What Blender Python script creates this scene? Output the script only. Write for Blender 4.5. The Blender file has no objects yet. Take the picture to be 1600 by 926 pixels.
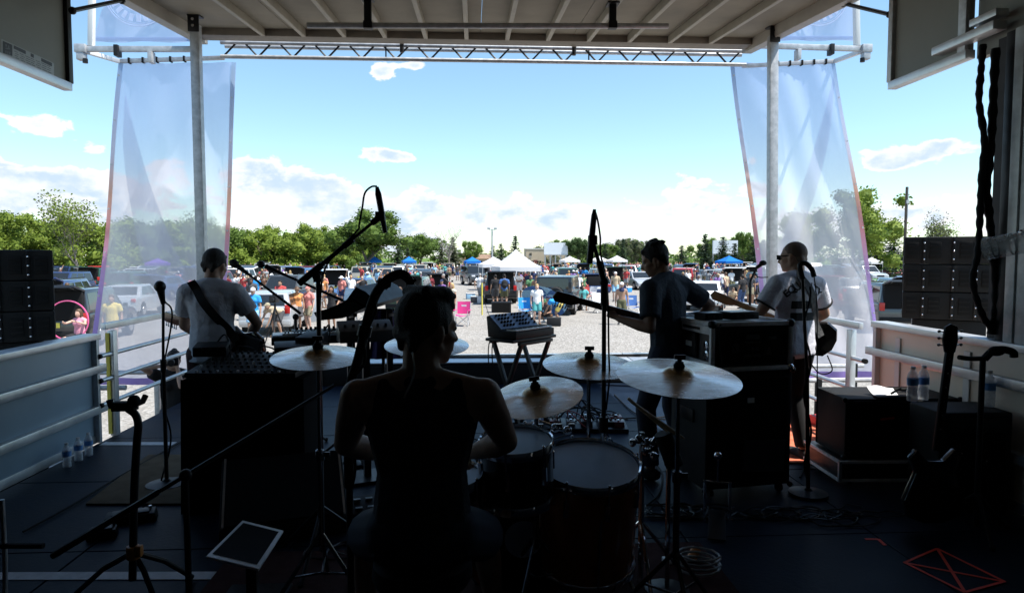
import bpy, bmesh, math, random
from mathutils import Vector, Matrix
from mathutils.bvhtree import BVHTree
V = Vector
R = random.Random(11)
SC = bpy.context.scene
COL = SC.collection
rad = math.radians

# ------------------------------------------------------------------ camera
F, EYE = 1067.0, V((0.0, 0.0, 1.66))          # focal length in photo pixels (24 mm), eye height over the stage floor
PITCH = math.atan(63.0 / F)
YAW = math.atan(60.0 / F * math.cos(PITCH))
GZ = -1.1                                     # the lot lies below the stage floor
cd = bpy.data.cameras.new('camera')
cd.sensor_width, cd.lens = 36.0, 36.0 * F / 1600.0
cd.clip_start, cd.clip_end = 0.05, 6000
cam = bpy.data.objects.new('camera', cd)
COL.objects.link(cam)
cam.location = EYE
cam.rotation_euler = (math.pi / 2 - PITCH, 0, -YAW)
SC.camera = cam
_sa, _ca, _sp, _cp = math.sin(YAW), math.cos(YAW), math.sin(PITCH), math.cos(PITCH)
CR, CU, CF = V((_ca, -_sa, 0)), V((_sa * _sp, _ca * _sp, _cp)), V((_sa * _cp, _ca * _cp, -_sp))


def ray(u, v):
    return CR * ((u - 800) / F) + CU * ((463 - v) / F) + CF


def W(u, v, Y):
    """the point at depth Y that the photo shows at pixel u, v"""
    d = ray(u, v)
    return EYE + d * (Y / d.y)


def Wz(u, v, z=0.0):
    d = ray(u, v)
    return EYE + d * ((z - EYE.z) / d.z)


def gx(u, Y, z=GZ):
    """x of photo column u on the plane of depth Y at height z"""
    d = ray(u, 400)
    x = d.x / d.y * Y
    return x


def yat(u, X):
    """depth at which photo column u meets the plane x = X"""
    d = ray(u, 400)
    return X * d.y / d.x


# ------------------------------------------------------------------ light, sky, exposure
SUN_TO = V((1.0, -0.36, 0)).normalized()
SUN_EL = rad(63)
SC.view_settings.view_transform = 'Standard'
SC.view_settings.look = 'None'
SC.view_settings.gamma = 1
SC.view_settings.exposure = 1.05
sd = SUN_TO * math.cos(SUN_EL) + V((0, 0, math.sin(SUN_EL)))
sl = bpy.data.lights.new('sun', 'SUN')
sl.energy, sl.angle, sl.color = 4.6, rad(0.53), (1.0, 0.96, 0.9)
so = bpy.data.objects.new('sun', sl)
COL.objects.link(so)
so.location = (40, 0, 60)
so.rotation_euler = (-sd).to_track_quat('-Z', 'Y').to_euler()

wd = bpy.data.worlds.new('World')
SC.world = wd
wd.use_nodes = True
NT = wd.node_tree
NT.nodes.clear()


class NG:
    """short-hand for building node graphs"""
    def __init__(s, nt):
        s.nt = nt

    def n(s, typ, **k):
        x = s.nt.nodes.new(typ)
        for a, b in k.items():
            setattr(x, a, b)
        return x

    def put(s, sock, v):
        if v is None:
            return
        if hasattr(v, 'is_output'):
            s.nt.links.new(v, sock)
        else:
            sock.default_value = v

    def m(s, op, a, b=None, c=None, clamp=False):
        x = s.n('ShaderNodeMath', operation=op, use_clamp=clamp)
        for i, v in enumerate((a, b, c)):
            s.put(x.inputs[i], v)
        return x.outputs[0]

    def noise(s, vec, scale, detail=4.0, rough=0.55, dist=0.0):
        x = s.n('ShaderNodeTexNoise')
        s.put(x.inputs['Vector'], vec)
        x.inputs['Scale'].default_value = scale
        x.inputs['Detail'].default_value = detail
        x.inputs['Roughness'].default_value = rough
        x.inputs['Distortion'].default_value = dist
        return x.outputs[0]

    def ramp(s, f, stops):
        x = s.n('ShaderNodeValToRGB')
        s.put(x.inputs[0], f)
        e = x.color_ramp.elements
        while len(e) < len(stops):
            e.new(0.5)
        for i, (p, c) in enumerate(stops):
            e[i].position = p
            e[i].color = (*c, 1) if len(c) == 3 else c
        return x.outputs[0]

    def mix(s, f, a, b):
        x = s.n('ShaderNodeMix', data_type='RGBA')
        s.put(x.inputs[0], f)
        s.put(x.inputs[6], a if hasattr(a, 'is_output') else (*a, 1))
        s.put(x.inputs[7], b if hasattr(b, 'is_output') else (*b, 1))
        return x.outputs[2]

    def sstep(s, x_, a, b):
        x = s.n('ShaderNodeMapRange', interpolation_type='SMOOTHSTEP')
        s.put(x.inputs[0], x_)
        x.inputs[1].default_value, x.inputs[2].default_value = a, b
        return x.outputs[0]


g = NG(NT)
sky = g.n('ShaderNodeTexSky', sky_type='NISHITA', sun_disc=False)
sky.sun_elevation = SUN_EL
sky.sun_rotation = math.atan2(SUN_TO.x, SUN_TO.y)
sky.air_density, sky.dust_density, sky.ozone_density = 1.0, 0.25, 1.3
SKY_S = 0.10
tc = g.n('ShaderNodeTexCoord')
sep = g.n('ShaderNodeSeparateXYZ')
NT.links.new(tc.outputs['Generated'], sep.inputs[0])
az = g.m('ARCTAN2', sep.outputs[0], sep.outputs[1])
el = g.m('ARCSINE', sep.outputs[2])
cmb = g.n('ShaderNodeCombineXYZ')
g.put(cmb.inputs[0], az)
g.put(cmb.inputs[1], g.m('MULTIPLY', el, 1.7))
cv = cmb.outputs[0]
big = g.noise(cv, 7.5, 3.0, 0.5)
fine = g.noise(cv, 21.0, 10.0, 0.60, 0.3)
# a bank of cumulus low round the horizon, thinning upward; the puffs are the single clouds over it
bank = g.m('MAXIMUM', g.m('SUBTRACT', 0.44, g.m('MULTIPLY', el, 4.6)), -0.42)
dens = g.m('ADD', bank, g.m('MULTIPLY', g.m('SUBTRACT', big, 0.5), 1.5))
PUFFS = [(65, 197, 46, 16, 1.05), (150, 232, 20, 10, .8), (594, 112, 24, 15, 1.25), (645, 103, 24, 10, 1.15), (592, 240, 38, 15, .85), (640, 246, 30, 11, .7),
         (1478, 226, 46, 12, .75), (1440, 246, 55, 13, .7), (1385, 258, 40, 9, .6), (1348, 236, 14, 6, .5), (1172, 250, 20, 11, .6),
         (60, 292, 120, 34, .75), (440, 296, 110, 36, .85), (530, 318, 60, 30, .5), (690, 322, 80, 22, .55), (1110, 296, 80, 20, .55), (880, 340, 200, 20, .45), (850, 258, 60, 6, .22), (1420, 320, 120, 18, .4), (0, 270, 60, 18, .4)]
for (u, v, su, sv, amp) in PUFFS:
    d = ray(u, v).normalized()
    a0, e0 = math.atan2(d.x, d.y), math.asin(d.z)
    qa = g.m('POWER', g.m('DIVIDE', g.m('SUBTRACT', az, a0), su / F * 1.15), 2.0)
    qe = g.m('POWER', g.m('DIVIDE', g.m('SUBTRACT', el, e0), sv / F * 1.15), 2.0)
    gauss = g.m('POWER', 2.718, g.m('MULTIPLY', g.m('ADD', qa, qe), -1.0))
    dens = g.m('ADD', dens, g.m('MULTIPLY', gauss, amp))
dens = g.m('ADD', dens, g.m('MULTIPLY', g.m('SUBTRACT', fine, 0.5), 1.75))
mask = g.m('MULTIPLY', g.sstep(dens, 0.34, 0.52), g.sstep(el, -0.02, 0.01))
shade = g.noise(cv, 9.0, 6.0, 0.6)
ccol = g.mix(g.m('MULTIPLY', g.sstep(shade, 0.38, 0.60), g.sstep(dens, 0.42, 0.85)), (0.76, 0.77, 0.79), (0.45, 0.56, 0.68))
skyc = g.n('ShaderNodeVectorMath', operation='SCALE')
tint = g.n('ShaderNodeVectorMath', operation='MULTIPLY')
NT.links.new(sky.outputs[0], tint.inputs[0])
tint.inputs[1].default_value = (1.03, 1.17, 1.15)      # the camera's white balance
NT.links.new(tint.outputs[0], skyc.inputs[0])
skyc.inputs['Scale'].default_value = 0.92
ccs = g.n('ShaderNodeVectorMath', operation='SCALE')
NT.links.new(ccol, ccs.inputs[0])
CLOUD_GAIN = 7.2
ccs.inputs['Scale'].default_value = CLOUD_GAIN
fin = g.mix(mask, skyc.outputs[0], ccs.outputs[0])
bg = g.n('ShaderNodeBackground')
NT.links.new(fin, bg.inputs[0])
bg.inputs[1].default_value = SKY_S
wo = g.n('ShaderNodeOutputWorld')
NT.links.new(bg.outputs[0], wo.inputs[0])

# ------------------------------------------------------------------ materials
MATS = {}


def mat(name, c, r=0.55, m=0.0, var=0.12, scale=9.0, bump=0.0, bscale=None, spec=0.5, c2=None, detail=4.0, coat=0.0, sheen=0.0, rv=.2):
    """procedural material: base colour broken up by noise, roughness varied, optional bump"""
    if name in MATS:
        return MATS[name]
    mt = bpy.data.materials.new(name)
    mt.use_nodes = True
    nt = mt.node_tree
    q = NG(nt)
    p = nt.nodes['Principled BSDF']
    t = q.n('ShaderNodeTexCoord').outputs['Object']
    nz = q.noise(t, scale, detail, 0.6)
    lo = tuple(x * (1 - var) for x in c) if c2 is None else c
    hi = tuple(min(1, x * (1 + var)) for x in c) if c2 is None else c2
    nt.links.new(q.ramp(nz, [(0.3, lo), (0.7, hi)]), p.inputs['Base Color'])
    p.inputs['Metallic'].default_value = m
    rr = q.m('ADD', q.m('MULTIPLY', q.m('SUBTRACT', nz, 0.5), rv), r, clamp=True)
    nt.links.new(rr, p.inputs['Roughness'])
    p.inputs['Specular IOR Level'].default_value = spec
    if coat:
        p.inputs['Coat Weight'].default_value = coat
        p.inputs['Coat Roughness'].default_value = 0.08
    if sheen:
        p.inputs['Sheen Weight'].default_value = sheen
    if bump:
        b = q.n('ShaderNodeBump')
        b.inputs['Strength'].default_value = bump
        b.inputs['Distance'].default_value = 0.02
        nt.links.new(q.noise(t, bscale or scale * 6, 5.0, 0.6), b.inputs['Height'])
        nt.links.new(b.outputs[0], p.inputs['Normal'])
    MATS[name] = mt
    return mt


black = mat('black_plastic', (.010, .010, .011), .5, spec=.2)
dchrome = mat('dull_chrome', (.16, .165, .18), .2, m=1, var=.1)
blackr = mat('black_rubber', (.010, .010, .010), .75, spec=.2)
blackm = mat('black_steel', (.011, .011, .012), .42, m=.1, spec=.3)
tolex = mat('black_vinyl_covering', (.012, .012, .012), .62, bump=.3, bscale=260, spec=.25)
clothb = mat('black_grille_cloth', (.010, .010, .010), .9, bump=.3, bscale=400, spec=.1)
chrome = mat('chrome', (.70, .71, .74), .12, m=1, var=.03)
alu = mat('brushed_aluminium', (.60, .61, .62), .38, m=.75, var=.12, scale=5, bump=.06)
casem = mat('case_edge_aluminium', (.84, .85, .84), .4, m=.05, var=.2, scale=18)
galv = mat('galvanised_steel', (.46, .47, .48), .45, m=.45, var=.22, scale=14, bump=.05)
white = mat('white_paint', (.74, .75, .74), .45, var=.06, scale=3)
whitep = mat('white_plastic', (.72, .72, .72), .35, var=.04)
redp = mat('red_paint', (.55, .03, .03), .45)
yellowp = mat('yellow_paint', (.68, .58, .08), .5, var=.15)
wood = mat('maple_wood', (.32, .17, .07), .4, c2=(.42, .25, .11), scale=14)
woodd = mat('dark_stained_wood', (.10, .035, .015), .28, c2=(.15, .05, .02), scale=12, coat=.4)
stickw = mat('hickory_stick_wood', (.62, .43, .23), .5, var=.1)
glassd = mat('dark_window_glass', (.015, .018, .020), .06, var=.1, spec=.8)
tyre = mat('tyre_rubber', (.018, .018, .018), .85, spec=.2)
rimm = mat('alloy_wheel', (.5, .5, .52), .3, m=.8)
redl = mat('red_tail_light_lens', (.45, .015, .012), .2)
clearl = mat('clear_headlight_lens', (.62, .64, .66), .12)
shadeblk = mat('hollow_shade_black', (.012, .012, .013), .8, spec=.1)  # flat black standing for the shade in open boots, wheel wells and the rack


# ------------------------------------------------------------------ mesh building
class B:
    """collects shapes and links them as one mesh object"""
    def __init__(s):
        s.v, s.f, s.mi, s.cur = [], [], [], 0

    def mat(s, i):
        s.cur = i
        return s

    def add(s, vs, fs, M=None):
        o = len(s.v)
        s.v += [tuple(M @ V(x)) for x in vs] if M is not None else [tuple(x) for x in vs]
        s.f += [tuple(i + o for i in f) for f in fs]
        s.mi += [s.cur] * len(fs)
        return s

    def box(s, c, d, M=None, taper=1.0):
        x, y, z = d[0] / 2, d[1] / 2, d[2] / 2
        t = taper
        vs = [(-x, -y, -z), (x, -y, -z), (x, y, -z), (-x, y, -z), (-x * t, -y * t, z), (x * t, -y * t, z), (x * t, y * t, z), (-x * t, y * t, z)]
        m = Matrix.Translation(c)
        if M is not None:
            m = m @ M
        return s.add(vs, [(0, 3, 2, 1), (4, 5, 6, 7), (0, 1, 5, 4), (1, 2, 6, 5), (2, 3, 7, 6), (3, 0, 4, 7)], m)

    def bar(s, p0, p1, w, h, up=V((0, 0, 1))):
        """a square bar from p0 to p1"""
        p0, p1 = V(p0), V(p1)
        d = p1 - p0
        L = d.length
        y = d.normalized()
        if abs(y.dot(up)) > .99:
            up = V((0, 1, 0))
        x = y.cross(up).normalized()
        z = x.cross(y)
        M = Matrix.Translation((p0 + p1) / 2) @ Matrix((x, y, z)).transposed().to_4x4()
        return s.box((0, 0, 0), (w, L, h), None) if False else s.add([tuple(M @ V(q)) for q in [(-w/2, -L/2, -h/2), (w/2, -L/2, -h/2), (w/2, L/2, -h/2), (-w/2, L/2, -h/2), (-w/2, -L/2, h/2), (w/2, -L/2, h/2), (w/2, L/2, h/2), (-w/2, L/2, h/2)]], [(0, 3, 2, 1), (4, 5, 6, 7), (0, 1, 5, 4), (1, 2, 6, 5), (2, 3, 7, 6), (3, 0, 4, 7)])

    def tube(s, pts, r, n=8, caps=True):
        pts = [V(p) for p in pts]
        rs = r if isinstance(r, (list, tuple)) else [r] * len(pts)
        o = len(s.v)
        prev = None
        for i, p in enumerate(pts):
            t = (pts[min(i + 1, len(pts) - 1)] - pts[max(i - 1, 0)])
            t = t.normalized() if t.length > 1e-9 else V((0, 0, 1))
            if prev is None:
                a = V((0, 0, 1)) if abs(t.z) < .9 else V((1, 0, 0))
                x = t.cross(a).normalized()
            else:
                x = (prev - t * prev.dot(t))
                x = x.normalized() if x.length > 1e-6 else t.orthogonal().normalized()
            prev = x
            y = t.cross(x)
            for k in range(n):
                an = 2 * math.pi * k / n
                s.v.append(tuple(p + (x * math.cos(an) + y * math.sin(an)) * rs[i]))
        for i in range(len(pts) - 1):
            for k in range(n):
                a, b = o + i * n + k, o + i * n + (k + 1) % n
                s.f.append((a, b, b + n, a + n))
                s.mi.append(s.cur)
        if caps:
            s.f.append(tuple(o + k for k in range(n))[::-1])
            e = o + (len(pts) - 1) * n
            s.f.append(tuple(e + k for k in range(n)))
            s.mi += [s.cur] * 2
        return s

    def cyl(s, p0, p1, r, r1=None, n=12):
        return s.tube([p0, p1], [r, r if r1 is None else r1], n)

    def sph(s, c, r, nu=12, nv=8, M=None):
        r = r if isinstance(r, (tuple, list)) else (r, r, r)
        vs, fs = [(0, 0, -r[2])], []
        for j in range(1, nv):
            ph = -math.pi / 2 + math.pi * j / nv
            for i in range(nu):
                th = 2 * math.pi * i / nu
                vs.append((r[0] * math.cos(ph) * math.cos(th), r[1] * math.cos(ph) * math.sin(th), r[2] * math.sin(ph)))
        vs.append((0, 0, r[2]))
        for i in range(nu):
            fs.append((0, 1 + (i + 1) % nu, 1 + i))
        for j in range(nv - 2):
            for i in range(nu):
                a, b = 1 + j * nu + i, 1 + j * nu + (i + 1) % nu
                fs.append((a, b, b + nu, a + nu))
        e = len(vs) - 1
        for i in range(nu):
            fs.append((e, e - nu + i, e - nu + (i + 1) % nu))
        m = Matrix.Translation(c)
        if M is not None:
            m = m @ M
        return s.add(vs, fs, m)

    def lathe(s, prof, n=24, M=None, close=True):
        vs, fs = [], []
        for (r, z) in prof:
            for i in range(n):
                a = 2 * math.pi * i / n
                vs.append((r * math.cos(a), r * math.sin(a), z))
        for j in range(len(prof) - 1):
            for i in range(n):
                a, b = j * n + i, j * n + (i + 1) % n
                fs.append((a, b, b + n, a + n))
        if close:
            fs.append(tuple(range(n))[::-1])
            fs.append(tuple(range((len(prof) - 1) * n, len(prof) * n)))
        return s.add(vs, fs, M)

    def prism(s, poly, z0, z1, M=None):
        n = len(poly)
        vs = [(x, y, z0) for x, y in poly] + [(x, y, z1) for x, y in poly]
        fs = [tuple(range(n))[::-1], tuple(range(n, 2 * n))] + [(i, (i + 1) % n, n + (i + 1) % n, n + i) for i in range(n)]
        return s.add(vs, fs, M)

    def grid(s, fn, nu, nv):
        vs = [tuple(fn(i / nu, j / nv)) for j in range(nv + 1) for i in range(nu + 1)]
        fs = [(j * (nu + 1) + i, j * (nu + 1) + i + 1, (j + 1) * (nu + 1) + i + 1, (j + 1) * (nu + 1) + i) for j in range(nv) for i in range(nu)]
        return s.add(vs, fs)

    def mesh(s, name, mats=(), smooth=None, bevel=0.0, seg=2):
        me = bpy.data.meshes.new(name)
        me.from_pydata(s.v, [], s.f)
        for m_ in mats:
            me.materials.append(m_)
        me.polygons.foreach_set('material_index', s.mi)
        bm = bmesh.new()
        bm.from_mesh(me)
        bmesh.ops.recalc_face_normals(bm, faces=bm.faces)
        if bevel:
            es = [e for e in bm.edges if len(e.link_faces) == 2 and e.calc_face_angle(0) > .6]
            bmesh.ops.bevel(bm, geom=es, offset=bevel, segments=seg, profile=.6, affect='EDGES', clamp_overlap=True)
        bm.to_mesh(me)
        bm.free()
        if smooth:
            me.shade_smooth()
            if smooth is not True:
                me.set_sharp_from_angle(angle=rad(smooth))
        return me

    def obj(s, name, m, parent=None, smooth=40, bevel=0.0, seg=2, **k):
        mats = m if isinstance(m, (list, tuple)) else [m]
        return link(name, s.mesh(name, mats, smooth, bevel, seg), parent, **k)


def link(name, me, parent=None, loc=None, rz=None, label=None, cat=None, group=None, kind=None, M=None):
    o = bpy.data.objects.new(name, me)
    COL.objects.link(o)
    if parent is not None:
        o.parent = parent
    if M is not None:
        o.matrix_local = M
    if loc is not None:
        o.location = loc
    if rz is not None:
        o.rotation_euler = (0, 0, rz)
    tag(o, label, cat, group, kind)
    return o


def tag(o, label=None, cat=None, group=None, kind=None):
    for k, v in (('label', label), ('category', cat), ('group', group), ('kind', kind)):
        if v:
            o[k] = v
    return o


def T(name, label, cat, loc=(0, 0, 0), rz=0.0, group=None):
    return link(name, None, None, loc, rz, label, cat, group)


def paint(o, m, slot=0):
    """material on the object, not on the shared mesh"""
    o.material_slots[slot].link = 'OBJECT'
    o.material_slots[slot].material = m


def copy_tree(o, parent=None):
    c = o.copy()
    COL.objects.link(c)
    c.parent = parent
    for ch in o.children:
        copy_tree(ch, c)
    return c


def arc(p0, p1, sag, n=10, w=V((0, 0, -1))):
    p0, p1 = V(p0), V(p1)
    return [p0.lerp(p1, i / n) + w * (sag * 4 * (i / n) * (1 - i / n)) for i in range(n + 1)]


def spline(pts, n=6):
    """Catmull-Rom through pts"""
    pts = [V(p) for p in pts]
    P = [pts[0] * 2 - pts[1]] + pts + [pts[-1] * 2 - pts[-2]]
    out = []
    for i in range(1, len(P) - 2):
        for k in range(n):
            t = k / n
            a, b, c, d = P[i - 1], P[i], P[i + 1], P[i + 2]
            out.append(.5 * ((2 * b) + (c - a) * t + (2 * a - 5 * b + 4 * c - d) * t * t + (3 * b - a - 3 * c + d) * t ** 3))
    out.append(pts[-1])
    return out

# ------------------------------------------------------------------ the setting: lot, grass
gm = bpy.data.materials.new('gravel')
gm.use_nodes = True
q = NG(gm.node_tree)
gp = gm.node_tree.nodes['Principled BSDF']
gt = q.n('ShaderNodeTexCoord').outputs['Object']
vor = q.n('ShaderNodeTexVoronoi')
gm.node_tree.links.new(gt, vor.inputs['Vector'])
vor.inputs['Scale'].default_value = 15.0
patch = q.noise(gt, .09, 5, .6)
mid = q.noise(gt, .8, 5, .65)
stone = q.ramp(vor.outputs['Color'], [(0.1, (.19, .18, .165)), (.5, (.275, .26, .24)), (.9, (.37, .355, .335))])
dirt = q.ramp(mid, [(.3, (.18, .165, .145)), (.7, (.32, .30, .27))])
gc = q.mix(q.sstep(patch, .35, .65), stone, q.mix(.6, stone, dirt))
gm.node_tree.links.new(gc, gp.inputs['Base Color'])
gp.inputs['Roughness'].default_value = .95
gp.inputs['Specular IOR Level'].default_value = .15
bp = q.n('ShaderNodeBump')
bp.inputs['Strength'].default_value = .7
bp.inputs['Distance'].default_value = .06
gm.node_tree.links.new(q.m('ADD', q.noise(gt, 5, 6, .75), q.m('MULTIPLY', vor.outputs['Distance'], .8)), bp.inputs['Height'])
gm.node_tree.links.new(bp.outputs[0], gp.inputs['Normal'])
b = B()
b.add([(-2500, -600, GZ), (2500, -600, GZ), (2500, 3500, GZ), (-2500, 3500, GZ)], [(0, 1, 2, 3)])
b.obj('gravel_ground', gm, kind='structure', smooth=None)
grassm = mat('grass', (.07, .13, .025), .9, c2=(.13, .19, .045), scale=.35, detail=8, spec=.1)
b = B()
for (u0, u1, y0, y1) in ((-260, 520, 104, 900), (520, 700, 150, 900), (860, 1420, 165, 900), (-500, -60, 60, 104), (1300, 1900, 78, 900)):
    b.add([(gx(u0, y0), y0, GZ + .004), (gx(u1, y0), y0, GZ + .004), (gx(u1, y1), y1, GZ + .004), (gx(u0, y1), y1, GZ + .004)], [(0, 1, 2, 3)])
b.obj('grass_verge', grassm, kind='structure', smooth=None)

# ------------------------------------------------------------------ the stage
XL, XR, YF = -3.36, 3.52, 8.8                 # deck edges
deckm = mat('black_plywood_sky_tinted', (.0035, .008, .017), .5, c2=(.009, .018, .036), scale=3.2, detail=8, bump=.12, bscale=40, spec=.10)  # black boards; the blue of the sky light is mixed into their colour
b = B().box((.08, 3.9, -.085), (XR - XL - .02, 9.75, .13))
floor = b.obj('stage_floor', blackm, kind='structure')
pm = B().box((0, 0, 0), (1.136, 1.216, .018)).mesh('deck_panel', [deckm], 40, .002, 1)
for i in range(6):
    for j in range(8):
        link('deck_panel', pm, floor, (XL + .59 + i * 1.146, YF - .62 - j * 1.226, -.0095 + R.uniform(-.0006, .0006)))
skirtm = mat('black_skirt_fabric', (.008, .008, .009), .9, spec=.05)
for (a, c, n) in (((XL + .02, YF - .03), (XR - .02, YF - .03), 60), ((XL + .02, -.9), (XL + .02, YF - .05), 60), ((XR - .02, -.9), (XR - .02, YF - .05), 60)):
    dx, dy = c[0] - a[0], c[1] - a[1]
    L = math.hypot(dx, dy)
    nx, ny = -dy / L, dx / L
    B().grid(lambda s, t: (a[0] + dx * s + nx * .025 * math.sin(s * 150), a[1] + dy * s + ny * .025 * math.sin(s * 150), GZ + .01 + t * .93), 240, 2).obj('stage_skirt', skirtm, floor)

# the low step along the front edge, with the cable runs on its pale top
t = T('front_step', 'low black step with a pale aluminium top along the front edge of the stage', 'stage step', (.08, YF, 0))
b = B().box((0, .375, .12), (6.7, .74, .30)).obj('body', black, t, bevel=.008)
for i in range(5):
    B().box((-2.68 + i * 1.34, .375, .281), (1.325, .76, .016)).obj('top_plate', alu, t, bevel=.004)
for i in range(5):
    B().box((-2.68 + i * 1.34, -.008, .13), (1.30, .012, .22)).obj('front_plate', black, t, bevel=.004)
for (dy, z, sg) in ((.42, .298, .06), (.52, .298, -.05), (.36, .298, .03)):
    pts = [V((-3.3 + k * .22, dy + sg * math.sin(k * .43 + dy * 9) * .5, z)) for k in range(31)]
    o = B().tube(spline(pts, 3), .009, 6).obj('stage_cable', blackr)
    o.location = (.08, YF, 0)
    tag(o, {.42: 'black cable lying along the middle of the front step', .52: 'black cable on the front step nearest the crowd', .36: 'black cable on the front step nearest the band'}[dy], 'cable', 'cables along the front step')

# roof: underside slopes up towards the crowd
RS = .094
rz_ = lambda y: 4.415 - (YF - y) * RS
roofm = mat('grey_brown_ply_ceiling', (.155, .135, .095), .7, c2=(.27, .24, .178), scale=1.3, detail=9, var=.1)
ribm = mat('painted_roof_joist', (.30, .27, .21), .55, var=.15, scale=6)
ribd = mat('roof_edge_beam', (.33, .30, .25), .5, var=.12, scale=4)
headb = mat('brown_grey_header', (.20, .175, .14), .55, var=.2, scale=5)
t = T('stage_roof', 'sloping stage roof of grey brown ceiling sheets on parallel joists', 'stage roof', (0, 0, 0))
RXL, RXR = -3.34, 3.54
n = 6
for i in range(n):
    x0, x1 = RXL + (RXR - RXL) / n * i, RXL + (RXR - RXL) / n * (i + 1) - .006
    for (y0, y1) in ((-1.0, 2.2), (2.206, 5.5), (5.506, YF - .06)):
        B().add([(x, y, rz_(y) + z) for z in (0, .05) for (x, y) in ((x0, y0), (x1, y0), (x1, y1), (x0, y1))], [(0, 3, 2, 1), (4, 5, 6, 7), (0, 1, 5, 4), (1, 2, 6, 5), (2, 3, 7, 6), (3, 0, 4, 7)]).obj('ceiling_panel', roofm, t, smooth=None)
for i in range(12):
    px = 413 + i * 63.2
    x = W(px, 68, 8.6).x
    B().bar((x, -.9, rz_(-.9) - .045), (x, 8.55, rz_(8.55) - .045), .05, .088).obj('joist', ribm, t, bevel=.006)
B().bar((RXL, 8.68, rz_(8.68) - .03), (RXR, 8.68, rz_(8.68) - .03), .22, .13).obj('header_beam', headb, t, bevel=.01)
for x in (RXL - .03, RXR + .03):
    B().bar((x, -1, rz_(-1) - .02), (x, YF + .1, rz_(YF + .1) - .02), .13, .22).obj('edge_beam', ribd, t, bevel=.012)
for y in (1.6, 4.6):
    B().bar((RXL + .04, y, rz_(y) - .115), (RXR - .04, y, rz_(y) - .115), .06, .05).obj('cross_rail', ribm, t, bevel=.006)
# hanging pipe with its two clamps
p0, p1 = W(480, 40, 6.8), W(1044, 41, 6.8)
t = T('lighting_pipe', 'long steel lighting pipe hung under the roof joists by two clamps', 'pipe', (p0 + p1) / 2)
m_ = (p0 + p1) / 2
B().cyl(p0 - m_, p1 - m_, .027, n=12).obj('pipe', galv, t)
for u in (575, 957):
    c = W(u, 40, 6.8) - m_
    top = rz_(6.8) - m_.z - .09
    B().box((c.x, 0, (c.z + top) / 2 + .01), (.07, .05, top - c.z)).box((c.x, 0, c.z), (.085, .08, .07)).box((c.x, .0, top - .01), (.12, .14, .02)).obj('pipe_clamp', blackm, t, bevel=.006)

# front truss
TY = 9.02
zt, zb = W(755, 73.5, TY).z, W(755, 95, TY).z
tx0, tx1 = W(345, 84, TY).x, W(1166, 84, TY).x
t = T('front_truss', 'slim steel lattice truss hung along the front of the stage roof', 'truss', (0, TY, zb))
hh = zt - zb
for (z, y) in ((0, 0), (hh, 0), (hh, .16)):
    B().cyl((tx0, y, z), (tx1, y, z), .026, n=10).obj('chord', galv, t)
nb = 31
stp = (tx1 - tx0 - .06) / nb
br = [B().cyl((-stp * .5, 0, 0), (stp * .28, 0, hh), .012, n=6).mesh('brace', [blackm]), B().cyl((-stp * .28, 0, hh), (stp * .5, 0, 0), .012, n=6).mesh('brace', [blackm])]
for i in range(nb):
    link('brace', br[i % 2], t, (tx0 + .03 + stp * (i + .5), 0, 0))
for u in (603, 920):
    x = W(u, 84, TY).x
    B().cyl((x, 0, 0), (x, 0, hh), .010, n=6).obj('upright', blackm, t)
for u in (630, 894):
    x = W(u, 84, TY).x
    o = B().box((0, 0, .03), (.05, .05, .13)).cyl((0, 0, -.03), (0, 0, -.12), .026, n=8).cyl((0, .0, .08), (0, .0, .16), .012, n=6).obj('truss_hook', blackm, loc=(x, 8.86, zb + .16))
    tag(o, 'black hanging hook on the front truss, ' + ('nearer the grey T-shirt player' if u < 700 else 'nearer the dark T-shirt guitarist'), 'hook', 'hooks on the front truss')

# roof posts
for (u0, u1, nm) in ((306, 322, 'square steel roof post behind the player in the grey T-shirt'), (1207.5, 1205, 'square steel roof post beside the player in the white ringer shirt')):
    top = W(u0, 62, 8.0)
    bot = V((W(u1, 621, 8.0).x, 8.0, 0))
    t = T('roof_post', nm, 'post', bot)
    h_ = rz_(8.0) - .1
    topv = V((top.x, 8.0, h_)) - bot
    B().bar((0, 0, 0), topv, .10, .10, V((0, 1, 0))).obj('post', galv, t, bevel=.008)
    B().box((0, 0, .012), (.24, .24, .024)).obj('base_plate', galv, t, bevel=.004)
    B().box(topv + V((0, -.06, .02)), (.12, .02, .22)).box(topv + V((0, .0, .10)), (.14, .12, .03)).obj('top_bracket', blackm, t, bevel=.004)
    for dz in (-.03, .04):
        B().cyl(topv + V((0, -.085, dz)), topv + V((0, -.05, dz)), .018, n=6).obj('bolt', chrome, t)

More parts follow.
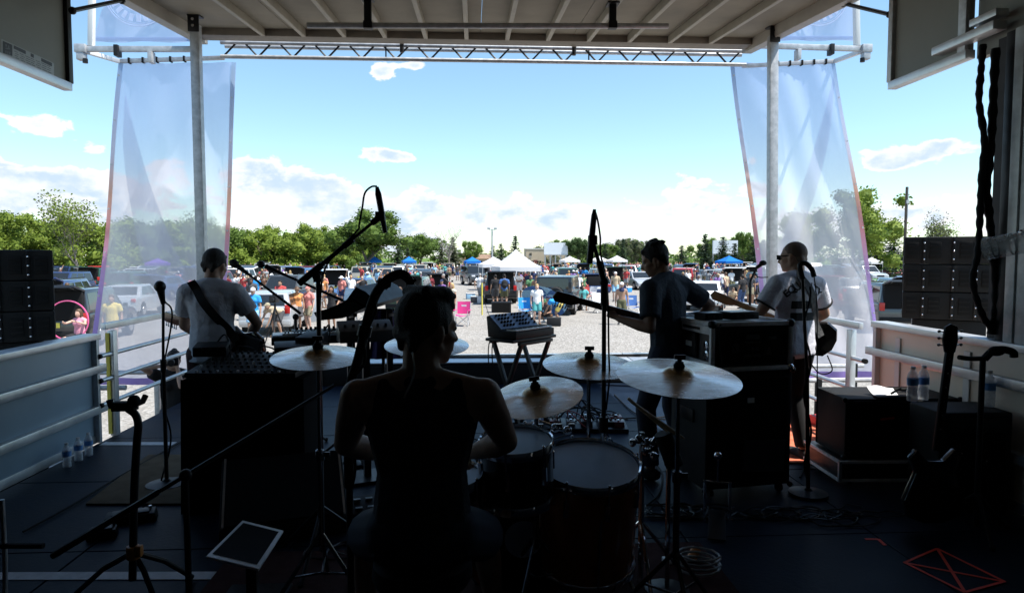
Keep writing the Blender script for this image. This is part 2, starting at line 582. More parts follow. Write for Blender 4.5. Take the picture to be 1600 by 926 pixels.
# side walls: low fold-down walls, swung-up upper panels, closed trailer ends beside the camera
wallL = mat('grey_wall_panel_sky_tinted', (.24, .33, .40), .42, var=.07, scale=2.2, bump=.04, bscale=20)  # bluish cast of the sky light included in the panel colour
wallR = mat('wall_panel_bounce_tinted', (.80, .70, .57), .45, var=.06, scale=2.2)  # warm, bright tone carries the sun bounced onto this wall
for sgn, X, h_, yend, nm, wm in ((-1, XL - .03, .93, yat(137, XL - .03), 'low pale grey side wall with metal rails behind three bottles on the floor', wallL),
                                 (1, XR + .03, 1.05, yat(1380, XR + .03), 'low cream side wall with metal rails behind the guitar amplifiers', wallR)):
    t = T('side_wall', nm, 'wall', (X, 0, 0))
    y0 = 4.25 if sgn < 0 else 3.4
    B().box((.0, (y0 + yend) / 2, h_ / 2), (.05, yend - y0, h_ - .01)).obj('panel', wm, t, bevel=.004)
    s_ = -sgn
    B().box((s_ * .01, (y0 + yend) / 2, h_ + .02), (.15, yend - y0 + .03, .05)).obj('cap_rail', alu, t, bevel=.006)
    for z in ((.30, .66) if sgn < 0 else (.36, .83)):
        B().box((s_ * .052, (y0 + yend) / 2 + .04, z), (.055, yend - y0 + .12, .07)).obj('rail', alu, t, bevel=.008)
    B().box((s_ * .03, (y0 + yend) / 2, .035), (.014, yend - y0, .07)).obj('kick_strip', alu, t, bevel=.003)
    B().box((s_ * .02, yend - .02, h_ / 2), (.10, .045, h_ - .012)).obj('end_post', galv if sgn < 0 else white, t, bevel=.005)
    if sgn > 0:
        for y in (5.45, 4.65, 3.9):
            B().box((s_ * .032, y, h_ / 2), (.012, .06, h_ - .14)).obj('stiffener', white, t)
panm = mat('grey_green_upper_panel', (.22, .23, .20), .5, var=.06, scale=2.0)
for sgn, X, y0, y1, z0, nm in ((-1, XL - .05, 4.20, yat(113, XL - .05), W(113, 136, yat(113, XL - .05)).z, 'upper side panel with a printed black and grey sticker in its corner'),
                               (1, XR + .05, yat(1505, XR + .05), yat(1388, XR + .05), W(1388, 134, yat(1388, XR + .05)).z, 'upper side panel without sticker, raised over the cream wall')):
    t = T('raised_panel', nm, 'wall panel', (X, 0, z0))
    h_ = rz_(5) - z0 - .10
    s_ = -sgn
    B().box((0, (y0 + y1) / 2, h_ / 2 + .02), (.035, y1 - y0, h_)).obj('panel', panm, t)
    B().box((s_ * .012, (y0 + y1) / 2, .0), (.075, y1 - y0 + .02, .065)).obj('bottom_rail', alu, t, bevel=.006)
    B().box((s_ * .012, y1, h_ / 2 + .03), (.075, .06, h_)).obj('edge_frame', blackm if sgn < 0 else galv, t, bevel=.006)
    if sgn > 0:
        B().box((s_ * .012, y0 + .05, h_ / 2 + .03), (.06, .08, h_)).obj('edge_frame', galv, t, bevel=.006)
        B().box((s_ * .05, y0 - .02, .10), (.10, .62, .06)).box((s_ * .05, y0 - .22, .18), (.09, .25, .05)).obj('hinge_bracket', alu, t, bevel=.006)
    else:
        # the sticker: square emblem, black heading bars, lines of small print
        prm, prg = mat('sticker_black_ink', (.02, .02, .022), .5), mat('sticker_grey_ink', (.13, .14, .14), .5)
        sk = mat('sticker_film', (.36, .38, .36), .35, var=.03)
        e0 = W(4, 92, 4.8)
        loc = lambda u, v: (lambda d: V((.0, (EYE + d * ((X + .0225 - EYE.x) / d.x)).y, (EYE + d * ((X + .0225 - EYE.x) / d.x)).z - z0)))(ray(u, v))
        def strip(bb, u0, v0, u1, v1, u2, v2, u3, v3, off):
            ps = [loc(u0, v0), loc(u1, v1), loc(u2, v2), loc(u3, v3)]
            bb.add([(off, p.y, p.z) for p in ps], [(0, 1, 2, 3)])
        bb = B()
        strip(bb, 3, 61, 85, 99, 85, 120, 3, 88, .0185)
        stk_ = bb.obj('sticker', sk, t, smooth=None)
        bb = B()
        strip(bb, 5, 64, 20, 70.5, 20, 88, 5, 83, .0195)
        bb.obj('printed_emblem', prm, stk_, smooth=None)
        for (a, c) in ((22, 41), (48.5, 53.5), (65, 82)):
            f0 = lambda u: 71 + (u - 22) * .462
            bb = B()
            strip(bb, a, f0(a), c, f0(c), c, f0(c) + 5.6, a, f0(a) + 5.2, .0195)
            bb.obj('printed_bar', prm, stk_, smooth=None)
        bb = B()
        for k in range(5):
            for w0 in range(7):
                a = 23 + w0 * 8.4 + (k * 3 % 5) * .5
                c = a + 5.5 + (w0 * 7 + k * 3) % 3
                f1 = lambda u: 79.5 + k * 3.1 + (u - 23) * .435
                strip(bb, a, f1(a), min(c, 82), f1(min(c, 82)), min(c, 82), f1(min(c, 82)) + 1.25, a, f1(a) + 1.25, .0195)
        for (a, v0, c, v1) in ((9, 69, 11, 73), (13, 71, 15, 75), (9, 75, 16, 77), (9, 79, 10.5, 83), (12, 80, 13.4, 84), (15, 81, 16.5, 85)):
            strip(bb, a, v0, c, v0 + .8, c, v1 + .8, a, v1, .0205)
        bb.obj('small_print', prg, stk_, smooth=None, kind='stuff')
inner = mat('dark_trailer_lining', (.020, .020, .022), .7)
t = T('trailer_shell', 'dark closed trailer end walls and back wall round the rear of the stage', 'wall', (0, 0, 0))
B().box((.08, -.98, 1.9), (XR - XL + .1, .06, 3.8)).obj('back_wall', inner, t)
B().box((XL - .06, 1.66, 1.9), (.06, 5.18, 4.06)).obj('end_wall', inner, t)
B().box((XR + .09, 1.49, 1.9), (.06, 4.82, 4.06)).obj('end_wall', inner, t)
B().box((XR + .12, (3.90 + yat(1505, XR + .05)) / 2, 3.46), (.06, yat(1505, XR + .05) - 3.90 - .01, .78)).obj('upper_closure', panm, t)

# right corner column of ribbed metal
rbm = mat('ribbed_grey_metal', (.50, .52, .52), .45, m=.2, var=.25, scale=7)
c0 = V((XR + .02, 4.29, 1.09))
t = T('corner_column', 'dark ribbed metal corner column above the end of the cream wall', 'column', c0)
for k in range(5):
    B().box((.0, -.26 + k * .085, 1.02), (.05 + .02 * (k % 2), .078, 2.04)).obj('rib', rbm if k < 4 else blackm, t, bevel=.008)
B().box((.06, -.05, 1.02), (.05, .62, 2.04)).obj('back_plate', inner, t)
B().box((-.01, -.36, 1.0), (.03, .06, 2.0)).obj('edge_strip', mat('blue_grey_seal', (.18, .30, .33), .4), t, bevel=.01)
B().cyl((-.06, -.12, .72), (-.12, .16, .60), .012, n=6).obj('latch_rod', blackm, t)
B().sph((-.06, -.12, .72), .02, 8, 6).obj('latch_knob', chrome, t)

# hand rails at the two deck edges
def railing(nm, X, ya, yb, h_, postm):
    t = T('hand_rail', nm, 'railing', (X, ya, 0))
    L = yb - ya
    B().box((0, L / 2, h_), (.045, L + .30, .06)).obj('top_rail', alu, t, bevel=.006)
    for z in (.33, .55, .77) if X < 0 else (.20, .44, .72):
        B().cyl((0, -.22, z), (0, L, z), .021, n=10).obj('mid_rail', alu, t)
        B().cyl((0, -.245, z), (0, -.21, z), .023, n=10).obj('rail_end', blackr, t)
    for y in (0, L):
        B().box((0.0, y, h_ / 2 - .02), (.055, .075, h_ - .06)).obj('post', alu, t, bevel=.005)
        if X < 0 and y == 0:
            B().box((-.040, y + .01, h_ / 2 - .02), (.012, .075, h_ - .10)).box((-.02, y - .046, h_ / 2 - .02), (.032, .012, h_ - .10)).obj('yellow_face', yellowp, t)
    return t
railing('aluminium hand rail with a yellow faced post beside the photographer', XL + .04, yat(171, XL + .04), 8.7, 1.03, alu)
railing('aluminium hand rail beside the player in the white ringer shirt', XR - .02, 6.12, 8.7, 1.03, alu)
for sx, nm in ((-1, 'left'), (1, 'right')):
    X = (XL - 1.05) if sx < 0 else (XR + .95)
    t = T('stair_frame', 'low galvanised frame outside the deck ' + ('under the purple hem beside the photographer' if sx < 0 else 'beyond the rail beside the bassist'), 'frame', (X, 8.1, GZ))
    for (x, y) in ((-.5, -.5), (.5, -.5), (.5, .5), (-.5, .5)):
        B().box((x, y, .68), (.06, .06, 1.36)).obj('leg', galv if sx < 0 else blackm, t, bevel=.004)
    for y in (-.5, .5):
        B().cyl((-.62, y, 1.33), (.62, y, 1.33), .028, n=8).obj('cross_bar', galv, t)

# banner frames outside the roof corners
def emblem(parent, c, r):
    for (a, w_) in ((1.0, .035), (.93, .012), (.55, .03)):
        B().lathe([(r * a, -.004), (r * (a - w_), -.004), (r * (a - w_), .004), (r * a, .004), (r * a, -.004)], 48, Matrix.Translation(c) @ Matrix.Rotation(rad(90), 4, 'X'), close=False).obj('emblem_ring', emb, parent)
    for k in range(10):
        a = rad(190 + k * 16)
        B().box(c + V((math.cos(a), 0, math.sin(a))) * r * .75, (.05, .006, .09), Matrix.Rotation(-(a + math.pi / 2), 4, 'Y')).obj('emblem_mark', emb, parent)
emb = mat('emblem_print', (.45, .55, .78), .7)


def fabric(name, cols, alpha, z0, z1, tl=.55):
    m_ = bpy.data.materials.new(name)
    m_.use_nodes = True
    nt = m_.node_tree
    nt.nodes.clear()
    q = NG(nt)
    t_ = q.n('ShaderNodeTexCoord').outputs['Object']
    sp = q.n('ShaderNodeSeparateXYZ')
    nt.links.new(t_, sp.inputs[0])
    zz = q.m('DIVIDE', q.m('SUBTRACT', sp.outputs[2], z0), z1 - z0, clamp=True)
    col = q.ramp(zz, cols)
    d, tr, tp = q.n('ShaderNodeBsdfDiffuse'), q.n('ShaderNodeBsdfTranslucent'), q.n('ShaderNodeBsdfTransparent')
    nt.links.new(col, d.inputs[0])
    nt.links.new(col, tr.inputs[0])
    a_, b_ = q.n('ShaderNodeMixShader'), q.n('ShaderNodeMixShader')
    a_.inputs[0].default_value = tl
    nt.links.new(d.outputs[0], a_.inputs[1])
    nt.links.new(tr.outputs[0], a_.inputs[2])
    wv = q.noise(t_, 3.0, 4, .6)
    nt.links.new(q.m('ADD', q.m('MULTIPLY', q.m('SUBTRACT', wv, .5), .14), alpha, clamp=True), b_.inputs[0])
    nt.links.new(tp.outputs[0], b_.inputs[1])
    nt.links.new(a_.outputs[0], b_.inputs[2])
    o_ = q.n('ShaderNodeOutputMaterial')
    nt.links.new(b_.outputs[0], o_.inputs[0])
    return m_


mesh_c = [(0, (.80, .77, .90)), (.25, (.92, .90, .94)), (.5, (.93, .92, .95)), (.8, (.62, .72, .97)), (1, (.52, .65, .98))]  # whitish cloth; shaded blue top and sunlit lower part painted as a ramp
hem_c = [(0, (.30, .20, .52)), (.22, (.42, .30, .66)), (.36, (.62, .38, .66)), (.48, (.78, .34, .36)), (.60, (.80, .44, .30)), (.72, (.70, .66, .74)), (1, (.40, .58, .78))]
BY = 9.15
for sx, q4, nm in ((-1, ((186, 98), (369, 98), (346, 600), (138, 600)), 'tall pale mesh banner hanging outside the stage behind the photographer'),
                   (1, ((1141, 98), (1305, 98), (1382, 590), (1203, 590)), 'tall pale mesh banner hanging outside the stage behind the bassist')):
    P = [W(u, v, BY) for u, v in q4]
    o0 = V((P[0].x, BY, 0))
    P = [p - o0 for p in P]
    t = T('mesh_banner', nm, 'banner', o0)
    zz0, zz1 = P[3].z, P[0].z
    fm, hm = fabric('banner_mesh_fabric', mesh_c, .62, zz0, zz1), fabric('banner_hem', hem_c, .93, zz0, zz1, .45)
    fdk = fabric('banner_shadow_cloth', [(0, (.36, .34, .46)), (1, (.30, .38, .60))], .45, zz0, zz1, .4)  # darker tone that paints the shadow band on the banner
    ph = 0 if sx < 0 else 2.2
    def surf(s, t_, off=0.0):
        p = (P[0].lerp(P[1], s)).lerp(P[3].lerp(P[2], s), t_)
        wob = .05 * math.sin(s * 7 + t_ * 3 + ph) * math.sin(math.pi * t_) + .025 * math.sin(t_ * 17 + s * 4) * math.sin(math.pi * s) + .02 * math.sin(s * 19 - t_ * 9 + ph)
        return p + V((0, wob + off, 0))
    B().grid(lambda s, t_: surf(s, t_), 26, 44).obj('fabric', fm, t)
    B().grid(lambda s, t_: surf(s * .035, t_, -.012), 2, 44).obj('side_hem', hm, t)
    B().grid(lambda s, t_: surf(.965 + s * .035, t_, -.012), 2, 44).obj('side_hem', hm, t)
    B().grid(lambda s, t_: surf(s, .978 + t_ * .022, -.024), 26, 2).obj('bottom_hem', hm, t)
    for k in range(14):
        for s_ in (.017, .983):
            if (k + (s_ > .5)) % 2 == 0:
                c = surf(s_, .04 + k * .068, -.028)
                B().cyl(c - V((0, .004, 0)), c + V((0, .004, 0)), .012, n=8).obj('eyelet', galv, t)
    # an added dark strip behind the cloth, in place of a shadow cast across it
    if sx < 0:
        path = [((196, 150), 1), ((205, 230), 12), ((225, 320), 20), ((258, 420), 30), ((318, 540), 2)]
    else:
        path = [((1304, 120), 1), ((1286, 215), 10), ((1262, 300), 13), ((1235, 370), 14), ((1205, 450), 1)]
    cen = spline([W(u, v, BY + .16) - o0 for (u, v), w_ in path], 5)
    wid = [path[min(int(i / 5), 4)][1] * (1 - (i % 5) / 5) + path[min(int(i / 5) + 1, 4)][1] * ((i % 5) / 5) for i in range(len(cen))]
    def fold(s, t_):  # outline of the added shadow strip
        i = min(int(round(t_ * (len(cen) - 1))), len(cen) - 1)
        return cen[i] + V(((s - .5) * wid[i] * 2 * BY / F, .02 * math.sin(s * 6), 0))
    B().grid(fold, 4, len(cen) - 1).obj('shadow_strip', fdk, t)
    # frame at roof height
    cx = W(128 if sx < 0 else 1352, 77, 8.55)
    t = T('banner_frame', 'white steel frame with clamps outside the roof corner over the ' + ('photographer' if sx < 0 else 'bassist'), 'frame', (cx.x, 8.55, cx.z))
    o0 = V((cx.x, 8.55, cx.z))
    inx = (RXL if sx < 0 else RXR) - cx.x
    corner = W(186 if sx < 0 else 1304, 96, BY) - o0
    B().bar((0, 0, 0), (inx, 0, .02), .05, .065).obj('near_beam', galv, t, bevel=.008)
    B().bar(corner, V((tx0 if sx < 0 else tx1, BY, zb + .02)) - o0, .045, .05).obj('far_beam', galv, t, bevel=.006)
    B().bar((0, .03, -.01), corner, .05, .05).obj('end_beam', white, t, bevel=.006)
    up = W(146 if sx < 0 else 1352, -60, 8.6) - o0
    B().bar((sx * -.10, .02, .04), (sx * -.16, .02, 1.3), .06, .07, V((0, 1, 0))).obj('upright', white, t, bevel=.006)
    B().box((0, 0, .0), (.13, .12, .10)).box((0, -.01, -.09), (.09, .09, .09)).obj('corner_clamp', galv, t, bevel=.012)
    B().cyl((-.05 * sx, -.03, -.17), (-.05 * sx, -.03, -.12), .03, n=8).obj('clamp_knob', blackm, t)
    for k, fx in enumerate((.32, .62)):
        B().box((inx * fx, -.01, -.02 - .07 * k), (.05, .11, .13)).obj('swivel_clamp', galv if k else blackm, t, bevel=.008)
    for k in range(5):
        c = corner.lerp(V((tx0 if sx < 0 else tx1, BY, zb + .02)) - o0, .1 + .13 * k)
        B().box(c, (.022, .07, .07)).obj('strap', blackr, t, bevel=.004)
    # small upper banner over the frame
    if sx < 0:
        q4 = ((210, -160), (470, -160), (318, 66), (147, 66))
        ec = W(218, -8, 8.85)
    else:
        q4 = ((1060, -160), (1320, -160), (1340, 64), (1200, 64))
        ec = W(1276, -6, 8.85)
    Pu = [W(u, v, 8.85) for u, v in q4]
    o0 = V((Pu[3].x, 8.85, Pu[3].z))
    Pu = [p - o0 for p in Pu]
    t = T('upper_banner', 'pale blue banner with a round emblem stretched over the frame above the ' + ('photographer' if sx < 0 else 'bassist'), 'banner', o0)
    fu = fabric('upper_banner_fabric', [(0, (.56, .64, .86)), (1, (.50, .60, .88))], .62, 0, 2)
    B().grid(lambda s, t_: Pu[0].lerp(Pu[1], s).lerp(Pu[3].lerp(Pu[2], s), t_) + V((0, .03 * math.sin(s * 13 + t_ * 5 + ph), 0)), 26, 20).obj('fabric', fu, t)
    B().bar(Pu[3] + V((0, -.05, .02)), Pu[2] + V((0, -.05, .02)), .01, .05).obj('hem', fabric('upper_hem', [(0, (.5, .62, .82)), (1, (.5, .62, .82))], .8, 0, 1), t)
    emblem(t, ec - o0 + V((0, -.05, 0)), .40)
    # the dark stay from the upper panel out to the roof edge
    a, c = (W(113, 17, 5.55), W(190, 1, 6.6)) if sx < 0 else (W(1390, 23, 5.76), W(1318, 6, 6.6))
    o = B().cyl((0, 0, 0), c - a, .018, n=8).sph(c - a, .035, 8, 6).sph((0, 0, 0), .03, 8, 6).obj('panel_stay', blackm, loc=a)
    tag(o, 'steel stay rod between the roof edge and the ' + ('panel with the sticker' if sx < 0 else 'plain upper panel over the cream wall'), 'rod')

# ------------------------------------------------------------------ loudspeakers beside the stage
def stack(side):
    Hc, Wc, Dc = .272, .80, .62
    if side < 0:
        Y, zt, rz = 6.35, W(60, 390, 6.35).z, rad(32)
        c0 = W(82, 390, Y)
        off = V((-Wc / 2, Dc / 2, 0))
    else:
        Y, zt, rz = 6.6, W(1440, 370, 6.6).z, rad(-33)
        c0 = W(1413, 370, Y)
        off = V((Wc / 2, Dc / 2, 0))
    o_ = Matrix.Rotation(rz, 3, 'Z') @ off
    words = ('top', 'middle', 'bottom')
    where = 'grey wall' if side < 0 else 'cream wall'
    for k in range(3):
        z = zt - Hc * (k + 1)
        t = T('line_speaker', f'black loudspeaker cabinet with rear vents, {words[k]} of the stack beside the {where}', 'loudspeaker', (c0.x + o_.x, c0.y + o_.y, z), rz, 'stacked loudspeakers beside the ' + where)
        B().box((0, 0, Hc / 2), (Wc, Dc, Hc - .006)).obj('cabinet', tolex, t, bevel=.014)
        yb = -Dc / 2
        for x in ((-.32, -.13, .12, .30) if side > 0 else (.31, .12, -.10, -.30)):
            v_ = B().box((x, yb - .003, Hc / 2), (.095, .012, .16)).obj('vent', blackr, t, bevel=.004)
            for dz in (-.045, .0, .045):
                B().box((x, yb - .010, Hc / 2 + dz), (.085, .012, .012)).obj('vent_bar', blackm, v_)
        for x in (-.225, .02, .21) if side > 0 else (.215, .0, -.2):
            r_ = B().box((x, yb - .006, Hc / 2), (.026, .018, Hc - .02)).obj('rigging_strip', blackm, t, bevel=.003)
            for dz in (.05, .13, .21):
                B().sph((x, yb - .018, dz), .010, 8, 6).obj('rigging_pin', chrome, r_)
        for x in (-Wc / 2 - .004, Wc / 2 + .004):
            B().lathe([(.05, -.004), (.055, .004), (.03, .006)], 14, Matrix.Translation((x, -.05, Hc / 2)) @ Matrix.Rotation(rad(90), 4, 'Y')).obj('handle_cup', blackr, t)
        if side > 0 and k > 0:
            for dz in (.17, .12):
                B().box((.335, yb - .006, dz), (.05, .006, .012)).obj('label_strip', whitep, t)
    b = B().box((0, 0, (zt - 3 * Hc - GZ) / 2), (.62, .5, zt - 3 * Hc - GZ - .01)).obj('speaker_platform', blackm, loc=(c0.x + o_.x, c0.y + o_.y, GZ), rz=rz, bevel=.01)
    tag(b, 'black platform carrying the loudspeaker stack beside the ' + where, 'platform')


stack(-1)
stack(1)

# thick cable bundles, clear tube on the right
for (pts, nm, r) in (([(1536, 70), (1533, 110), (1530, 160), (1538, 220), (1533, 290), (1531, 345), (1528, 395), (1520, 440), (1534, 490), (1552, 518)], 'thick black cable bundle with a loose bend over the speakers, left of its neighbour', .021),
                     ([(1556, 76), (1552, 150), (1549, 220), (1542, 290), (1546, 340), (1552, 400), (1556, 470), (1548, 522)], 'thick black cable bundle hanging straight along the ribbed corner column', .025)):
    P = spline([W(u, v, 4.42) for u, v in pts], 8)
    rs = [r * (1 + .16 * math.sin(i * 1.9) + .08 * math.sin(i * .7)) for i in range(len(P))]
    o = B().tube([p - P[0] for p in P], rs, 9).obj('cable_bundle', blackr, loc=P[0])
    tag(o, nm, 'cable bundle', 'cable bundles hanging at the corner column')
tubem = bpy.data.materials.new('clear_plastic')
tubem.use_nodes = True
pp = tubem.node_tree.nodes['Principled BSDF']
pp.inputs['Base Color'].default_value = (.85, .9, .93, 1)
pp.inputs['Roughness'].default_value = .08
pp.inputs['Alpha'].default_value = .22
pp.inputs['Specular IOR Level'].default_value = .8
_nq = NG(tubem.node_tree)
tubem.node_tree.links.new(_nq.m('ADD', _nq.m('MULTIPLY', _nq.noise(_nq.n('ShaderNodeTexCoord').outputs['Object'], 14, 3), .3), .14), pp.inputs['Alpha'])
a, c = W(1539, 389, 3.95), W(1680, 364, 3.6)
t = T('clear_tube', 'clear plastic tube with dark rings sticking out from the right edge', 'plastic tube', a)
d = c - a
B().tube([d * 0, d], .066, 20, caps=True).obj('tube_wall', tubem, t)
for k in range(4):
    Mq = d.to_track_quat('Z', 'Y').to_matrix().to_4x4()
    B().lathe([(.060, -.003), (.063, -.003), (.063, .003), (.060, .003), (.060, -.003)], 20, Matrix.Translation(d * (.12 + k * .2)) @ Mq, close=False).obj('ring', black, t)

# ------------------------------------------------------------------ small floor things
watm = bpy.data.materials.new('bottle_water')
watm.use_nodes = True
pp = watm.node_tree.nodes['Principled BSDF']
pp.inputs['Base Color'].default_value = (.90, .95, 1.0, 1)
pp.inputs['Roughness'].default_value = .06
_nq = NG(watm.node_tree)
watm.node_tree.links.new(_nq.m('ADD', _nq.m('MULTIPLY', _nq.noise(_nq.n('ShaderNodeTexCoord').outputs['Object'], 60, 2), .35), .30), pp.inputs['Alpha'])
labm = mat('blue_bottle_label', (.10, .28, .62), .4)


def bottle(p, h_, nm, grp, s=1.0):
    t = T('water_bottle', nm, 'bottle', p, R.uniform(0, 6), grp)
    r = .033 * s
    pr = [(r * .9, 0), (r, h_ * .03), (r * .96, h_ * .1), (r, h_ * .16), (r * .95, h_ * .22), (r, h_ * .3), (r * .95, h_ * .36), (r, h_ * .45), (r, h_ * .68), (r * .8, h_ * .8), (r * .42, h_ * .9), (r * .42, h_ * .94)]
    B().lathe(pr, 18).obj('bottle_body', watm, t)
    B().lathe([(r * 1.02, h_ * .46), (r * 1.02, h_ * .66)], 18, close=False).obj('paper_label', labm, t)
    B().lathe([(r * .45, h_ * .93), (r * .45, h_), (r * .3, h_ * 1.005)], 14).obj('cap', whitep, t)


for (u, v, h_, nm) in ((105, 729, .235, 'clear water bottle on the floor by the grey wall, nearest the camera of three'), (123, 719, .235, 'clear water bottle on the floor by the grey wall, middle of three'), (139, 711, .235, 'clear water bottle on the floor by the grey wall, farthest of three')):
    bottle(Wz(u, v), h_ * .82, nm, 'bottles on the floor by the grey wall', .95)

tape = mat('white_gaffer_tape', (.55, .56, .58), .6, var=.15, scale=20)
for (u0, v0, u1, v1, w_, nm) in ((160, 693, 272, 693, .10, 'short white tape line across the stage floor by the rail post'), (-40, 900, 345, 899, .085, 'long white tape line across the near stage floor')):
    a, c = Wz(u0, v0), Wz(u1, v1)
    o = B().bar((0, 0, .0015), c - a + V((0, 0, .0015)), w_, .003).obj('floor_tape', tape, loc=a + V((0, 0, .0005)), smooth=None)
    tag(o, nm, 'tape')
rtape = mat('red_gaffer_tape', (.85, .06, .025), .6)
t = T('red_floor_mark', 'crossed red tape mark in a crooked square on the near floor', 'tape mark', Wz(1490, 895))
o0 = Wz(1490, 895)
pts4 = [Wz(u, v) - o0 for u, v in ((1413, 879), (1464, 857), (1570, 909), (1508, 926))]
for (i, j) in ((0, 1), (1, 2), (2, 3), (3, 0), (0, 2), (1, 3)):
    B().bar(pts4[i] + V((0, 0, .002 + .0008 * (i + j))), pts4[j] + V((0, 0, .002 + .0008 * (i + j))), .016, .0016).obj('tape_strip', rtape, t, smooth=None)
a = Wz(1352, 842)
o = B().bar((0, 0, .002), Wz(1372, 842) - a + V((0, 0, .002)), .02, .002).bar(Wz(1372, 842) - a + V((0, 0, .0035)), Wz(1383, 852) - a + V((0, 0, .0035)), .02, .002).obj('red_tape_scrap', rtape, loc=a, smooth=None)
tag(o, 'small bent strip of red tape on the floor by the amplifier dolly', 'tape')

rugm = mat('worn_brown_rug_pile', (.10, .072, .045), .95, c2=(.20, .15, .10), scale=5, detail=8, bump=.5, bscale=160, spec=.1)
q4 = [Wz(134, 789), Wz(232, 712), Wz(420, 712), Wz(420, 789)]
o = B().prism([(p.x - q4[0].x, p.y - q4[0].y) for p in q4], .002, .014).obj('brown_rug', rugm, loc=(q4[0].x, q4[0].y, 0))
tag(o, 'worn brown patterned rug under the black equipment desk', 'rug')
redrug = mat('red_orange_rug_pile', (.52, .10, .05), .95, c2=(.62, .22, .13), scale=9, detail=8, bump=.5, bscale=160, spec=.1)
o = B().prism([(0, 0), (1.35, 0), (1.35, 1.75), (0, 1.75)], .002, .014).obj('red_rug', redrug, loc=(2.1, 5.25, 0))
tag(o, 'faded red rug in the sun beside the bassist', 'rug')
t = T('red_case', 'small red box with a white printed label on the red rug', 'box', Wz(1280, 664), rad(8))
B().box((0, 0, .05), (.16, .12, .10)).obj('box_body', redp, t, bevel=.008)
B().box((0, -.062, .055), (.10, .004, .05)).obj('white_label', whitep, t)
B().box((0, -.065, .062), (.08, .003, .012)).box((-.01, -.065, .044), (.06, .003, .008)).obj('label_print', black, t)

# loose cables on the floor
def cable(name, pts, nm, r=.007, m=None):
    P = spline([Wz(u, v, .012) for u, v in pts], 6)
    o = B().tube([p - P[0] for p in P], r, 6).obj(name, m or blackr, loc=P[0])
    tag(o, nm, 'cable')


cable('floor_cable', [(36, 830), (110, 790), (190, 742), (270, 697), (300, 680)], 'thin black cable running along the floor from the tape line to the rug')
cable('floor_cable', [(700, 668), (760, 690), (850, 690), (930, 660), (1000, 652), (1040, 655)], 'black cable looping behind the drums to the guitarist')
cable('floor_cable', [(960, 616), (985, 640), (1010, 652), (1045, 650)], 'black cable on the stage floor beside the guitarist foot')
cable('floor_cable', [(1010, 790), (1030, 770), (1035, 740), (1022, 715), (1040, 690)], 'black cable curling beside the floor tom')
cable('floor_cable', [(1250, 745), (1262, 725), (1285, 735), (1300, 742)], 'black cable lying in front of the amplifier dolly')

rc = random.Random(4)
for (cu_, cv_, n_, nm) in ((560, 850, 4, 'tangle of black cables on the floor left of the drummer'), (1040, 800, 4, 'tangle of black cables at the foot of the big cabinet'), (1215, 815, 4, 'tangle of black cables on the near floor before the amplifier dolly')):
    o0 = Wz(cu_, cv_)
    b = B()
    for k in range(n_):
        r0, ph_, x0, y0 = rc.uniform(.07, .17), rc.uniform(0, 6), rc.uniform(-.25, .25), rc.uniform(-.12, .12)
        P = [V((x0 + (r0 + .02 * math.sin(a * 1.7 + k)) * math.cos(a * .55 + ph_) * 1.3 + .012 * a, y0 + r0 * math.sin(a * .55 + ph_), .008 + .004 * (a % 3))) for a in range(26)]
        P += [P[-1] + V((.08 * j, rc.uniform(-.06, .06), -.002)) for j in range(1, 7)]
        b.tube(spline(P, 3), .0055, 5)
    tag(b.obj('cable_tangle', blackm, loc=o0, kind='stuff'), nm, 'cables')
c = Wz(1092, 893)
t = T('coiled_cable', 'coiled pale cable with an orange plug on the near floor', 'cable', c)
B().tube([V((math.cos(a * .5) * (.10 + .004 * (a % 5)), math.sin(a * .5) * .10, .010 + .002 * a)) for a in range(50)], .006, 6).obj('coil', mat('pale_cable', (.35, .34, .32), .5), t)
B().cyl((.0, .12, .02), (.035, .15, .06), .026, n=10).obj('orange_plug', mat('orange_plastic', (.55, .20, .04), .5), t)
B().box((-.10, .10, .02), (.13, .05, .03)).obj('plug_block', whitep, t, bevel=.006)

# ------------------------------------------------------------------ stands and microphones
def micro(t, p, d, L=.16, r=.024, foam=False):
    """a vocal microphone: tapered body and ball grille"""
    d = V(d).normalized()
    p = V(p)
    B().tube([p, p + d * L * .6, p + d * L * .72], [r * .45, r * .75, r * .8], 12).obj('microphone_body', blackm, t)
    B().sph(p + d * (L * .88), (r * 1.15, r * 1.15, r * (1.5 if foam else 1.25)), 14, 10, d.to_track_quat('Z', 'Y').to_matrix().to_4x4()).obj('microphone_grille', blackr if foam else galv if False else blackm, t)


def tripod(t, z0, r_, n=3, ph=0.0, m=None):
    for k in range(n):
        a = ph + 2 * math.pi * k / n
        B().tube([V((0, 0, z0)), V((math.cos(a) * r_, math.sin(a) * r_, .015))], .011, 8).obj('leg', m or blackm, t)
        B().cyl((math.cos(a) * r_, math.sin(a) * r_, .002), (math.cos(a) * (r_ + .01), math.sin(a) * (r_ + .01), .03), .015, n=8).obj('foot', blackr, t)


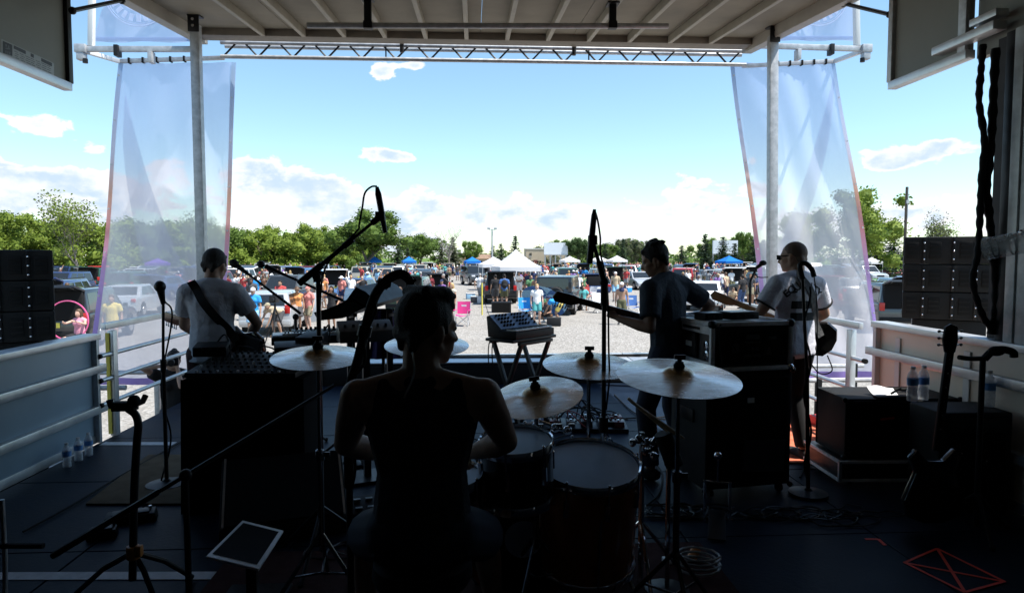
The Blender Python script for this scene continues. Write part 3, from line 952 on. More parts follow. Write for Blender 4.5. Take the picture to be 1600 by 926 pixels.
# overhead microphone left of the drummer
Y = 3.7
base = V((W(497, 430, Y).x, Y, 0))
t = T('overhead_mic_stand', 'tall boom stand holding a pencil microphone up against the big green tree', 'microphone stand', base)
hub = W(497, 432, Y) - base
tripod(t, .30, .32, ph=.4)
B().cyl((0, 0, .05), hub, .0125, n=10).obj('pole', blackm, t)
B().cyl(hub - V((0, 0, .03)), hub + V((0, 0, .03)), .026, n=12).cyl(hub - V((.0, .04, 0)), hub + V((0, .05, 0)), .022, n=12).obj('boom_joint', black, t)
e0, e1 = W(467, 443, Y) - base, W(594, 338, Y) - base
B().tube([e0, e0.lerp(e1, .28), e0.lerp(e1, .285), e0.lerp(e1, .62), e0.lerp(e1, .63), e1], [.019, .019, .013, .013, .009, .009], 10).obj('boom', blackm, t)
B().cyl(e0.lerp(e1, .55), e0.lerp(e1, .66), .018, n=10).obj('boom_collar', black, t)
B().box(e1, (.05, .04, .05)).cyl(e1 - (e1 - e0).normalized() * .06, e1, .018, n=10).obj('mic_clip', black, t, bevel=.006)
m0, m1 = W(589, 292, Y) - base, W(602, 364, Y) - base
B().tube([m0, m0.lerp(m1, .15), m0.lerp(m1, .55), m1], [.009, .017, .0165, .012], 12).obj('pencil_microphone', blackm, t)
cb = spline([W(u, v, Y) - base for u, v in ((589, 291), (580, 292), (570, 302), (566, 325), (561, 352), (560, 358), (540, 380), (520, 400), (506, 425), (501, 460), (499, 510))], 5)
B().tube(cb, .0055, 6).obj('cable', blackr, t)

# overhead microphone in front of the middle guitarist
Y = 3.42
base = V((W(944, 560, Y).x, Y, 0))
t = T('overhead_mic_stand', 'chrome legged boom stand rising between the two right hand cymbals', 'microphone stand', base)
tripod(t, .34, .26, ph=1.0, m=chrome)
hub = W(944, 440, Y) - base
B().cyl((0, 0, .05), (0, 0, .78), .016, n=10).obj('lower_pole', chrome, t)
B().cyl((0, 0, .76), (0, 0, .84), .024, n=12).box((.03, 0, .80), (.05, .02, .03)).obj('pole_clutch', black, t, bevel=.004)
B().cyl((0, 0, .82), hub, .0115, n=10).obj('upper_pole', blackm, t)
e1 = W(926, 375, Y) - base
B().tube([hub - V((0, 0, .12)), hub], .018, 10).sph(hub, .024, 10, 8).obj('boom_joint', black, t)
B().tube([hub, hub.lerp(e1, .45), hub.lerp(e1, .5), e1], [.017, .015, .010, .010], 10).obj('boom', blackm, t)
B().box(e1, (.045, .04, .05)).obj('mic_clip', black, t, bevel=.008)
m0, m1 = W(929, 327, Y) - base, W(921, 412, Y) - base
B().tube([m0, m0.lerp(m1, .12), m0.lerp(m1, .55), m1], [.008, .014, .0165, .016], 12).obj('pencil_microphone', blackm, t)
cb = spline([W(u, v, Y) - base for u, v in ((929, 327), (934, 345), (938, 372), (938, 395), (946, 430), (950, 470), (951, 540), (952, 590), (947, 640))], 5)
B().tube(cb, .005, 6).obj('cable', blackr, t)

# thick bent boom at the drummer's left shoulder
Y = 2.75
base = V((W(545, 700, Y).x, Y, 0))
t = T('bent_boom_stand', 'black stand with a thick bent boom reaching over to the drummer', 'microphone stand', base)
tripod(t, .28, .28, ph=.2)
cb = spline([W(u, v, Y) - base for u, v in ((545, 760), (545, 660), (548, 600), (560, 560), (574, 500), (586, 462), (605, 437), (626, 428), (638, 436), (642, 446))], 6)
B().tube(cb, [.020] * (len(cb) - 8) + [.018] * 8, 10).obj('boom', blackr, t)
B().cyl((0, 0, .05), (0, 0, 1.0), .014, n=8).obj('pole', blackm, t)
B().cyl(cb[-1], cb[-1] + V((.01, .0, -.05)), .020, n=10).obj('microphone', blackm, t)
B().tube([p + V((.018 + .012 * math.sin(i * .8), -.02, .01 * math.cos(i))) for i, p in enumerate(cb)], .006, 6).obj('cable', blackr, t)
for k in (10, 22, 34):
    B().cyl(cb[k] - (cb[k + 1] - cb[k]) * .6, cb[k + 1], .028, n=10).obj('cable_tie', black, t)

# two boom microphones of the left singer at the keyboards
for (mic, tail, hubp, Y, nm) in (((373, 417), (470, 490), (462, 495), 5.9, 'boom microphone with foam ball left of the keyboards'), ((424, 420), (560, 480), (552, 478), 5.6, 'boom microphone pointing at the keyboards from behind the cymbal')):
    base = V((W(hubp[0], hubp[1], Y).x, Y, 0))
    t = T('boom_mic_stand', nm, 'microphone stand', base)
    hub = W(*hubp, Y) - base
    a, c = W(*mic, Y) - base, W(*tail, Y) - base
    tripod(t, .25, .3, ph=.9)
    B().cyl((0, 0, .04), hub, .012, n=8).obj('pole', blackm, t)
    B().sph(hub, .028, 10, 8).obj('boom_joint', black, t)
    B().tube([a.lerp(c, .12), c], [.010, .013], 8).obj('boom', blackm, t)
    micro(t, a.lerp(c, .16), a - c, .17 if hubp[0] < 500 else .24, .030 if hubp[0] < 500 else .026, hubp[0] < 500)

# straight mic stand by the left rail
Y = 5.0
base = V((W(256, 600, Y).x, Y, 0))
t = T('straight_mic_stand', 'straight black microphone stand in front of the hand rail by the photographer', 'microphone stand', base)
B().lathe([(.14, 0), (.14, .018), (.03, .035), (.018, .05)], 24).obj('round_base', blackm, t)
top = W(255, 470, Y) - base
B().cyl((0, 0, .04), (0, 0, .85), .014, n=10).cyl((0, 0, .83), (0, 0, .92), .020, n=10).obj('lower_pole', blackm, t)
B().cyl((0, 0, .9), top, .010, n=10).obj('upper_pole', blackm, t)
micro(t, top - V((0, 0, .02)), (0, -.35, 1), .15, .034)
B().tube(spline([top + V((0, .02, .0)), top + V((.05, .02, -.12)), V((-.03, .02, .7)), V((.03, .02, .35)), V((-.05, .02, .02))], 8), .006, 6).obj('cable', blackr, t)

# mic on boom before the bassist, and the tall stand behind him
Y = 5.75
base = V((W(1172, 600, Y).x, Y, 0))
t = T('singer_mic_stand', 'boom stand with a black foam microphone in front of the bassist mouth', 'microphone stand', base)
tripod(t, .25, .3)
hub = W(1172, 440, Y) - base
B().cyl((0, 0, .04), hub, .012, n=8).obj('pole', blackm, t)
a = W(1182, 418, Y) - base
B().tube([hub, a], .010, 8).obj('boom', blackm, t)
B().sph(W(1192, 411, Y) - base, (.032, .028, .024), 12, 8).obj('foam_ball', blackr, t)
B().cyl(a, W(1190, 413, Y) - base, .016, n=8).obj('microphone_body', blackm, t)
B().tube(spline([a, W(1180, 428, Y) - base, W(1186, 433, Y) - base, W(1200, 433, Y) - base], 4), .005, 6).obj('cable', blackr, t)
Y = 4.55
base = V((W(1262, 790, Y).x, Y, 0))
t = T('clip_mic_stand', 'black stand with a cable wrapped round it behind the bassist', 'microphone stand', base)
B().lathe([(.13, 0), (.13, .02), (.03, .035), (.018, .05)], 24).obj('round_base', blackm, t)
top = W(1254, 436, Y) - base
B().cyl((0, 0, .03), (top.x * .4, 0, .9), .014, n=10).cyl((top.x * .4, 0, .88), top, .011, n=10).obj('pole', blackm, t)
B().tube(spline([top, W(1250, 415, Y) - base, W(1258, 411, Y) - base, W(1268, 420, Y) - base, W(1272, 432, Y) - base], 5), .018, 8).obj('mic_clip', black, t)
B().tube([V((top.x * (z / top.z) * .6 + .022 * math.cos(z * 13), .022 * math.sin(z * 13), z)) for z in [.1 + i * .03 for i in range(int((top.z - .1) / .03))]], .007, 6).obj('wrapped_cable', blackr, t)
B().tube(spline([W(1272, 432, Y) - base, W(1276, 470, Y) - base, W(1277, 560, Y) - base, W(1276, 690, Y) - base], 6), .004, 6).obj('hanging_cable', blackr, t)

# guitar stand and long boom in the near left
Y = 3.1
base = V((W(208, 930, Y).x, Y, 0))
t = T('guitar_stand', 'empty black guitar stand with an orange collar in the near left', 'guitar stand', base)
cb = spline([W(u, v, Y) - base for u, v in ((207, 905), (208, 860), (210, 760), (214, 690), (216, 665), (212, 648), (200, 638))], 6)
B().tube(cb, .017, 10).obj('pole', blackm, t)
c = W(195, 634, Y) - base
B().box(c, (.10, .05, .04)).sph(c + V((.04, 0, .02)), .03, 8, 6).tube([c + V((-.02, .0, 0)), c + V((-.06, .0, .0)), c + V((-.065, 0, .03))], .016, 8).tube([c + V((.03, .02, 0)), c + V((.045, .07, .005)), c + V((.05, .09, .03))], .014, 8).obj('neck_yoke', blackr, t, bevel=.01)
hc = W(208, 862, Y) - base
B().cyl(hc - V((0, 0, .03)), hc + V((0, 0, .03)), .028, n=12).box(hc + V((.03, -.01, .01)), (.03, .03, .05)).obj('orange_collar', mat('orange_plastic', (.55, .20, .04), .5), t, bevel=.006)
for (u, v) in ((120, 930), (240, 935), (300, 905)):
    e = Wz(u, v) - base
    B().tube([hc, hc.lerp(e, .5) + V((0, 0, .03)), e + V((0, 0, .015))], .013, 8).obj('leg', blackm, t)
Y = 2.7
a, c = W(82, 868, Y), W(290, 742, Y)
e = W(522, 602, Y + .55)
base = V((W(300, 760, Y).x, Y + .1, 0))
t = T('long_boom_arm', 'long black boom arm slanting across the black equipment desk', 'boom stand', base)
B().tube([a - base, a.lerp(c, .8) - base], .013, 8).obj('counter_end', blackm, t)
B().tube([a.lerp(c, .8) - base, c - base, e - base], [.009, .009, .008], 8).obj('boom', blackm, t)
hb = c - base
B().sph(hb, .025, 10, 8).obj('boom_joint', black, t)
B().cyl((hb.x, hb.y, .03), hb, .013, n=8).obj('pole', blackm, t)
B().lathe([(.13, 0), (.13, .02), (.02, .04)], 20, Matrix.Translation((hb.x, hb.y, 0))).obj('round_base', blackm, t)
o0 = W(-30, 852, 3.0)
t = T('fallen_rod', 'short dark rod on a stand at the near left edge', 'rod', V((o0.x, o0.y, 0)))
B().tube([V((0, 0, o0.z)), W(68, 852, 3.0) - V((o0.x, o0.y, 0))], [.013, .013], 8).obj('rod', blackm, t)
B().tube([W(3, 780, 3.0) - V((o0.x, o0.y, 0)), W(8, 870, 3.0) - V((o0.x, o0.y, 0)), W(8, 940, 3.0) - V((o0.x, o0.y, 0))], .010, 8).obj('upright', galv, t)
B().lathe([(.1, 0), (.1, .015), (.02, .03)], 16, Matrix.Translation(W(8, 925, 3.0).xy.to_3d() - V((o0.x, o0.y, 0)))).obj('round_base', blackm, t)

# ------------------------------------------------------------------ black desk, wedge, tablet, small gear on the left
Y = 4.45
a, c = W(280, 600, Y), W(474, 588, Y)
t = T('equipment_desk', 'black draped equipment desk carrying a mixer behind the left cymbal', 'desk', V(((a.x + c.x) / 2, Y + .3, 0)))
w_ = c.x - a.x
zt = W(380, 592, Y).z
B().grid(lambda s, t_: (-w_ / 2 + w_ * s + .01 * math.sin(s * 60 + t_), -.3 + .015 * math.sin(s * 44) * (1 - t_) - .03 * (1 - t_), t_ * zt), 60, 4).obj('drape', skirtm, t)
B().box((0, .0, zt / 2), (w_ - .01, .56, zt - .01)).obj('desk_body', skirtm, t, bevel=.01)
base = V(((a.x + c.x) / 2, Y + .28, zt))
t = T('mixing_desk', 'black mixer with rows of small knobs on the draped desk', 'mixer', base, rad(-4))
B().add([(-w_ / 2 + .03, -.26, 0), (w_ / 2 - .03, -.26, 0), (w_ / 2 - .03, .26, 0), (-w_ / 2 + .03, .26, 0), (-w_ / 2 + .03, -.26, .035), (w_ / 2 - .03, -.26, .035), (w_ / 2 - .03, .26, .10), (-w_ / 2 + .03, .26, .10)], [(0, 3, 2, 1), (4, 5, 6, 7), (0, 1, 5, 4), (1, 2, 6, 5), (2, 3, 7, 6), (3, 0, 4, 7)]).obj('mixer_body', black, t, bevel=.008)
kn = B().lathe([(.011, 0), (.009, .018), (.004, .02)], 8).mesh('knob', [blackm], 40)
kw = B().lathe([(.010, 0), (.008, .018), (.004, .02)], 8).mesh('knob', [whitep], 40)
for i in range(14):
    for j in range(5):
        o = link('knob', kw if (i * 5 + j * 3) % 19 == 0 else kn, t, (-w_ / 2 + .10 + i * (w_ - .2) / 13, -.17 + j * .085, .055 + j * .0108))
for i in range(14):
    B().box((-w_ / 2 + .10 + i * (w_ - .2) / 13, -.235, .043), (.012, .02, .014)).obj('fader', whitep if i % 3 == 0 else blackm, t)
for k in range(4):
    o = B().tube(spline([V((-.2 + .15 * k, .2, .1)), V((-.16 + .15 * k, .12, .16)), V((-.1 + .15 * k, .24, .12)), V((-.05 + .14 * k, .3, .02))], 5), .006, 6).obj('patch_cable', blackr, t)

for (dx, dy, dz_, rz_k, d_, nm) in ((.26, -.02, .0, .3, (.24, .18, .09), 'small black control box tilted on the right end of the mixer'), (.36, .12, .0, -.2, (.16, .20, .14), 'small upright black box behind the control box on the mixer'), (-.34, .14, .0, .15, (.22, .16, .07), 'flat black box on the left end of the mixer')):
    t = T('desk_gear', nm, 'audio box', base + V((dx, dy, .115)), rz_k)
    B().box((0, 0, d_[2] / 2 - .01), d_, Matrix.Rotation(rad(8), 4, 'X')).obj('housing', black, t, bevel=.008)
    for k in range(3):
        B().cyl((-.05 + .05 * k, -d_[1] / 2 - .012, d_[2] * .5), (-.05 + .05 * k, -d_[1] / 2 + .01, d_[2] * .5), .008, n=8).obj('knob', blackm, t)
    B().tube(spline([V((0, d_[1] / 2, d_[2] * .5)), V((.06, d_[1] / 2 + .05, d_[2] + .04)), V((.12, .0, d_[2] * .4)), V((.16, -.2, -.05))], 6), .006, 6).obj('lead', blackr, t)

# floor wedge
base = Wz(445, 815)
t = T('floor_wedge', 'dark floor wedge monitor with its grille tilted to the near left', 'stage monitor', base, rad(16))
prof = [(-.30, .0), (.26, 0), (.26, .30), (.10, .40), (-.30, .10)]
Mx = Matrix(((0, 0, 1, 0), (1, 0, 0, 0), (0, 1, 0, 0), (0, 0, 0, 1)))
B().prism(prof, -.36, .36, Mx).obj('cabinet', tolex, t, bevel=.01)
n_ = V((0, -.30, .40)).normalized()
B().add([(x, -.285 + s * .37, .118 + s * .277) for s in (0, 1) for x in (-.33, .33)] + [(x, -.285 + s * .37 - .008, .118 + s * .277 + .010) for s in (0, 1) for x in (-.33, .33)], [(0, 1, 3, 2), (4, 6, 7, 5), (0, 4, 5, 1), (1, 5, 7, 3), (3, 7, 6, 2), (2, 6, 4, 0)]).obj('grille', mat('dark_steel_grille', (.006, .006, .007), .7, spec=.1, bump=.5, bscale=420), t)
for x in (-.34, .34):
    B().bar((x, -.29, .115), (x, .095, .405), .012, .012).obj('grille_edge', galv, t)
# foot controller with a row of switches
base = Wz(560, 800)
t = T('foot_controller', 'dark foot controller with two rows of small switches left of the drummer', 'pedal controller', base, rad(17))
B().add([(-.36, -.11, 0), (.36, -.11, 0), (.36, .11, 0), (-.36, .11, 0), (-.36, -.11, .03), (.36, -.11, .03), (.36, .11, .075), (-.36, .11, .075)], [(0, 3, 2, 1), (4, 5, 6, 7), (0, 1, 5, 4), (1, 2, 6, 5), (2, 3, 7, 6), (3, 0, 4, 7)]).obj('housing', black, t, bevel=.006)
sw = B().box((0, 0, .008), (.045, .03, .012)).mesh('switch', [mat('grey_plastic', (.16, .17, .18), .4)], 40, .003)
for i in range(9):
    for j in range(2):
        link('switch', sw, t, (-.31 + i * .077, -.06 + j * .10, .041 + j * .0205))
# tablet on a low black stand
P4 = [W(u, v, y) for (u, v, y) in ((322, 868, 3.05), (404, 888, 2.95), (443, 828, 3.35), (379, 812, 3.45))]
base = (P4[0] + P4[1] + P4[2] + P4[3]) / 4
t = T('tablet', 'white framed tablet with a dark screen lying tilted in the near left', 'tablet', base)
P4 = [p - base for p in P4]
nrm = (P4[1] - P4[0]).cross(P4[3] - P4[0]).normalized()
b = B()
b.add([p for p in P4] + [p - nrm * .012 for p in P4], [(0, 1, 2, 3), (7, 6, 5, 4), (0, 4, 5, 1), (1, 5, 6, 2), (2, 6, 7, 3), (3, 7, 4, 0)]).obj('white_frame', whitep, t, bevel=.003)
cc = V((0, 0, 0))
b = B()
b.add([p * .86 + nrm * .002 for p in P4], [(0, 1, 2, 3)]).obj('screen', mat('dark_screen_glass', (.003, .003, .003), .5, spec=.03), t, smooth=None)
zb_ = -base.z
B().box((0, .05, (zb_ + -.06) / 2), (.05, .05, -zb_ - .09)).box((0, .05, zb_ + .012), (.3, .3, .024)).obj('low_stand', blackm, t, bevel=.005)
for (u, v, nm, d_) in ((205, 812, 'flat black pedal on the floor behind the guitar stand', (.30, .14, .05)), (160, 838, 'small black pedal on the floor left of the guitar stand', (.16, .10, .05))):
    t = T('effect_pedal', nm, 'pedal', Wz(u, v), rad(20))
    B().box((0, 0, d_[2] / 2), d_, taper=.92).obj('housing', black, t, bevel=.008)
    B().box((0, -.01, d_[2] + .006), (d_[0] * .7, d_[1] * .6, .012)).obj('treadle', blackm, t, bevel=.004)
    B().cyl((d_[0] * .35, .03, d_[2]), (d_[0] * .35, .03, d_[2] + .02), .01, n=8).obj('knob', chrome, t)

# ------------------------------------------------------------------ drum kit
cymm = bpy.data.materials.new('worn_bronze_cymbal')
cymm.use_nodes = True
q = NG(cymm.node_tree)
p = cymm.node_tree.nodes['Principled BSDF']
tt = q.n('ShaderNodeTexCoord').outputs['Object']
sp = q.n('ShaderNodeSeparateXYZ')
cymm.node_tree.links.new(tt, sp.inputs[0])
rr = q.m('SQRT', q.m('ADD', q.m('MULTIPLY', sp.outputs[0], sp.outputs[0]), q.m('MULTIPLY', sp.outputs[1], sp.outputs[1])))
groove = q.m('SINE', q.m('MULTIPLY', rr, 1400.0))
mp = q.n('ShaderNodeMapping')
mp.inputs['Scale'].default_value = (1.0, 3.2, 1.0)
cymm.node_tree.links.new(tt, mp.inputs[0])
nz = q.noise(mp.outputs[0], 8, 9, .7)
col = q.ramp(nz, [(.34, (.42, .38, .32)), (.46, (.76, .73, .68)), (.62, (.93, .92, .90))])
col = q.mix(q.sstep(rr, .075, .055), col, (.40, .30, .17))
cymm.node_tree.links.new(col, p.inputs['Base Color'])
p.inputs['Metallic'].default_value = 1.0
cymm.node_tree.links.new(q.m('ADD', q.m('MULTIPLY', nz, .25), .12), p.inputs['Roughness'])
bp = q.n('ShaderNodeBump')
bp.inputs['Strength'].default_value = .35
bp.inputs['Distance'].default_value = .0012
cymm.node_tree.links.new(q.m('ADD', groove, q.m('MULTIPLY', q.noise(tt, 30, 4), 2.0)), bp.inputs['Height'])
cymm.node_tree.links.new(bp.outputs[0], p.inputs['Normal'])


def cymbal(u, v, Y, dia, pitch, roll, nm, leg=True, lh=None):
    """cymbal on a chrome stand: bell, bow, felt, wing nut"""
    c = W(u, v, Y)
    t = T('cymbal_stand', nm.replace('CYM', 'chrome stand carrying the') if False else nm[1], 'cymbal stand', V((c.x, c.y, 0)), 0, 'cymbal stands')
    Mx = Matrix.Rotation(rad(pitch), 4, 'X') @ Matrix.Rotation(rad(roll), 4, 'Y')
    r = dia / 2
    cy = T('cymbal', nm[0], 'cymbal', c, 0, 'cymbals of the drum kit')
    cy.rotation_euler = Mx.to_euler()
    prof = [(.007, .030), (.02, .030), (.045, .025), (.062, .014), (.070, .007), (.085, .004)]
    for i in range(1, 9):
        x = .085 + (r - .085) * i / 8
        prof.append((x, .004 - .018 * ((x - .085) / (r - .085)) ** 1.6))
    prof += [(r, -.0155)] + [(x, z - .0016) for x, z in prof[::-1]]
    B().lathe(prof, 64, close=False).obj('bronze_disc', cymm, cy, smooth=50)
    B().lathe([(.024, .030), (.026, .040), (.018, .052), (.018, .056)], 14).obj('felt', blackr, cy)
    B().cyl((0, 0, .05), (0, 0, .082), .011, n=8).box((0, 0, .078), (.050, .012, .020)).obj('wing_nut', blackm, cy, bevel=.003)
    h_ = c.z
    B().cyl((0, 0, .28), (0, 0, h_ * .62), .015, n=10).cyl((0, 0, h_ * .6), (0, 0, h_ - .035), .010, n=10).obj('tube', dchrome, t)
    B().cyl((0, 0, h_ * .6 - .03), (0, 0, h_ * .6 + .02), .022, n=10).box((.028, 0, h_ * .6), (.04, .012, .022)).obj('height_clamp', dchrome, t, bevel=.003)
    B().sph((0, 0, h_ - .05), .020, 10, 8).obj('tilter', dchrome, t)
    a0 = u * .37
    for k in range(3):
        a = a0 + k * 2.094
        e = V((math.cos(a) * .27, math.sin(a) * .27, .012))
        B().tube([V((0, 0, .34)), e], .010, 8).tube([V((0, 0, .14)), V((0, 0, .34)).lerp(e, .55)], .006, 6).obj('leg', dchrome, t)
        B().sph(e, .016, 8, 6).obj('rubber_foot', blackr, t)


cymbal(497, 553, 3.25, .435, 7.5, 1, ('crash cymbal left of the drummer with the boom stand behind it', 'chrome stand under the crash cymbal left of the drummer'))
cymbal(667, 535, 3.45, .425, 8, 1, ('small bright cymbal half hidden behind the head of the drummer', 'chrome stand under the cymbal behind the head of the drummer'))
cymbal(920, 566, 3.55, .485, 8.5, 1, ('crash cymbal in the middle, just left of the tall microphone pole', 'chrome stand under the middle crash cymbal'))
cymbal(1060, 584, 2.95, .545, 9, 1.5, ('large ride cymbal in front of the flight case', 'chrome stand under the large ride cymbal'))
cymbal(838, 615, 3.15, .437, 13.5, -9, ('low crash cymbal tilted towards the drummer over the rack tom', 'chrome stand under the low tilted crash cymbal'))

headm = mat('drum_head_coated_sky_tinted', (.38, .46, .56), .42, var=.10, scale=5, spec=.4)  # pale heads, tinted with the blue light of the shade
shellm = mat('red_brown_drum_lacquer', (.26, .055, .018), .22, c2=(.40, .11, .035), scale=5, coat=.5)
shelld = mat('black_drum_lacquer', (.012, .011, .011), .2, coat=.4)


def drum(nm, label, c, dia, h_, M, shell, lugs=8, legs=False):
    t = T(nm, label, 'drum', c, 0, 'drums of the kit')
    t.rotation_euler = M.to_euler()
    r = dia / 2
    B().lathe([(r, -h_), (r, -.02), (r * .97, -.005)], 48).obj('shell', shell, t)
    B().lathe([(r * .985, -.006), (r * .98, .0), (r * .5, .0008), (.001, .001)], 48).obj('drum_head', headm, t)
    for z in (0.004, -h_ - .01):
        B().lathe([(r * 1.015, z - .028), (r * 1.05, z - .026), (r * 1.045, z + .010), (r * 1.03, z + .014), (r * .995, z + .008), (r * 1.0, z - .02), (r * 1.015, z - .028)], 48, close=False).obj('hoop', chrome, t)
    for k in range(lugs):
        a = 2 * math.pi * k / lugs + .2
        x, y = math.cos(a), math.sin(a)
        lg = B().cyl((x * r * 1.02, y * r * 1.02, -.15), (x * r * 1.02, y * r * 1.02, -.07), .014, n=8).obj('lug', chrome, t)
        B().cyl((x * r * 1.045, y * r * 1.045, -.10), (x * r * 1.045, y * r * 1.045, .022), .0045, n=6).sph((x * r * 1.045, y * r * 1.045, .024), .008, 6, 5).obj('tension_rod', chrome, lg)
    if legs:
        for k in range(3):
            a = 2 * math.pi * k / 3 + .6
            x, y = math.cos(a) * r * 1.05, math.sin(a) * r * 1.05
            B().tube([V((x, y, -.14)), V((x, y, -h_ - .05)), V((x * 1.15, y * 1.15, -h_ - .09))], .007, 8).obj('leg', chrome, t)
    return t


c = W(921, 725, 3.2)
drum('floor_tom', 'large red brown floor tom with a grey head beside the drummer', c, .475, c.z - .16, Matrix.Rotation(rad(12), 4, 'X'), shellm, 8, True)
c = W(806, 690, 3.0)
drum('rack_tom', 'smaller black rack tom under the low tilted cymbal', c, .325, .24, Matrix.Rotation(rad(8), 4, 'X') @ Matrix.Rotation(rad(-3), 4, 'Y'), shelld, 6)
c = V((W(690, 720, 2.95).x, 2.95, .70))
drum('snare_drum', 'snare drum in the dark in front of the drummer knees', c, .35, .15, Matrix.Rotation(rad(5), 4, 'X'), shelld, 8)
t = T('bass_drum', 'dark bass drum lying on its side under the rack tom', 'drum', V((W(815, 800, 3.35).x, 3.25, .29)), 0, 'drums of the kit')
Mx = Matrix.Rotation(rad(90), 4, 'X')
B().lathe([(.27, -.42), (.28, -.40), (.28, .0), (.27, .02)], 48, Mx).obj('shell', shelld, t)
B().lathe([(.272, .018), (.001, .021)], 48, Mx, close=False).obj('drum_head', headm, t)
B().lathe([(.27, .0), (.30, .0), (.30, .04), (.27, .04)], 48, Mx, close=False).obj('hoop', shellm, t)
for k in range(8):
    a = k * math.pi / 4 + .3
    B().box((math.cos(a) * .305, .02, math.sin(a) * .305), (.03, .07, .03), Matrix.Rotation(-a, 4, 'Y')).obj('claw', chrome, t)
B().tube([V((0, -.1, .28)), V((0, -.1, .45))], .014, 8).obj('tom_post', chrome, t)
# chrome clamps and tom arm
c = W(845, 668, 3.2)
t = T('tom_mount', 'shiny chrome clamps and arm between the rack tom and the floor tom', 'drum hardware', c)
B().tube([V((-.12, 0, .0)), V((.0, .03, .02)), V((.12, .02, -.02))], .012, 8).obj('arm', chrome, t)
for dx in (-.10, -.02, .07, .13):
    B().sph((dx, .01, .01 - abs(dx) * .2), (.024, .02, .022), 10, 8).box((dx + .015, -.02, .015), (.03, .01, .018)).obj('clamp', chrome, t, bevel=.003)
B().cyl((0, .03, .0), (0, .03, -c.z + .30), .014, n=8).obj('post', chrome, t)
c = W(1003, 690, 3.35)
t = T('hardware_clamp', 'cluster of shiny wing nut clamps right of the floor tom', 'drum hardware', V((c.x, c.y, 0)))
B().cyl((0, 0, .03), (0, 0, c.z + .05), .014, n=8).obj('post', chrome, t)
for k, (dx, dz) in enumerate(((-.05, .0), (-.02, .015), (.02, -.005), (.05, .0), (.02, -.05), (.06, -.07))):
    B().sph((dx, -.01, c.z + dz), (.020, .018, .022), 10, 8).box((dx, -.03, c.z + dz + .012), (.042, .010, .018), Matrix.Rotation(k * .7, 4, 'Y')).obj('clamp', chrome, t, bevel=.003)
for k in range(3):
    a = .5 + k * 2.094
    B().tube([V((0, 0, .32)), V((math.cos(a) * .27, math.sin(a) * .27, .012))], .010, 8).obj('leg', chrome, t)
c = W(1008, 642, 3.25)
t = T('stick_holder', 'three worn wooden drumsticks leaning in a dark holder left of the big cabinet', 'drumstick holder', V((c.x, c.y, 0)))
for k in range(3):
    d0 = V((.10 + .012 * k, -.02 * k, -.085))
    p0 = V((-.085 + .012 * k, .012 * k, c.z + .065 - .012 * k))
    B().tube([p0, p0 + d0 * .15, p0 + d0 * 1.7, p0 + d0 * 1.95], [.0078, .0082, .0075, .004], 8).obj('drumstick', stickw, t)
e = V((.09, 0, c.z - .11))
B().cyl(e, e + V((.06, 0, -.16)), .045, n=12).obj('holder', blackr, t)
B().cyl((e.x + .03, 0, .02), (e.x + .03, 0, e.z - .06), .012, n=8).obj('post', chrome, t)
B().lathe([(.11, 0), (.11, .015), (.02, .03)], 16, Matrix.Translation((e.x + .03, 0, 0))).obj('base', blackm, t)
# hi-hat style pedal hardware shining in the dark
for (u, v, nm, s_) in ((880, 868, 'chrome drum pedal on the floor below the floor tom', 1.0), (1120, 830, 'chrome legged pedal stand at the foot of the big cabinet', 1.2)):
    c = Wz(u, v)
    t = T('drum_pedal', nm, 'drum pedal', c, rad(25 if u < 1000 else -20))
    B().add([(-.05, -.16, .01), (.05, -.16, .01), (.05, .14, .07), (-.05, .14, .07), (-.05, -.16, .02), (.05, -.16, .02), (.05, .14, .085), (-.05, .14, .085)], [(0, 3, 2, 1), (4, 5, 6, 7), (0, 1, 5, 4), (1, 2, 6, 5), (2, 3, 7, 6), (3, 0, 4, 7)]).obj('foot_plate', chrome if s_ == 1 else blackm, t, bevel=.003)
    for x in (-.075, .075):
        B().tube([V((x, .14, .005)), V((x, .16, .22 * s_))], .009, 8).obj('post', chrome, t)
    B().cyl((-.085, .16, .21 * s_), (.085, .16, .21 * s_), .008, n=8).obj('axle', chrome, t)
    B().tube([V((0, .16, .21 * s_)), V((.0, .08, .36 * s_))], .006, 8).sph((0, .075, .37 * s_), .026, 8, 6).obj('beater', chrome, t)
    B().tube([V((-.1, .2, .01)), V((.1, .2, .01))], .008, 6).obj('base_bar', chrome, t)
# throne
TH = W(658, 600, 2.4)
t = T('drum_throne', 'round black drum stool under the drummer', 'stool', (TH.x, 2.4, 0))
B().lathe([(.02, .50), (.165, .50), (.18, .53), (.175, .575), (.15, .59), (.001, .592)], 32).obj('seat', blackr, t)
B().cyl((0, 0, .12), (0, 0, .5), .018, n=10).obj('post', chrome, t)
for k in range(3):
    a = .5 + k * 2.094
    B().tube([V((0, 0, .32)), V((math.cos(a) * .28, math.sin(a) * .28, .015))], .012, 8).obj('leg', chrome, t)
c = Wz(640, 850)
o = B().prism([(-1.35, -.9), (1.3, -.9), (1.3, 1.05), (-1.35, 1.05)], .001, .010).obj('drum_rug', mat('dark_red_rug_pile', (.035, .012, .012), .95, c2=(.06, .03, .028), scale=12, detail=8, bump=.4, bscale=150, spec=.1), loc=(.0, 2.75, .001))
tag(o, 'dark red patterned rug under the drum kit', 'rug')

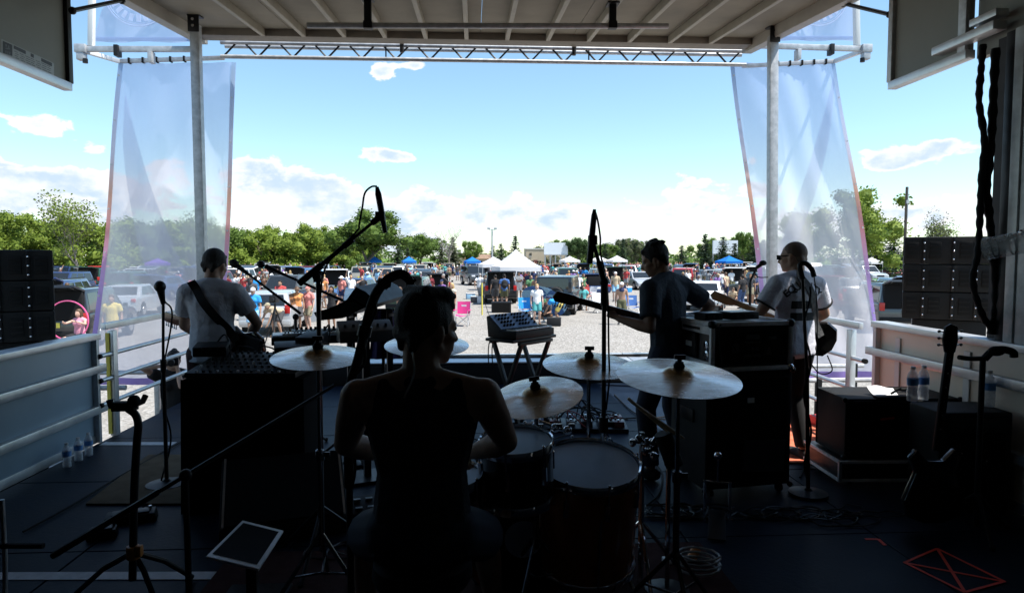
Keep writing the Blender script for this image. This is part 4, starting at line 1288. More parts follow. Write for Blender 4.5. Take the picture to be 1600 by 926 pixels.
# ------------------------------------------------------------------ flight case on the bass cabinet
fcp = mat('flight_case_black_laminate', (.014, .014, .015), .4, bump=.1, bscale=120)
lidm = mat('flight_case_lid_sky_tinted', (.09, .12, .17), .45)  # sky light falling on the lid is painted in as blue grey
X0 = W(1113, 507, 4.5)
PH = rad(10)
CW, CD = .60, .60
zc1, zc0 = X0.z, W(1113, 578, 4.5).z
t = T('flight_case', 'black rack flight case with metal edges and corner balls on the tall bass cabinet', 'flight case', V((X0.x, X0.y, zc0)), PH)
hh = zc1 - zc0
B().box((CW / 2, CD / 2, hh / 2), (CW - .01, CD - .01, hh - .01)).obj('case_body', fcp, t)
B().box((CW / 2, CD / 2, hh - .002), (CW - .04, CD - .04, .012)).obj('lid_sheet', lidm, t)
for z in (.0, hh):
    for (p0, p1) in (((0, 0), (CW, 0)), ((0, 0), (0, CD)), ((CW, 0), (CW, CD)), ((0, CD), (CW, CD))):
        B().bar((p0[0], p0[1], z), (p1[0], p1[1], z), .030, .030).obj('edge_profile', casem, t, bevel=.004)
for (x, y) in ((0, 0), (CW, 0), (0, CD), (CW, CD)):
    B().bar((x, y, .015), (x, y, hh - .015), .030, .030).obj('edge_profile', casem, t, bevel=.004)
    for z in (0, hh):
        B().sph((x, y, z), .030, 10, 8).obj('corner_ball', blackm if z else chrome, t)
# white band and handle on the left face, catch, rear rack opening with gear on the right face
B().box((-.004, CD / 2, hh - .045), (.012, CD - .04, .055)).box((-.004, CD / 2, .03), (.012, CD - .04, .035)).obj('lid_band', casem, t, bevel=.002)
B().box((-.012, CD / 2 - .03, hh - .042), (.006, .24, .018)).obj('name_strip', blackm, t)
h_ = B().box((-.004, CD * .5, hh * .48), (.010, .20, .17)).obj('handle_dish', black, t, bevel=.006)
for (y0, z0, y1, z1) in ((-.1, -.085, .1, -.085), (-.1, .085, .1, .085), (-.1, -.085, -.1, .085), (.1, -.085, .1, .085)):
    B().bar((-.012, CD * .5 + y0, hh * .48 + z0), (-.012, CD * .5 + y1, hh * .48 + z1), .008, .012).obj('dish_rim', chrome, h_)
B().box((-.013, CD * .5, hh * .48), (.006, .085, .035)).obj('dish_label', alu, h_)
for (y, z) in ((.06, .5), (.06, .3), (CD - .06, .5), (CD - .06, .3)):
    B().lathe([(.032, 0), (.034, .008), (.02, .012), (.02, .006)], 16, Matrix.Translation((-.004, y, hh * z)) @ Matrix.Rotation(rad(-90), 4, 'Y')).obj('butterfly_catch', chrome, t)
r_ = B().box((CW / 2, -.004, hh * .48), (CW - .09, .010, hh - .09)).obj('rack_opening', shadeblk, t)
greym = mat('dull_rack_gear', (.06, .062, .065), .5)
for (x, z, w_, d_) in ((.30, .20, .12, .012), (.30, .24, .10, .03), (.30, .10, .13, .014), (.42, .13, .05, .05), (.17, .16, .05, .06), (.45, .23, .06, .02), (.31, .15, .08, .02)):
    B().box((x, -.012, z * hh / .34), (w_, .012, d_)).obj('rack_gear', greym, r_, bevel=.002)
for k in range(3):
    B().tube(spline([V((.12 + .1 * k, -.02, .20)), V((.18 + .1 * k, -.04, .12)), V((.25 + .08 * k, -.03, .18)), V((.3 + .08 * k, -.02, .08))], 5), .005, 6).obj('rack_cable', blackr, r_)
B().tube(spline([V((.05, -.02, hh)), V((.02, -.05, hh - .06)), V((.06, -.04, .0)), V((.05, -.03, -.12))], 5), .006, 6).obj('hanging_cable', blackr, t)
# small boxes on the case
R3 = Matrix.Rotation(PH, 3, 'Z')
for (fx, fy, d_, nm) in ((.52, .34, (.24, .17, .052), 'flat black rectangular box lying on the flight case lid, the larger one'), (.12, .30, (.15, .13, .05), 'small dark box on the flight case lid, left of the larger box')):
    p = V((X0.x, X0.y, zc1 + .0165)) + R3 @ V((CW * fx, CD * fy, 0))
    t = T('black_box', nm, 'box', p, PH + .12)
    B().box((0, 0, d_[2] / 2), d_).obj('housing', black, t, bevel=.006)
    B().box((0, -.001, d_[2] + .001), (d_[0] * .9, d_[1] * .85, .003)).obj('top_plate', mat('grey_top_plate', (.10, .10, .11), .35), t)
    for k in range(3):
        B().cyl((d_[0] * (-.3 + .3 * k), -d_[1] / 2 - .008, d_[2] * .5), (d_[0] * (-.3 + .3 * k), -d_[1] / 2, d_[2] * .5), .008, n=8).obj('socket', blackm, t)
# bass cabinet
cb0 = V((X0.x - .03, X0.y - .02, 0))
t = T('bass_cabinet', 'tall black bass speaker cabinet under the flight case', 'speaker cabinet', cb0, PH)
hc = zc0 - .018
B().box((.33, .28, hc / 2 + .03), (.66, .52, hc - .06)).obj('cabinet', tolex, t, bevel=.015)
B().box((.33, .014, hc / 2 + .03), (.58, .012, hc - .16)).obj('grille', clothb, t)
B().box((.33, .004, hc - .20), (.05, .008, .035)).obj('white_badge', whitep, t)
B().box((-.006, .28, hc * .62), (.016, .2, .09)).obj('side_handle', blackm, t, bevel=.006)
B().box((.44, .006, .28), (.32, .012, .22), Matrix.Rotation(rad(3), 4, 'Y')).obj('jack_plate', mat('dull_grey_plate', (.045, .046, .05), .6), t)
for (x, y) in ((.06, .06), (.60, .06), (.06, .5), (.6, .5)):
    B().cyl((x - .015, y, .03), (x + .015, y, .03), .03, n=10).obj('caster', blackr, t)
for x in (.0, .66):
    for z in (.06, hc):
        B().sph((x, .02, z), .022, 8, 6).obj('corner_cap', blackm, t)

# ------------------------------------------------------------------ amplifier on its dolly, right
base = V((W(1322, 740, 4.75).x, 4.72, 0))
zt, zd = W(1300, 622, 4.75).z, W(1300, 717, 4.75).z
w_ = .88
t = T('amp_dolly', 'metal edged flight case tray on casters under the guitar amplifier', 'dolly', base, rad(-2))
zl = W(1300, 748, 4.75).z
B().box((w_ / 2 - .05, .25, (zd + zl) / 2), (w_ + .06, .56, zd - zl)).obj('tray', fcp, t, bevel=.006)
for z in (zd - .005, zl + .01):
    B().bar((-.08, -.032, z), (w_ - .02, -.032, z), .018, .022).bar((-.082, -.03, z), (-.082, .53, z), .018, .022).obj('edge_profile', casem, t, bevel=.003)
for x in (-.06, w_ - .06):
    B().bar((x - .02, -.032, zl), (x - .02, -.032, zd), .022, .022).obj('corner_profile', alu, t)
for (x, y) in ((.02, .04), (w_ - .14, .04), (.02, .46), (w_ - .14, .46)):
    wv = B().cyl((x - .02, y, .045), (x + .02, y, .045), .045, n=14).obj('caster', blackr, t)
    B().box((x, y, (.045 + zl) / 2 + .02), (.06, .05, zl - .06)).obj('caster_fork', galv, wv)
t = T('guitar_amplifier', 'black guitar combo amplifier with bottles standing on it', 'amplifier', V((base.x, base.y, zd + .006)), rad(-2))
ha = zt - zd - .006
B().box((w_ / 2 - .05, .24, ha / 2), (w_ - .04, .46, ha)).obj('cabinet', tolex, t, bevel=.016)
B().box((w_ / 2 - .05, .004, ha * .44), (w_ - .14, .012, ha * .72)).obj('grille', clothb, t)
B().box((w_ / 2 - .05, .004, ha * .9), (w_ - .14, .014, ha * .12)).obj('control_panel', blackm, t)
for k in range(7):
    B().cyl((.1 + k * .11, -.012, ha * .9), (.1 + k * .11, .004, ha * .9), .011, n=10).obj('knob', black, t)
B().bar((.22, -.006, ha * .66), (.32, -.006, ha * .69), .006, .016).obj('red_badge', redp, t)
for x in (-.03, w_ - .07):
    for z in (.01, ha - .01):
        B().sph((x, .012, z), .022, 8, 6).obj('corner_cap', blackm, t)
B().tube([V((.35, .24, ha)), V((.37, .24, ha + .022)), V((.55, .24, ha + .022)), V((.57, .24, ha))], .012, 8).obj('carry_handle', blackr, t)
for (u, v, nm) in ((1425, 626, 'water bottle on the guitar amplifier, left one of two'), (1442, 624, 'water bottle on the guitar amplifier, right one of two')):
    p = Wz(u, v, zt)
    p.z = zt + .001
    bottle(p, .245, nm, 'pair of bottles on the guitar amplifier', 1.12)
p = Wz(1395, 622, zt)
o = B().grid(lambda s, t_: (-.10 + .2 * s, -.06 + .14 * t_, .004 + .05 * t_ * t_ + .012 * math.sin(s * 5)), 8, 6).obj('paper_sheet', whitep, loc=(p.x, p.y + .08, zt))
tag(o, 'curled white paper sheet behind the black strap on the amplifier', 'paper')
t = T('black_strap', 'folded black strap and pedal lying on the amplifier top', 'strap', (p.x - .02, p.y, zt + .002), rad(4))
B().box((0, -.02, .012), (.26, .06, .02)).obj('strap_end', blackr, t, bevel=.008)
B().bar((.04, .05, .02), (.10, .02, .07), .022, .014).obj('strap_loop', blackr, t, bevel=.004)
# second amplifier at the right edge
b2 = V((gx(1478, 4.17), 4.17, 0))
t = T('black_amplifier', 'large black amplifier at the right edge behind the hanging guitar', 'amplifier', b2, rad(-3))
z2 = .66
wa = XR - .06 - b2.x
B().box((wa / 2, .17, z2 / 2), (wa, .34, z2)).obj('cabinet', tolex, t, bevel=.02)
B().box((wa / 2, -.004, z2 * .45), (wa - .1, .012, z2 * .7)).obj('grille', clothb, t)
B().box((wa / 2, -.004, z2 * .9), (wa - .1, .014, .06)).obj('control_panel', blackm, t)
for k in range(2):
    B().sph((.14 + .16 * k, -.014, z2 * .60 - .05 * k), .006, 8, 6).obj('jewel_light', chrome, t)
bottle(V((W(1545, 628, 4.32).x, 4.32, z2 + .001)), .24, 'water bottle on the black amplifier at the right edge', None, 1.1)

# hanging guitar on its stand
hp = W(1484, 545, 3.86)
t = T('hanging_guitar', 'dark electric guitar hanging upright in a stand before the right amplifier', 'guitar', V((hp.x, 3.86, hp.z)))
B().bar((0, 0, .0), (-.03, .04, -.62), .048, .022, V((0, 1, 0))).obj('neck', blackm, t, bevel=.006)
hs = [(-.03, -.02), (.03, -.02), (.045, .05), (.04, .13), (.0, .15), (-.035, .13), (-.045, .05)]
Mx = Matrix.Rotation(rad(90), 4, 'X')
hd_ = B().prism(hs, -.010, .008, Mx).obj('headstock', blackm, t, bevel=.004)
for k in range(3):
    for s_ in (-1, 1):
        B().cyl((s_ * .035, .0, .02 + k * .04), (s_ * .062, .0, .025 + k * .04), .004, n=6).sph((s_ * .068, 0, .025 + k * .04), (.012, .006, .009), 8, 6).obj('tuning_peg', chrome, hd_)
for k in range(6):
    z = -.06 - k * .085
    B().sph((-.03 * z / -.62, -.012 + .04 * z / -.62, z), .005, 6, 5).obj('fret_dot', mat('pale_inlay', (.25, .25, .25), .3), t)
gb = [(-.16, -.22), (-.06, -.26), (.06, -.26), (.16, -.22), (.19, -.12), (.15, -.02), (.12, .05), (.16, .14), (.12, .19), (.05, .12), (-.05, .12), (-.12, .19), (-.16, .14), (-.12, .05), (-.15, -.02), (-.19, -.12)]
B().prism(gb, -.02, .022, Matrix.Translation((-.04, .045, -.80)) @ Mx).obj('guitar_body', shelld, t, bevel=.008)
base = V((W(1530, 700, 3.84).x, 3.84, 0))
t = T('neck_stand', 'black guitar stand with a hooked neck holder beside the hanging guitar', 'guitar stand', base)
zk = W(1530, 560, 3.84).z
tripod(t, .25, .24, ph=.2)
B().cyl((0, 0, .05), (0, 0, zk), .017, n=10).obj('pole', blackm, t)
B().tube(spline([V((0, 0, zk)), V((-.05, -.03, zk + .005)), V((-.13, -.06, zk + .01)), V((-.2, -.07, zk + .02))], 4), .014, 8).obj('neck_yoke', blackr, t)
B().tube(spline([V((.01, 0, zk + .0)), V((.03, -.03, zk + .045)), V((.08, -.04, zk + .06)), V((.14, -.05, zk + .045)), V((.15, -.05, zk + .015))], 4), .022, 8).sph((.05, -.04, zk + .05), (.05, .03, .03), 10, 8).obj('yoke_lock', blackr, t)

# pedalboard in the middle of the stage floor
base = Wz(905, 672)
t = T('pedal_board', 'crowded board of small effect pedals and wires behind the drums', 'pedalboard', base, rad(-6))
B().box((0, .12, .02), (.92, .42, .04)).obj('board', blackm, t, bevel=.006)
pc = [(.04, .05, .16), (.16, .03, .02), (.30, .31, .32), (.03, .03, .03), (.20, .22, .26), (.10, .03, .03), (.05, .06, .07), (.28, .26, .20), (.02, .03, .10), (.16, .17, .18)]
rr = random.Random(3)
for i in range(12):
    x, y = -.38 + (i % 6) * .15, .02 + (i // 6) * .20
    c = pc[i % len(pc)]
    pd = B().box((x, y, .068), (.085 + .03 * (i % 2), .13, .055), taper=.93).obj('effect_pedal', mat('pedal_paint_%d' % (i % len(pc)), c, .35), t, bevel=.005)
    B().cyl((x, y - .03, .09), (x, y - .03, .112), .012, n=8).obj('foot_switch', chrome, pd)
    for k in (-1, 1):
        B().cyl((x + .022 * k, y + .035, .09), (x + .022 * k, y + .035, .112), .009, n=8).obj('knob', blackm if i % 3 else whitep, pd)
for i in range(14):
    x0, x1, y0 = rr.uniform(-.45, .45), rr.uniform(-.45, .45), rr.uniform(-.05, .3)
    B().tube(spline([V((x0, y0, .05)), V((x0 * .7 + x1 * .3, y0 + rr.uniform(-.1, .1), rr.uniform(.12, .24))), V((x1, rr.uniform(-.1, .35), rr.uniform(.06, .16))), V((x1 + rr.uniform(-.1, .1), rr.uniform(-.12, .4), .03))], 6), .006, 6).obj('patch_cable', blackr if i % 5 else mat('red_cable', (.25, .02, .02), .5), t)

# ------------------------------------------------------------------ synthesizers
pnl = mat('synth_blue_grey_panel', (.17, .25, .40), .35)
ivory = mat('ivory_keys', (.70, .69, .66), .3)


def xstand(t, w_, h_, d_, m=blackm):
    for x in (-w_ / 2, w_ / 2):
        for s_ in (-1, 1):
            B().bar((x, -d_ / 2 * s_, .01), (x, d_ / 2 * s_, h_), .035, .035, V((1, 0, 0))).obj('leg', m, t, bevel=.004)
    for y in (-d_ / 2, d_ / 2):
        B().bar((-w_ / 2 - .04, y, h_), (w_ / 2 + .04, y, h_), .035, .03).obj('support_bar', m, t, bevel=.004)
        B().bar((-w_ / 2, y, .02), (w_ / 2, y, .02), .03, .03).obj('foot_bar', m, t, bevel=.004)


c = W(815, 522, 6.45)
rzs = rad(47)
t = T('keyboard_stand', 'black folding stand under the small synthesizer at the stage front', 'keyboard stand', V((c.x, c.y, 0)), rzs)
xstand(t, .42, c.z - .06, .34)
B().box((0, 0, c.z - .03), (.66, .34, .03)).obj('shelf', blackm, t, bevel=.01)
t = T('small_synthesizer', 'small synthesizer with a raised knob panel facing away from the crowd', 'synthesizer', V((c.x, c.y, c.z - .012)), rzs)
Mx = Matrix(((0, 0, 1, 0), (1, 0, 0, 0), (0, 1, 0, 0), (0, 0, 0, 1)))
B().prism([(-.17, 0), (.17, 0), (.19, .19), (.17, .20), (.02, .075), (-.17, .065)], -.29, .29, Mx).obj('case', black, t, bevel=.006)
B().add([(-.27, .175, .205), (.27, .175, .205), (.27, .025, .083), (-.27, .025, .083), (-.27, .172, .203), (.27, .172, .203), (.27, .022, .081), (-.27, .022, .081)], [(0, 1, 2, 3), (7, 6, 5, 4), (0, 4, 5, 1), (2, 6, 7, 3), (1, 5, 6, 2), (3, 7, 4, 0)]).obj('knob_panel', pnl, t)
km = B().lathe([(.011, 0), (.010, .02), (.003, .022)], 8).mesh('knob', [blackr], 40)
nn = V((0, -.122, .15)).normalized()
for j in range(4):
    for i in range(12):
        if (i * 7 + j * 5) % 5 != 0:
            s_ = .15 + j * .23
            p = V((-.25 + i * .0455, .025 + .15 * s_, .083 + .122 * s_)) + nn * .003
            link('knob', km, t, M=Matrix.Translation(p) @ nn.to_track_quat('Z', 'Y').to_matrix().to_4x4())
wk = B().box((0, 0, .006), (.0205, .12, .012)).mesh('white_key', [ivory], 40, .002, 1)
bk = B().box((0, 0, .012), (.012, .075, .014)).mesh('black_key', [blackm], 40, .002, 1)
for i in range(24):
    link('white_key', wk, t, (-.262 + i * .0228, -.10, .071))
    if i % 7 not in (2, 6) and i < 23:
        link('black_key', bk, t, (-.262 + (i + .5) * .0228, -.075, .073))
B().box((0, -.02, .082), (.50, .04, .006)).obj('control_strip', blackm, t)
for k in range(2):
    B().tube(spline([V((-.05 + .04 * k, .15, .02)), V((-.16 + .05 * k, .26, -.05)), V((-.16 + .06 * k, .27, -.4)), V((-.1 + .08 * k, .25, -1.0))], 6), .006, 6).obj('cable', blackr, t)

# keyboards of the left player: two tiers on one stand, seen from behind his right
c = W(560, 545, 5.6)
t = T('two_tier_stand', 'tall black two tier keyboard stand behind the left crash cymbal', 'keyboard stand', V((c.x, 5.6, 0)), rad(18))
for (x, z1) in ((-.05, 1.28), (.28, 1.22)):
    B().bar((x, .12, .02), (x, .12, z1), .05, .05, V((0, 1, 0))).obj('upright', blackm, t, bevel=.006)
    B().bar((x, -.3, .02), (x, .34, .02), .05, .03).obj('foot', blackm, t, bevel=.006)
for z in (.92, 1.19):
    for x in (-.05, .28):
        B().bar((x, .12, z - .03), (x, -.2, z + .01), .03, .03).obj('arm', blackm, t, bevel=.004)
silv = mat('silver_keyboard_top', (.62, .70, .82), .30, var=.05)
# upper keyboard: black end cheek with a wavy silver deck
e0 = [(492, 488), (500, 500), (556, 497), (590, 478), (608, 480), (606, 470), (578, 452), (560, 450), (540, 462), (530, 474)]
ub = W(550, 475, 5.5)
t = T('upper_keyboard', 'black keyboard with a curved silver top tilted on the upper tier', 'keyboard', ub)
P = [W(u, v, 5.5) - ub for u, v in ((490, 488), (497, 501), (535, 497), (575, 478), (586, 481), (590, 474), (572, 456), (556, 448), (540, 470), (515, 481))]
bk_ = [p + V((.14, .95, .015)) for p in P]
nP = len(P)
B().add(P + bk_, [tuple(range(nP)), tuple(range(2 * nP - 1, nP - 1, -1))] + [(i, nP + i, nP + (i + 1) % nP, (i + 1) % nP) for i in range(nP)]).obj('case', black, t, smooth=30)
S0 = [W(u, v, 5.5) - ub for u, v in ((537, 469), (548, 467), (560, 470), (568, 477), (578, 478), (583, 474))]
S1 = [W(u, v, 6.35) - ub for u, v in ((540, 451), (552, 450), (563, 452), (574, 455), (590, 452), (602, 449))]
b = B()
b.add(S0 + S1 + [p - V((0, 0, .02)) for p in S0 + S1], [(i, i + 1, 7 + i, 6 + i) for i in range(5)] + [(12 + i, 18 + i, 19 + i, 13 + i) for i in range(5)] + [(i, 12 + i, 13 + i, i + 1) for i in range(5)])
b.obj('silver_deck', silv, t, smooth=60)
em = W(578, 455, 6.1) - ub
B().lathe([(.055, 0), (.055, .006), (.001, .007)], 20, Matrix.Translation(em + V((0, 0, .0))) @ Matrix.Rotation(rad(25), 4, 'X')).obj('round_sticker', mat('round_sticker_print', (.55, .42, .36), .5, c2=(.25, .12, .10), scale=30), t)
lb = W(495, 530, 5.3)
t = T('lower_keyboard', 'long keyboard on the lower tier with silver end and dark controls', 'keyboard', lb, rad(16))
B().box((0, .1, 0), (.66, .30, .06)).obj('case', black, t, bevel=.01)
B().box((-.05, .09, .036), (.54, .24, .014)).obj('top_panel', silv, t, bevel=.003)
B().box((.05, .16, .052), (.46, .10, .02)).obj('control_strip', blackm, t)
for i in range(22):
    link('white_key', wk, t, (-.24 + i * .0228, .03, .044))
    if i % 7 not in (2, 6):
        link('black_key', bk, t, (-.24 + (i + .5) * .0228, .055, .046))
for i in range(12):
    link('knob', km, t, (-.14 + i * .035, .16, .062))
gb_ = W(545, 522, 5.0)
t = T('grey_amp_head', 'grey slanted control unit standing before the lower keyboard', 'control unit', V((gb_.x + .12, 5.05, gb_.z)), rad(20))
B().add([(-.2, -.05, -.06), (.2, -.05, -.06), (.2, .12, -.06), (-.2, .12, -.06), (-.2, -.02, .02), (.2, -.02, .02), (.2, .12, .09), (-.2, .12, .09)], [(0, 3, 2, 1), (4, 5, 6, 7), (0, 1, 5, 4), (1, 2, 6, 5), (2, 3, 7, 6), (3, 0, 4, 7)]).obj('housing', mat('dark_grey_metal', (.03, .033, .036), .4), t, bevel=.008)
for i in range(6):
    link('knob', km, t, (-.15 + i * .06, .03, .047))
B().box((.0, .03, (-gb_.z - .06) / 2), (.05, .05, gb_.z - .06)).box((0, .03, -gb_.z + .012), (.4, .3, .024)).obj('stand', blackm, t)
tw = W(598, 462, 5.9)
o = B().grid(lambda s, t_: (-.09 + .18 * s * (1 + .5 * t_) - .03 * t_, .03 * math.sin(s * 14 + t_) - .02 * t_, -.42 * t_), 16, 10).obj('purple_towel', mat('dark_purple_towelling', (.035, .022, .09), .95, bump=.4, bscale=200), loc=tw - V((0, 0, .12)))
tag(o, 'dark purple striped towel hanging behind the bent boom', 'towel')
B_ = B().bar((-.1, 0, 0), (.1, 0, 0), .02, .02).bar((0, .0, 0), (.0, 0.0, -tw.z + .14), .025, .025, V((0, 1, 0))).box((0, 0, -tw.z + .13), (.34, .34, .02)).obj('towel_rail', blackm, loc=tw - V((0, 0, .12)))
tag(B_, 'black upright holding the purple towel', 'stand')

# ------------------------------------------------------------------ people: bodies grown from tapered limbs and fused into one skin
def capsule(b, p0, p1, r0, r1, side=None, n=12, flat0=False, flat1=False):
    """tapered limb with elliptical section; r = (half width along side, half depth)"""
    p0, p1 = V(p0), V(p1)
    r0 = r0 if isinstance(r0, (tuple, list)) else (r0, r0)
    r1 = r1 if isinstance(r1, (tuple, list)) else (r1, r1)
    d = p1 - p0
    t = d.normalized() if d.length > 1e-6 else V((0, 0, 1))
    s = V(side) if side is not None else t.orthogonal()
    s = s - t * s.dot(t)
    s = s.normalized() if s.length > 1e-4 else t.orthogonal().normalized()
    q = t.cross(s)
    rings = []
    if flat0:
        rings.append((p0, r0[0], r0[1]))
    else:
        for a in (-80, -50, -22):
            k, c = math.sin(rad(a)), math.cos(rad(a))
            rings.append((p0 + t * k * min(r0), r0[0] * c, r0[1] * c))
    rings.append((p0.lerp(p1, .001), r0[0], r0[1]))
    rings.append((p0.lerp(p1, .5), (r0[0] + r1[0]) / 2, (r0[1] + r1[1]) / 2))
    rings.append((p0.lerp(p1, .999), r1[0], r1[1]))
    if flat1:
        rings.append((p1, r1[0], r1[1]))
    else:
        for a in (22, 50, 80):
            k, c = math.sin(rad(a)), math.cos(rad(a))
            rings.append((p1 + t * k * min(r1), r1[0] * c, r1[1] * c))
    o = len(b.v)
    for (c, ra, rb) in rings:
        for i in range(n):
            an = 2 * math.pi * i / n
            b.v.append(tuple(c + s * (ra * math.cos(an)) + q * (rb * math.sin(an))))
    m = len(rings)
    fs = [(o + j * n + i, o + j * n + (i + 1) % n, o + (j + 1) * n + (i + 1) % n, o + (j + 1) * n + i) for j in range(m - 1) for i in range(n)]
    fs += [tuple(o + i for i in range(n))[::-1], tuple(o + (m - 1) * n + i for i in range(n))]
    b.f += fs
    b.mi += [0] * len(fs)


def fuse(b, name, voxel, smooth=5):
    """one continuous skin over the limbs"""
    me = b.mesh(name + '_limbs')
    o = bpy.data.objects.new('limbs', me)
    COL.objects.link(o)
    m = o.modifiers.new('r', 'REMESH')
    m.mode, m.voxel_size, m.adaptivity = 'VOXEL', voxel, 0.0
    if smooth:
        k = o.modifiers.new('s', 'SMOOTH')
        k.factor, k.iterations = .5, smooth
    dg = bpy.context.evaluated_depsgraph_get()
    out = bpy.data.meshes.new_from_object(o.evaluated_get(dg))
    bpy.data.objects.remove(o)
    bpy.data.meshes.remove(me)
    out.name = name
    out.shade_smooth()
    out.materials.clear()
    return out


def ik(a, c, l1, l2, pole):
    """the joint between a and c, bent towards pole"""
    a, c, pole = V(a), V(c), V(pole)
    d = c - a
    L = min(d.length, (l1 + l2) * .999)
    t = d.normalized()
    c = a + t * L
    x = (l1 * l1 - l2 * l2 + L * L) / (2 * L)
    h = math.sqrt(max(l1 * l1 - x * x, 1e-6))
    p = pole - t * pole.dot(t)
    p = p.normalized() if p.length > 1e-5 else t.orthogonal().normalized()
    return a + t * x + p * h, c


class Human:
    """joints of a posed figure; faces +y, stands on z = 0, x to its right"""
    def __init__(s, h=1.75, pelvis=(0, 0, .95), lean=0, twist=0, tilt=0, hyaw=0, hpitch=0, lh=(-.25, .06, .86), rh=(.25, .06, .86),
                 lp=(-.4, -1, 0), rp=(.4, -1, 0), lf=(-.11, 0, .0), rf=(.11, 0, 0), lk=(-.1, 1, 0), rk=(.1, 1, 0), fem=False, curl=.5,
                 lfy=8, rfy=-8, wide=1.0, hs=1.0, arm=1.0, lpn=None, rpn=None, rel=True):
        k = h / 1.75
        s.k, s.fem, s.curl, s.hs, s.arm = k, fem, curl, hs, arm
        s.pel = V(pelvis) * k
        s.T = Matrix.Translation(s.pel) @ Matrix.Rotation(rad(twist), 4, 'Z') @ Matrix.Rotation(rad(tilt), 4, 'Y') @ Matrix.Rotation(rad(-lean), 4, 'X')
        u = lambda x, y, z: s.T @ (V((x, y, z)) * k)
        w = wide * (.93 if fem else 1.0)
        s.w = w
        s.right = (s.T.to_3x3() @ V((1, 0, 0))).normalized()
        s.fwd = (s.T.to_3x3() @ V((0, 1, 0))).normalized()
        s.waist, s.chest, s.ribs, s.neck = u(0, .0, .17), u(0, -.005, .37), u(0, .0, .29), u(0, -.015, .50)
        s.ls, s.rs = u(-.180 * w, -.015, .438), u(.180 * w, -.015, .438)
        pelr = Matrix.Rotation(rad(twist), 3, 'Z')
        s.lhip, s.rhip = s.pel + pelr @ V((-.09, 0, -.03)) * k, s.pel + pelr @ V((.09, 0, -.03)) * k
        s.hr = s.T.to_3x3() @ Matrix.Rotation(rad(lean * .75), 3, 'X') @ Matrix.Rotation(rad(hyaw), 3, 'Z') @ Matrix.Rotation(rad(-hpitch), 3, 'X')
        s.nk2 = u(0, .005, .55)
        s.hd = s.nk2 + s.hr @ V((0, .02, .105)) * k * (hs * .6 + .4)
        s.le, s.lw = ik(s.ls, V(lh) * k, .29 * k, .265 * k, lp)
        s.re, s.rw = ik(s.rs, V(rh) * k, .29 * k, .265 * k, rp)
        s.lkn, s.lan = ik(s.lhip, (V(lf) + V((0, 0, .085))) * k, .43 * k, .43 * k, lk)
        s.rkn, s.ran = ik(s.rhip, (V(rf) + V((0, 0, .085))) * k, .43 * k, .43 * k, rk)
        s.lfd = Matrix.Rotation(rad(lfy), 3, 'Z') @ V((0, 1, 0))
        s.rfd = Matrix.Rotation(rad(rfy), 3, 'Z') @ V((0, 1, 0))
        s.lpn, s.rpn = lpn, rpn

    def torso(s, b, e=0.0, tail=0.0):
        k, r = s.k, s.right
        f = .92 if s.fem else 1.0
        capsule(b, s.lhip.lerp(s.pel, .35), s.rhip.lerp(s.pel, .35), ((.105 + e) * k, (.098 + e) * k), ((.105 + e) * k, (.098 + e) * k), (0, 1, 0))
        capsule(b, s.pel, s.waist, ((.15 + e) * k, (.102 + e) * k), ((.135 * f + e) * k, (.095 + e) * k), r)
        capsule(b, s.waist, s.chest, ((.135 * f + e) * k, (.095 + e) * k), ((.165 * s.w + e) * k, (.108 + e) * k), r)
        capsule(b, s.chest, s.chest.lerp(s.neck, .62), ((.165 * s.w + e) * k, (.105 + e) * k), ((.115 * s.w + e) * k, (.075 + e) * k), r)
        for sh in (s.ls, s.rs):
            capsule(b, s.neck.lerp(s.chest, .02), sh, ((.046 + e) * k, (.055 + e) * k), ((.052 + e) * k, (.056 + e) * k))
            capsule(b, s.ribs.lerp(sh, .35), sh, (.075 + e) * k, (.054 + e) * k)
        if s.fem:
            for q in (-1, 1):
                c = s.chest + s.right * (.07 * q * k) + s.fwd * (.075 * k) - V((0, 0, .02 * k))
                b.sph(c, (.062 + e) * k, 10, 8)

    def hand(s, b, e, w, pn, left, fine):
        k = s.k
        d = (w - e).normalized()
        n = V(pn) if pn is not None else (s.right * (1 if left else -1))
        n = (n - d * n.dot(d)).normalized()
        sd = d.cross(n)                       # across the palm
        th = -sd if sd.dot(s.fwd) < 0 else sd
        c0, c1 = w + d * .02 * k, w + d * .085 * k
        capsule(b, c0, c1, (.030 * k, .016 * k), (.040 * k, .014 * k), sd)
        cu = s.curl
        if not fine:
            capsule(b, c1, c1 + (d * .06 + n * .05 * cu) * k, (.037 * k, .014 * k), (.03 * k, .012 * k), sd)
            capsule(b, w + d * .03 * k + th * .03 * k, w + d * .085 * k + th * .045 * k + n * .02 * k, .013 * k, .010 * k)
            return
        for i, (off, ln) in enumerate(((.033, .074), (.0115, .083), (-.0105, .077), (-.031, .060))):
            st = c1 + th * (off * k) - d * .004 * k
            a1, a2, a3 = cu * (.9 + .1 * i), cu * (2.0 + .1 * i), cu * (2.9 + .1 * i)
            p1 = st + (d * math.cos(a1) + n * math.sin(a1)) * (ln * .46 * k)
            p2 = p1 + (d * math.cos(a2) + n * math.sin(a2)) * (ln * .32 * k)
            p3 = p2 + (d * math.cos(a3) + n * math.sin(a3)) * (ln * .25 * k)
            capsule(b, st, p1, .0098 * k, .0088 * k, n=8)
            capsule(b, p1, p2, .0088 * k, .0082 * k, n=8)
            capsule(b, p2, p3, .0082 * k, .0072 * k, n=8)
        t0 = w + d * .028 * k + th * .026 * k
        t1 = t0 + (d * .7 + th * .65 + n * .35).normalized() * .042 * k
        t2 = t1 + (d * .85 + th * .1 + n * .6 * (cu + .3)).normalized() * .032 * k
        capsule(b, t0, t1, .015 * k, .0115 * k, n=8)
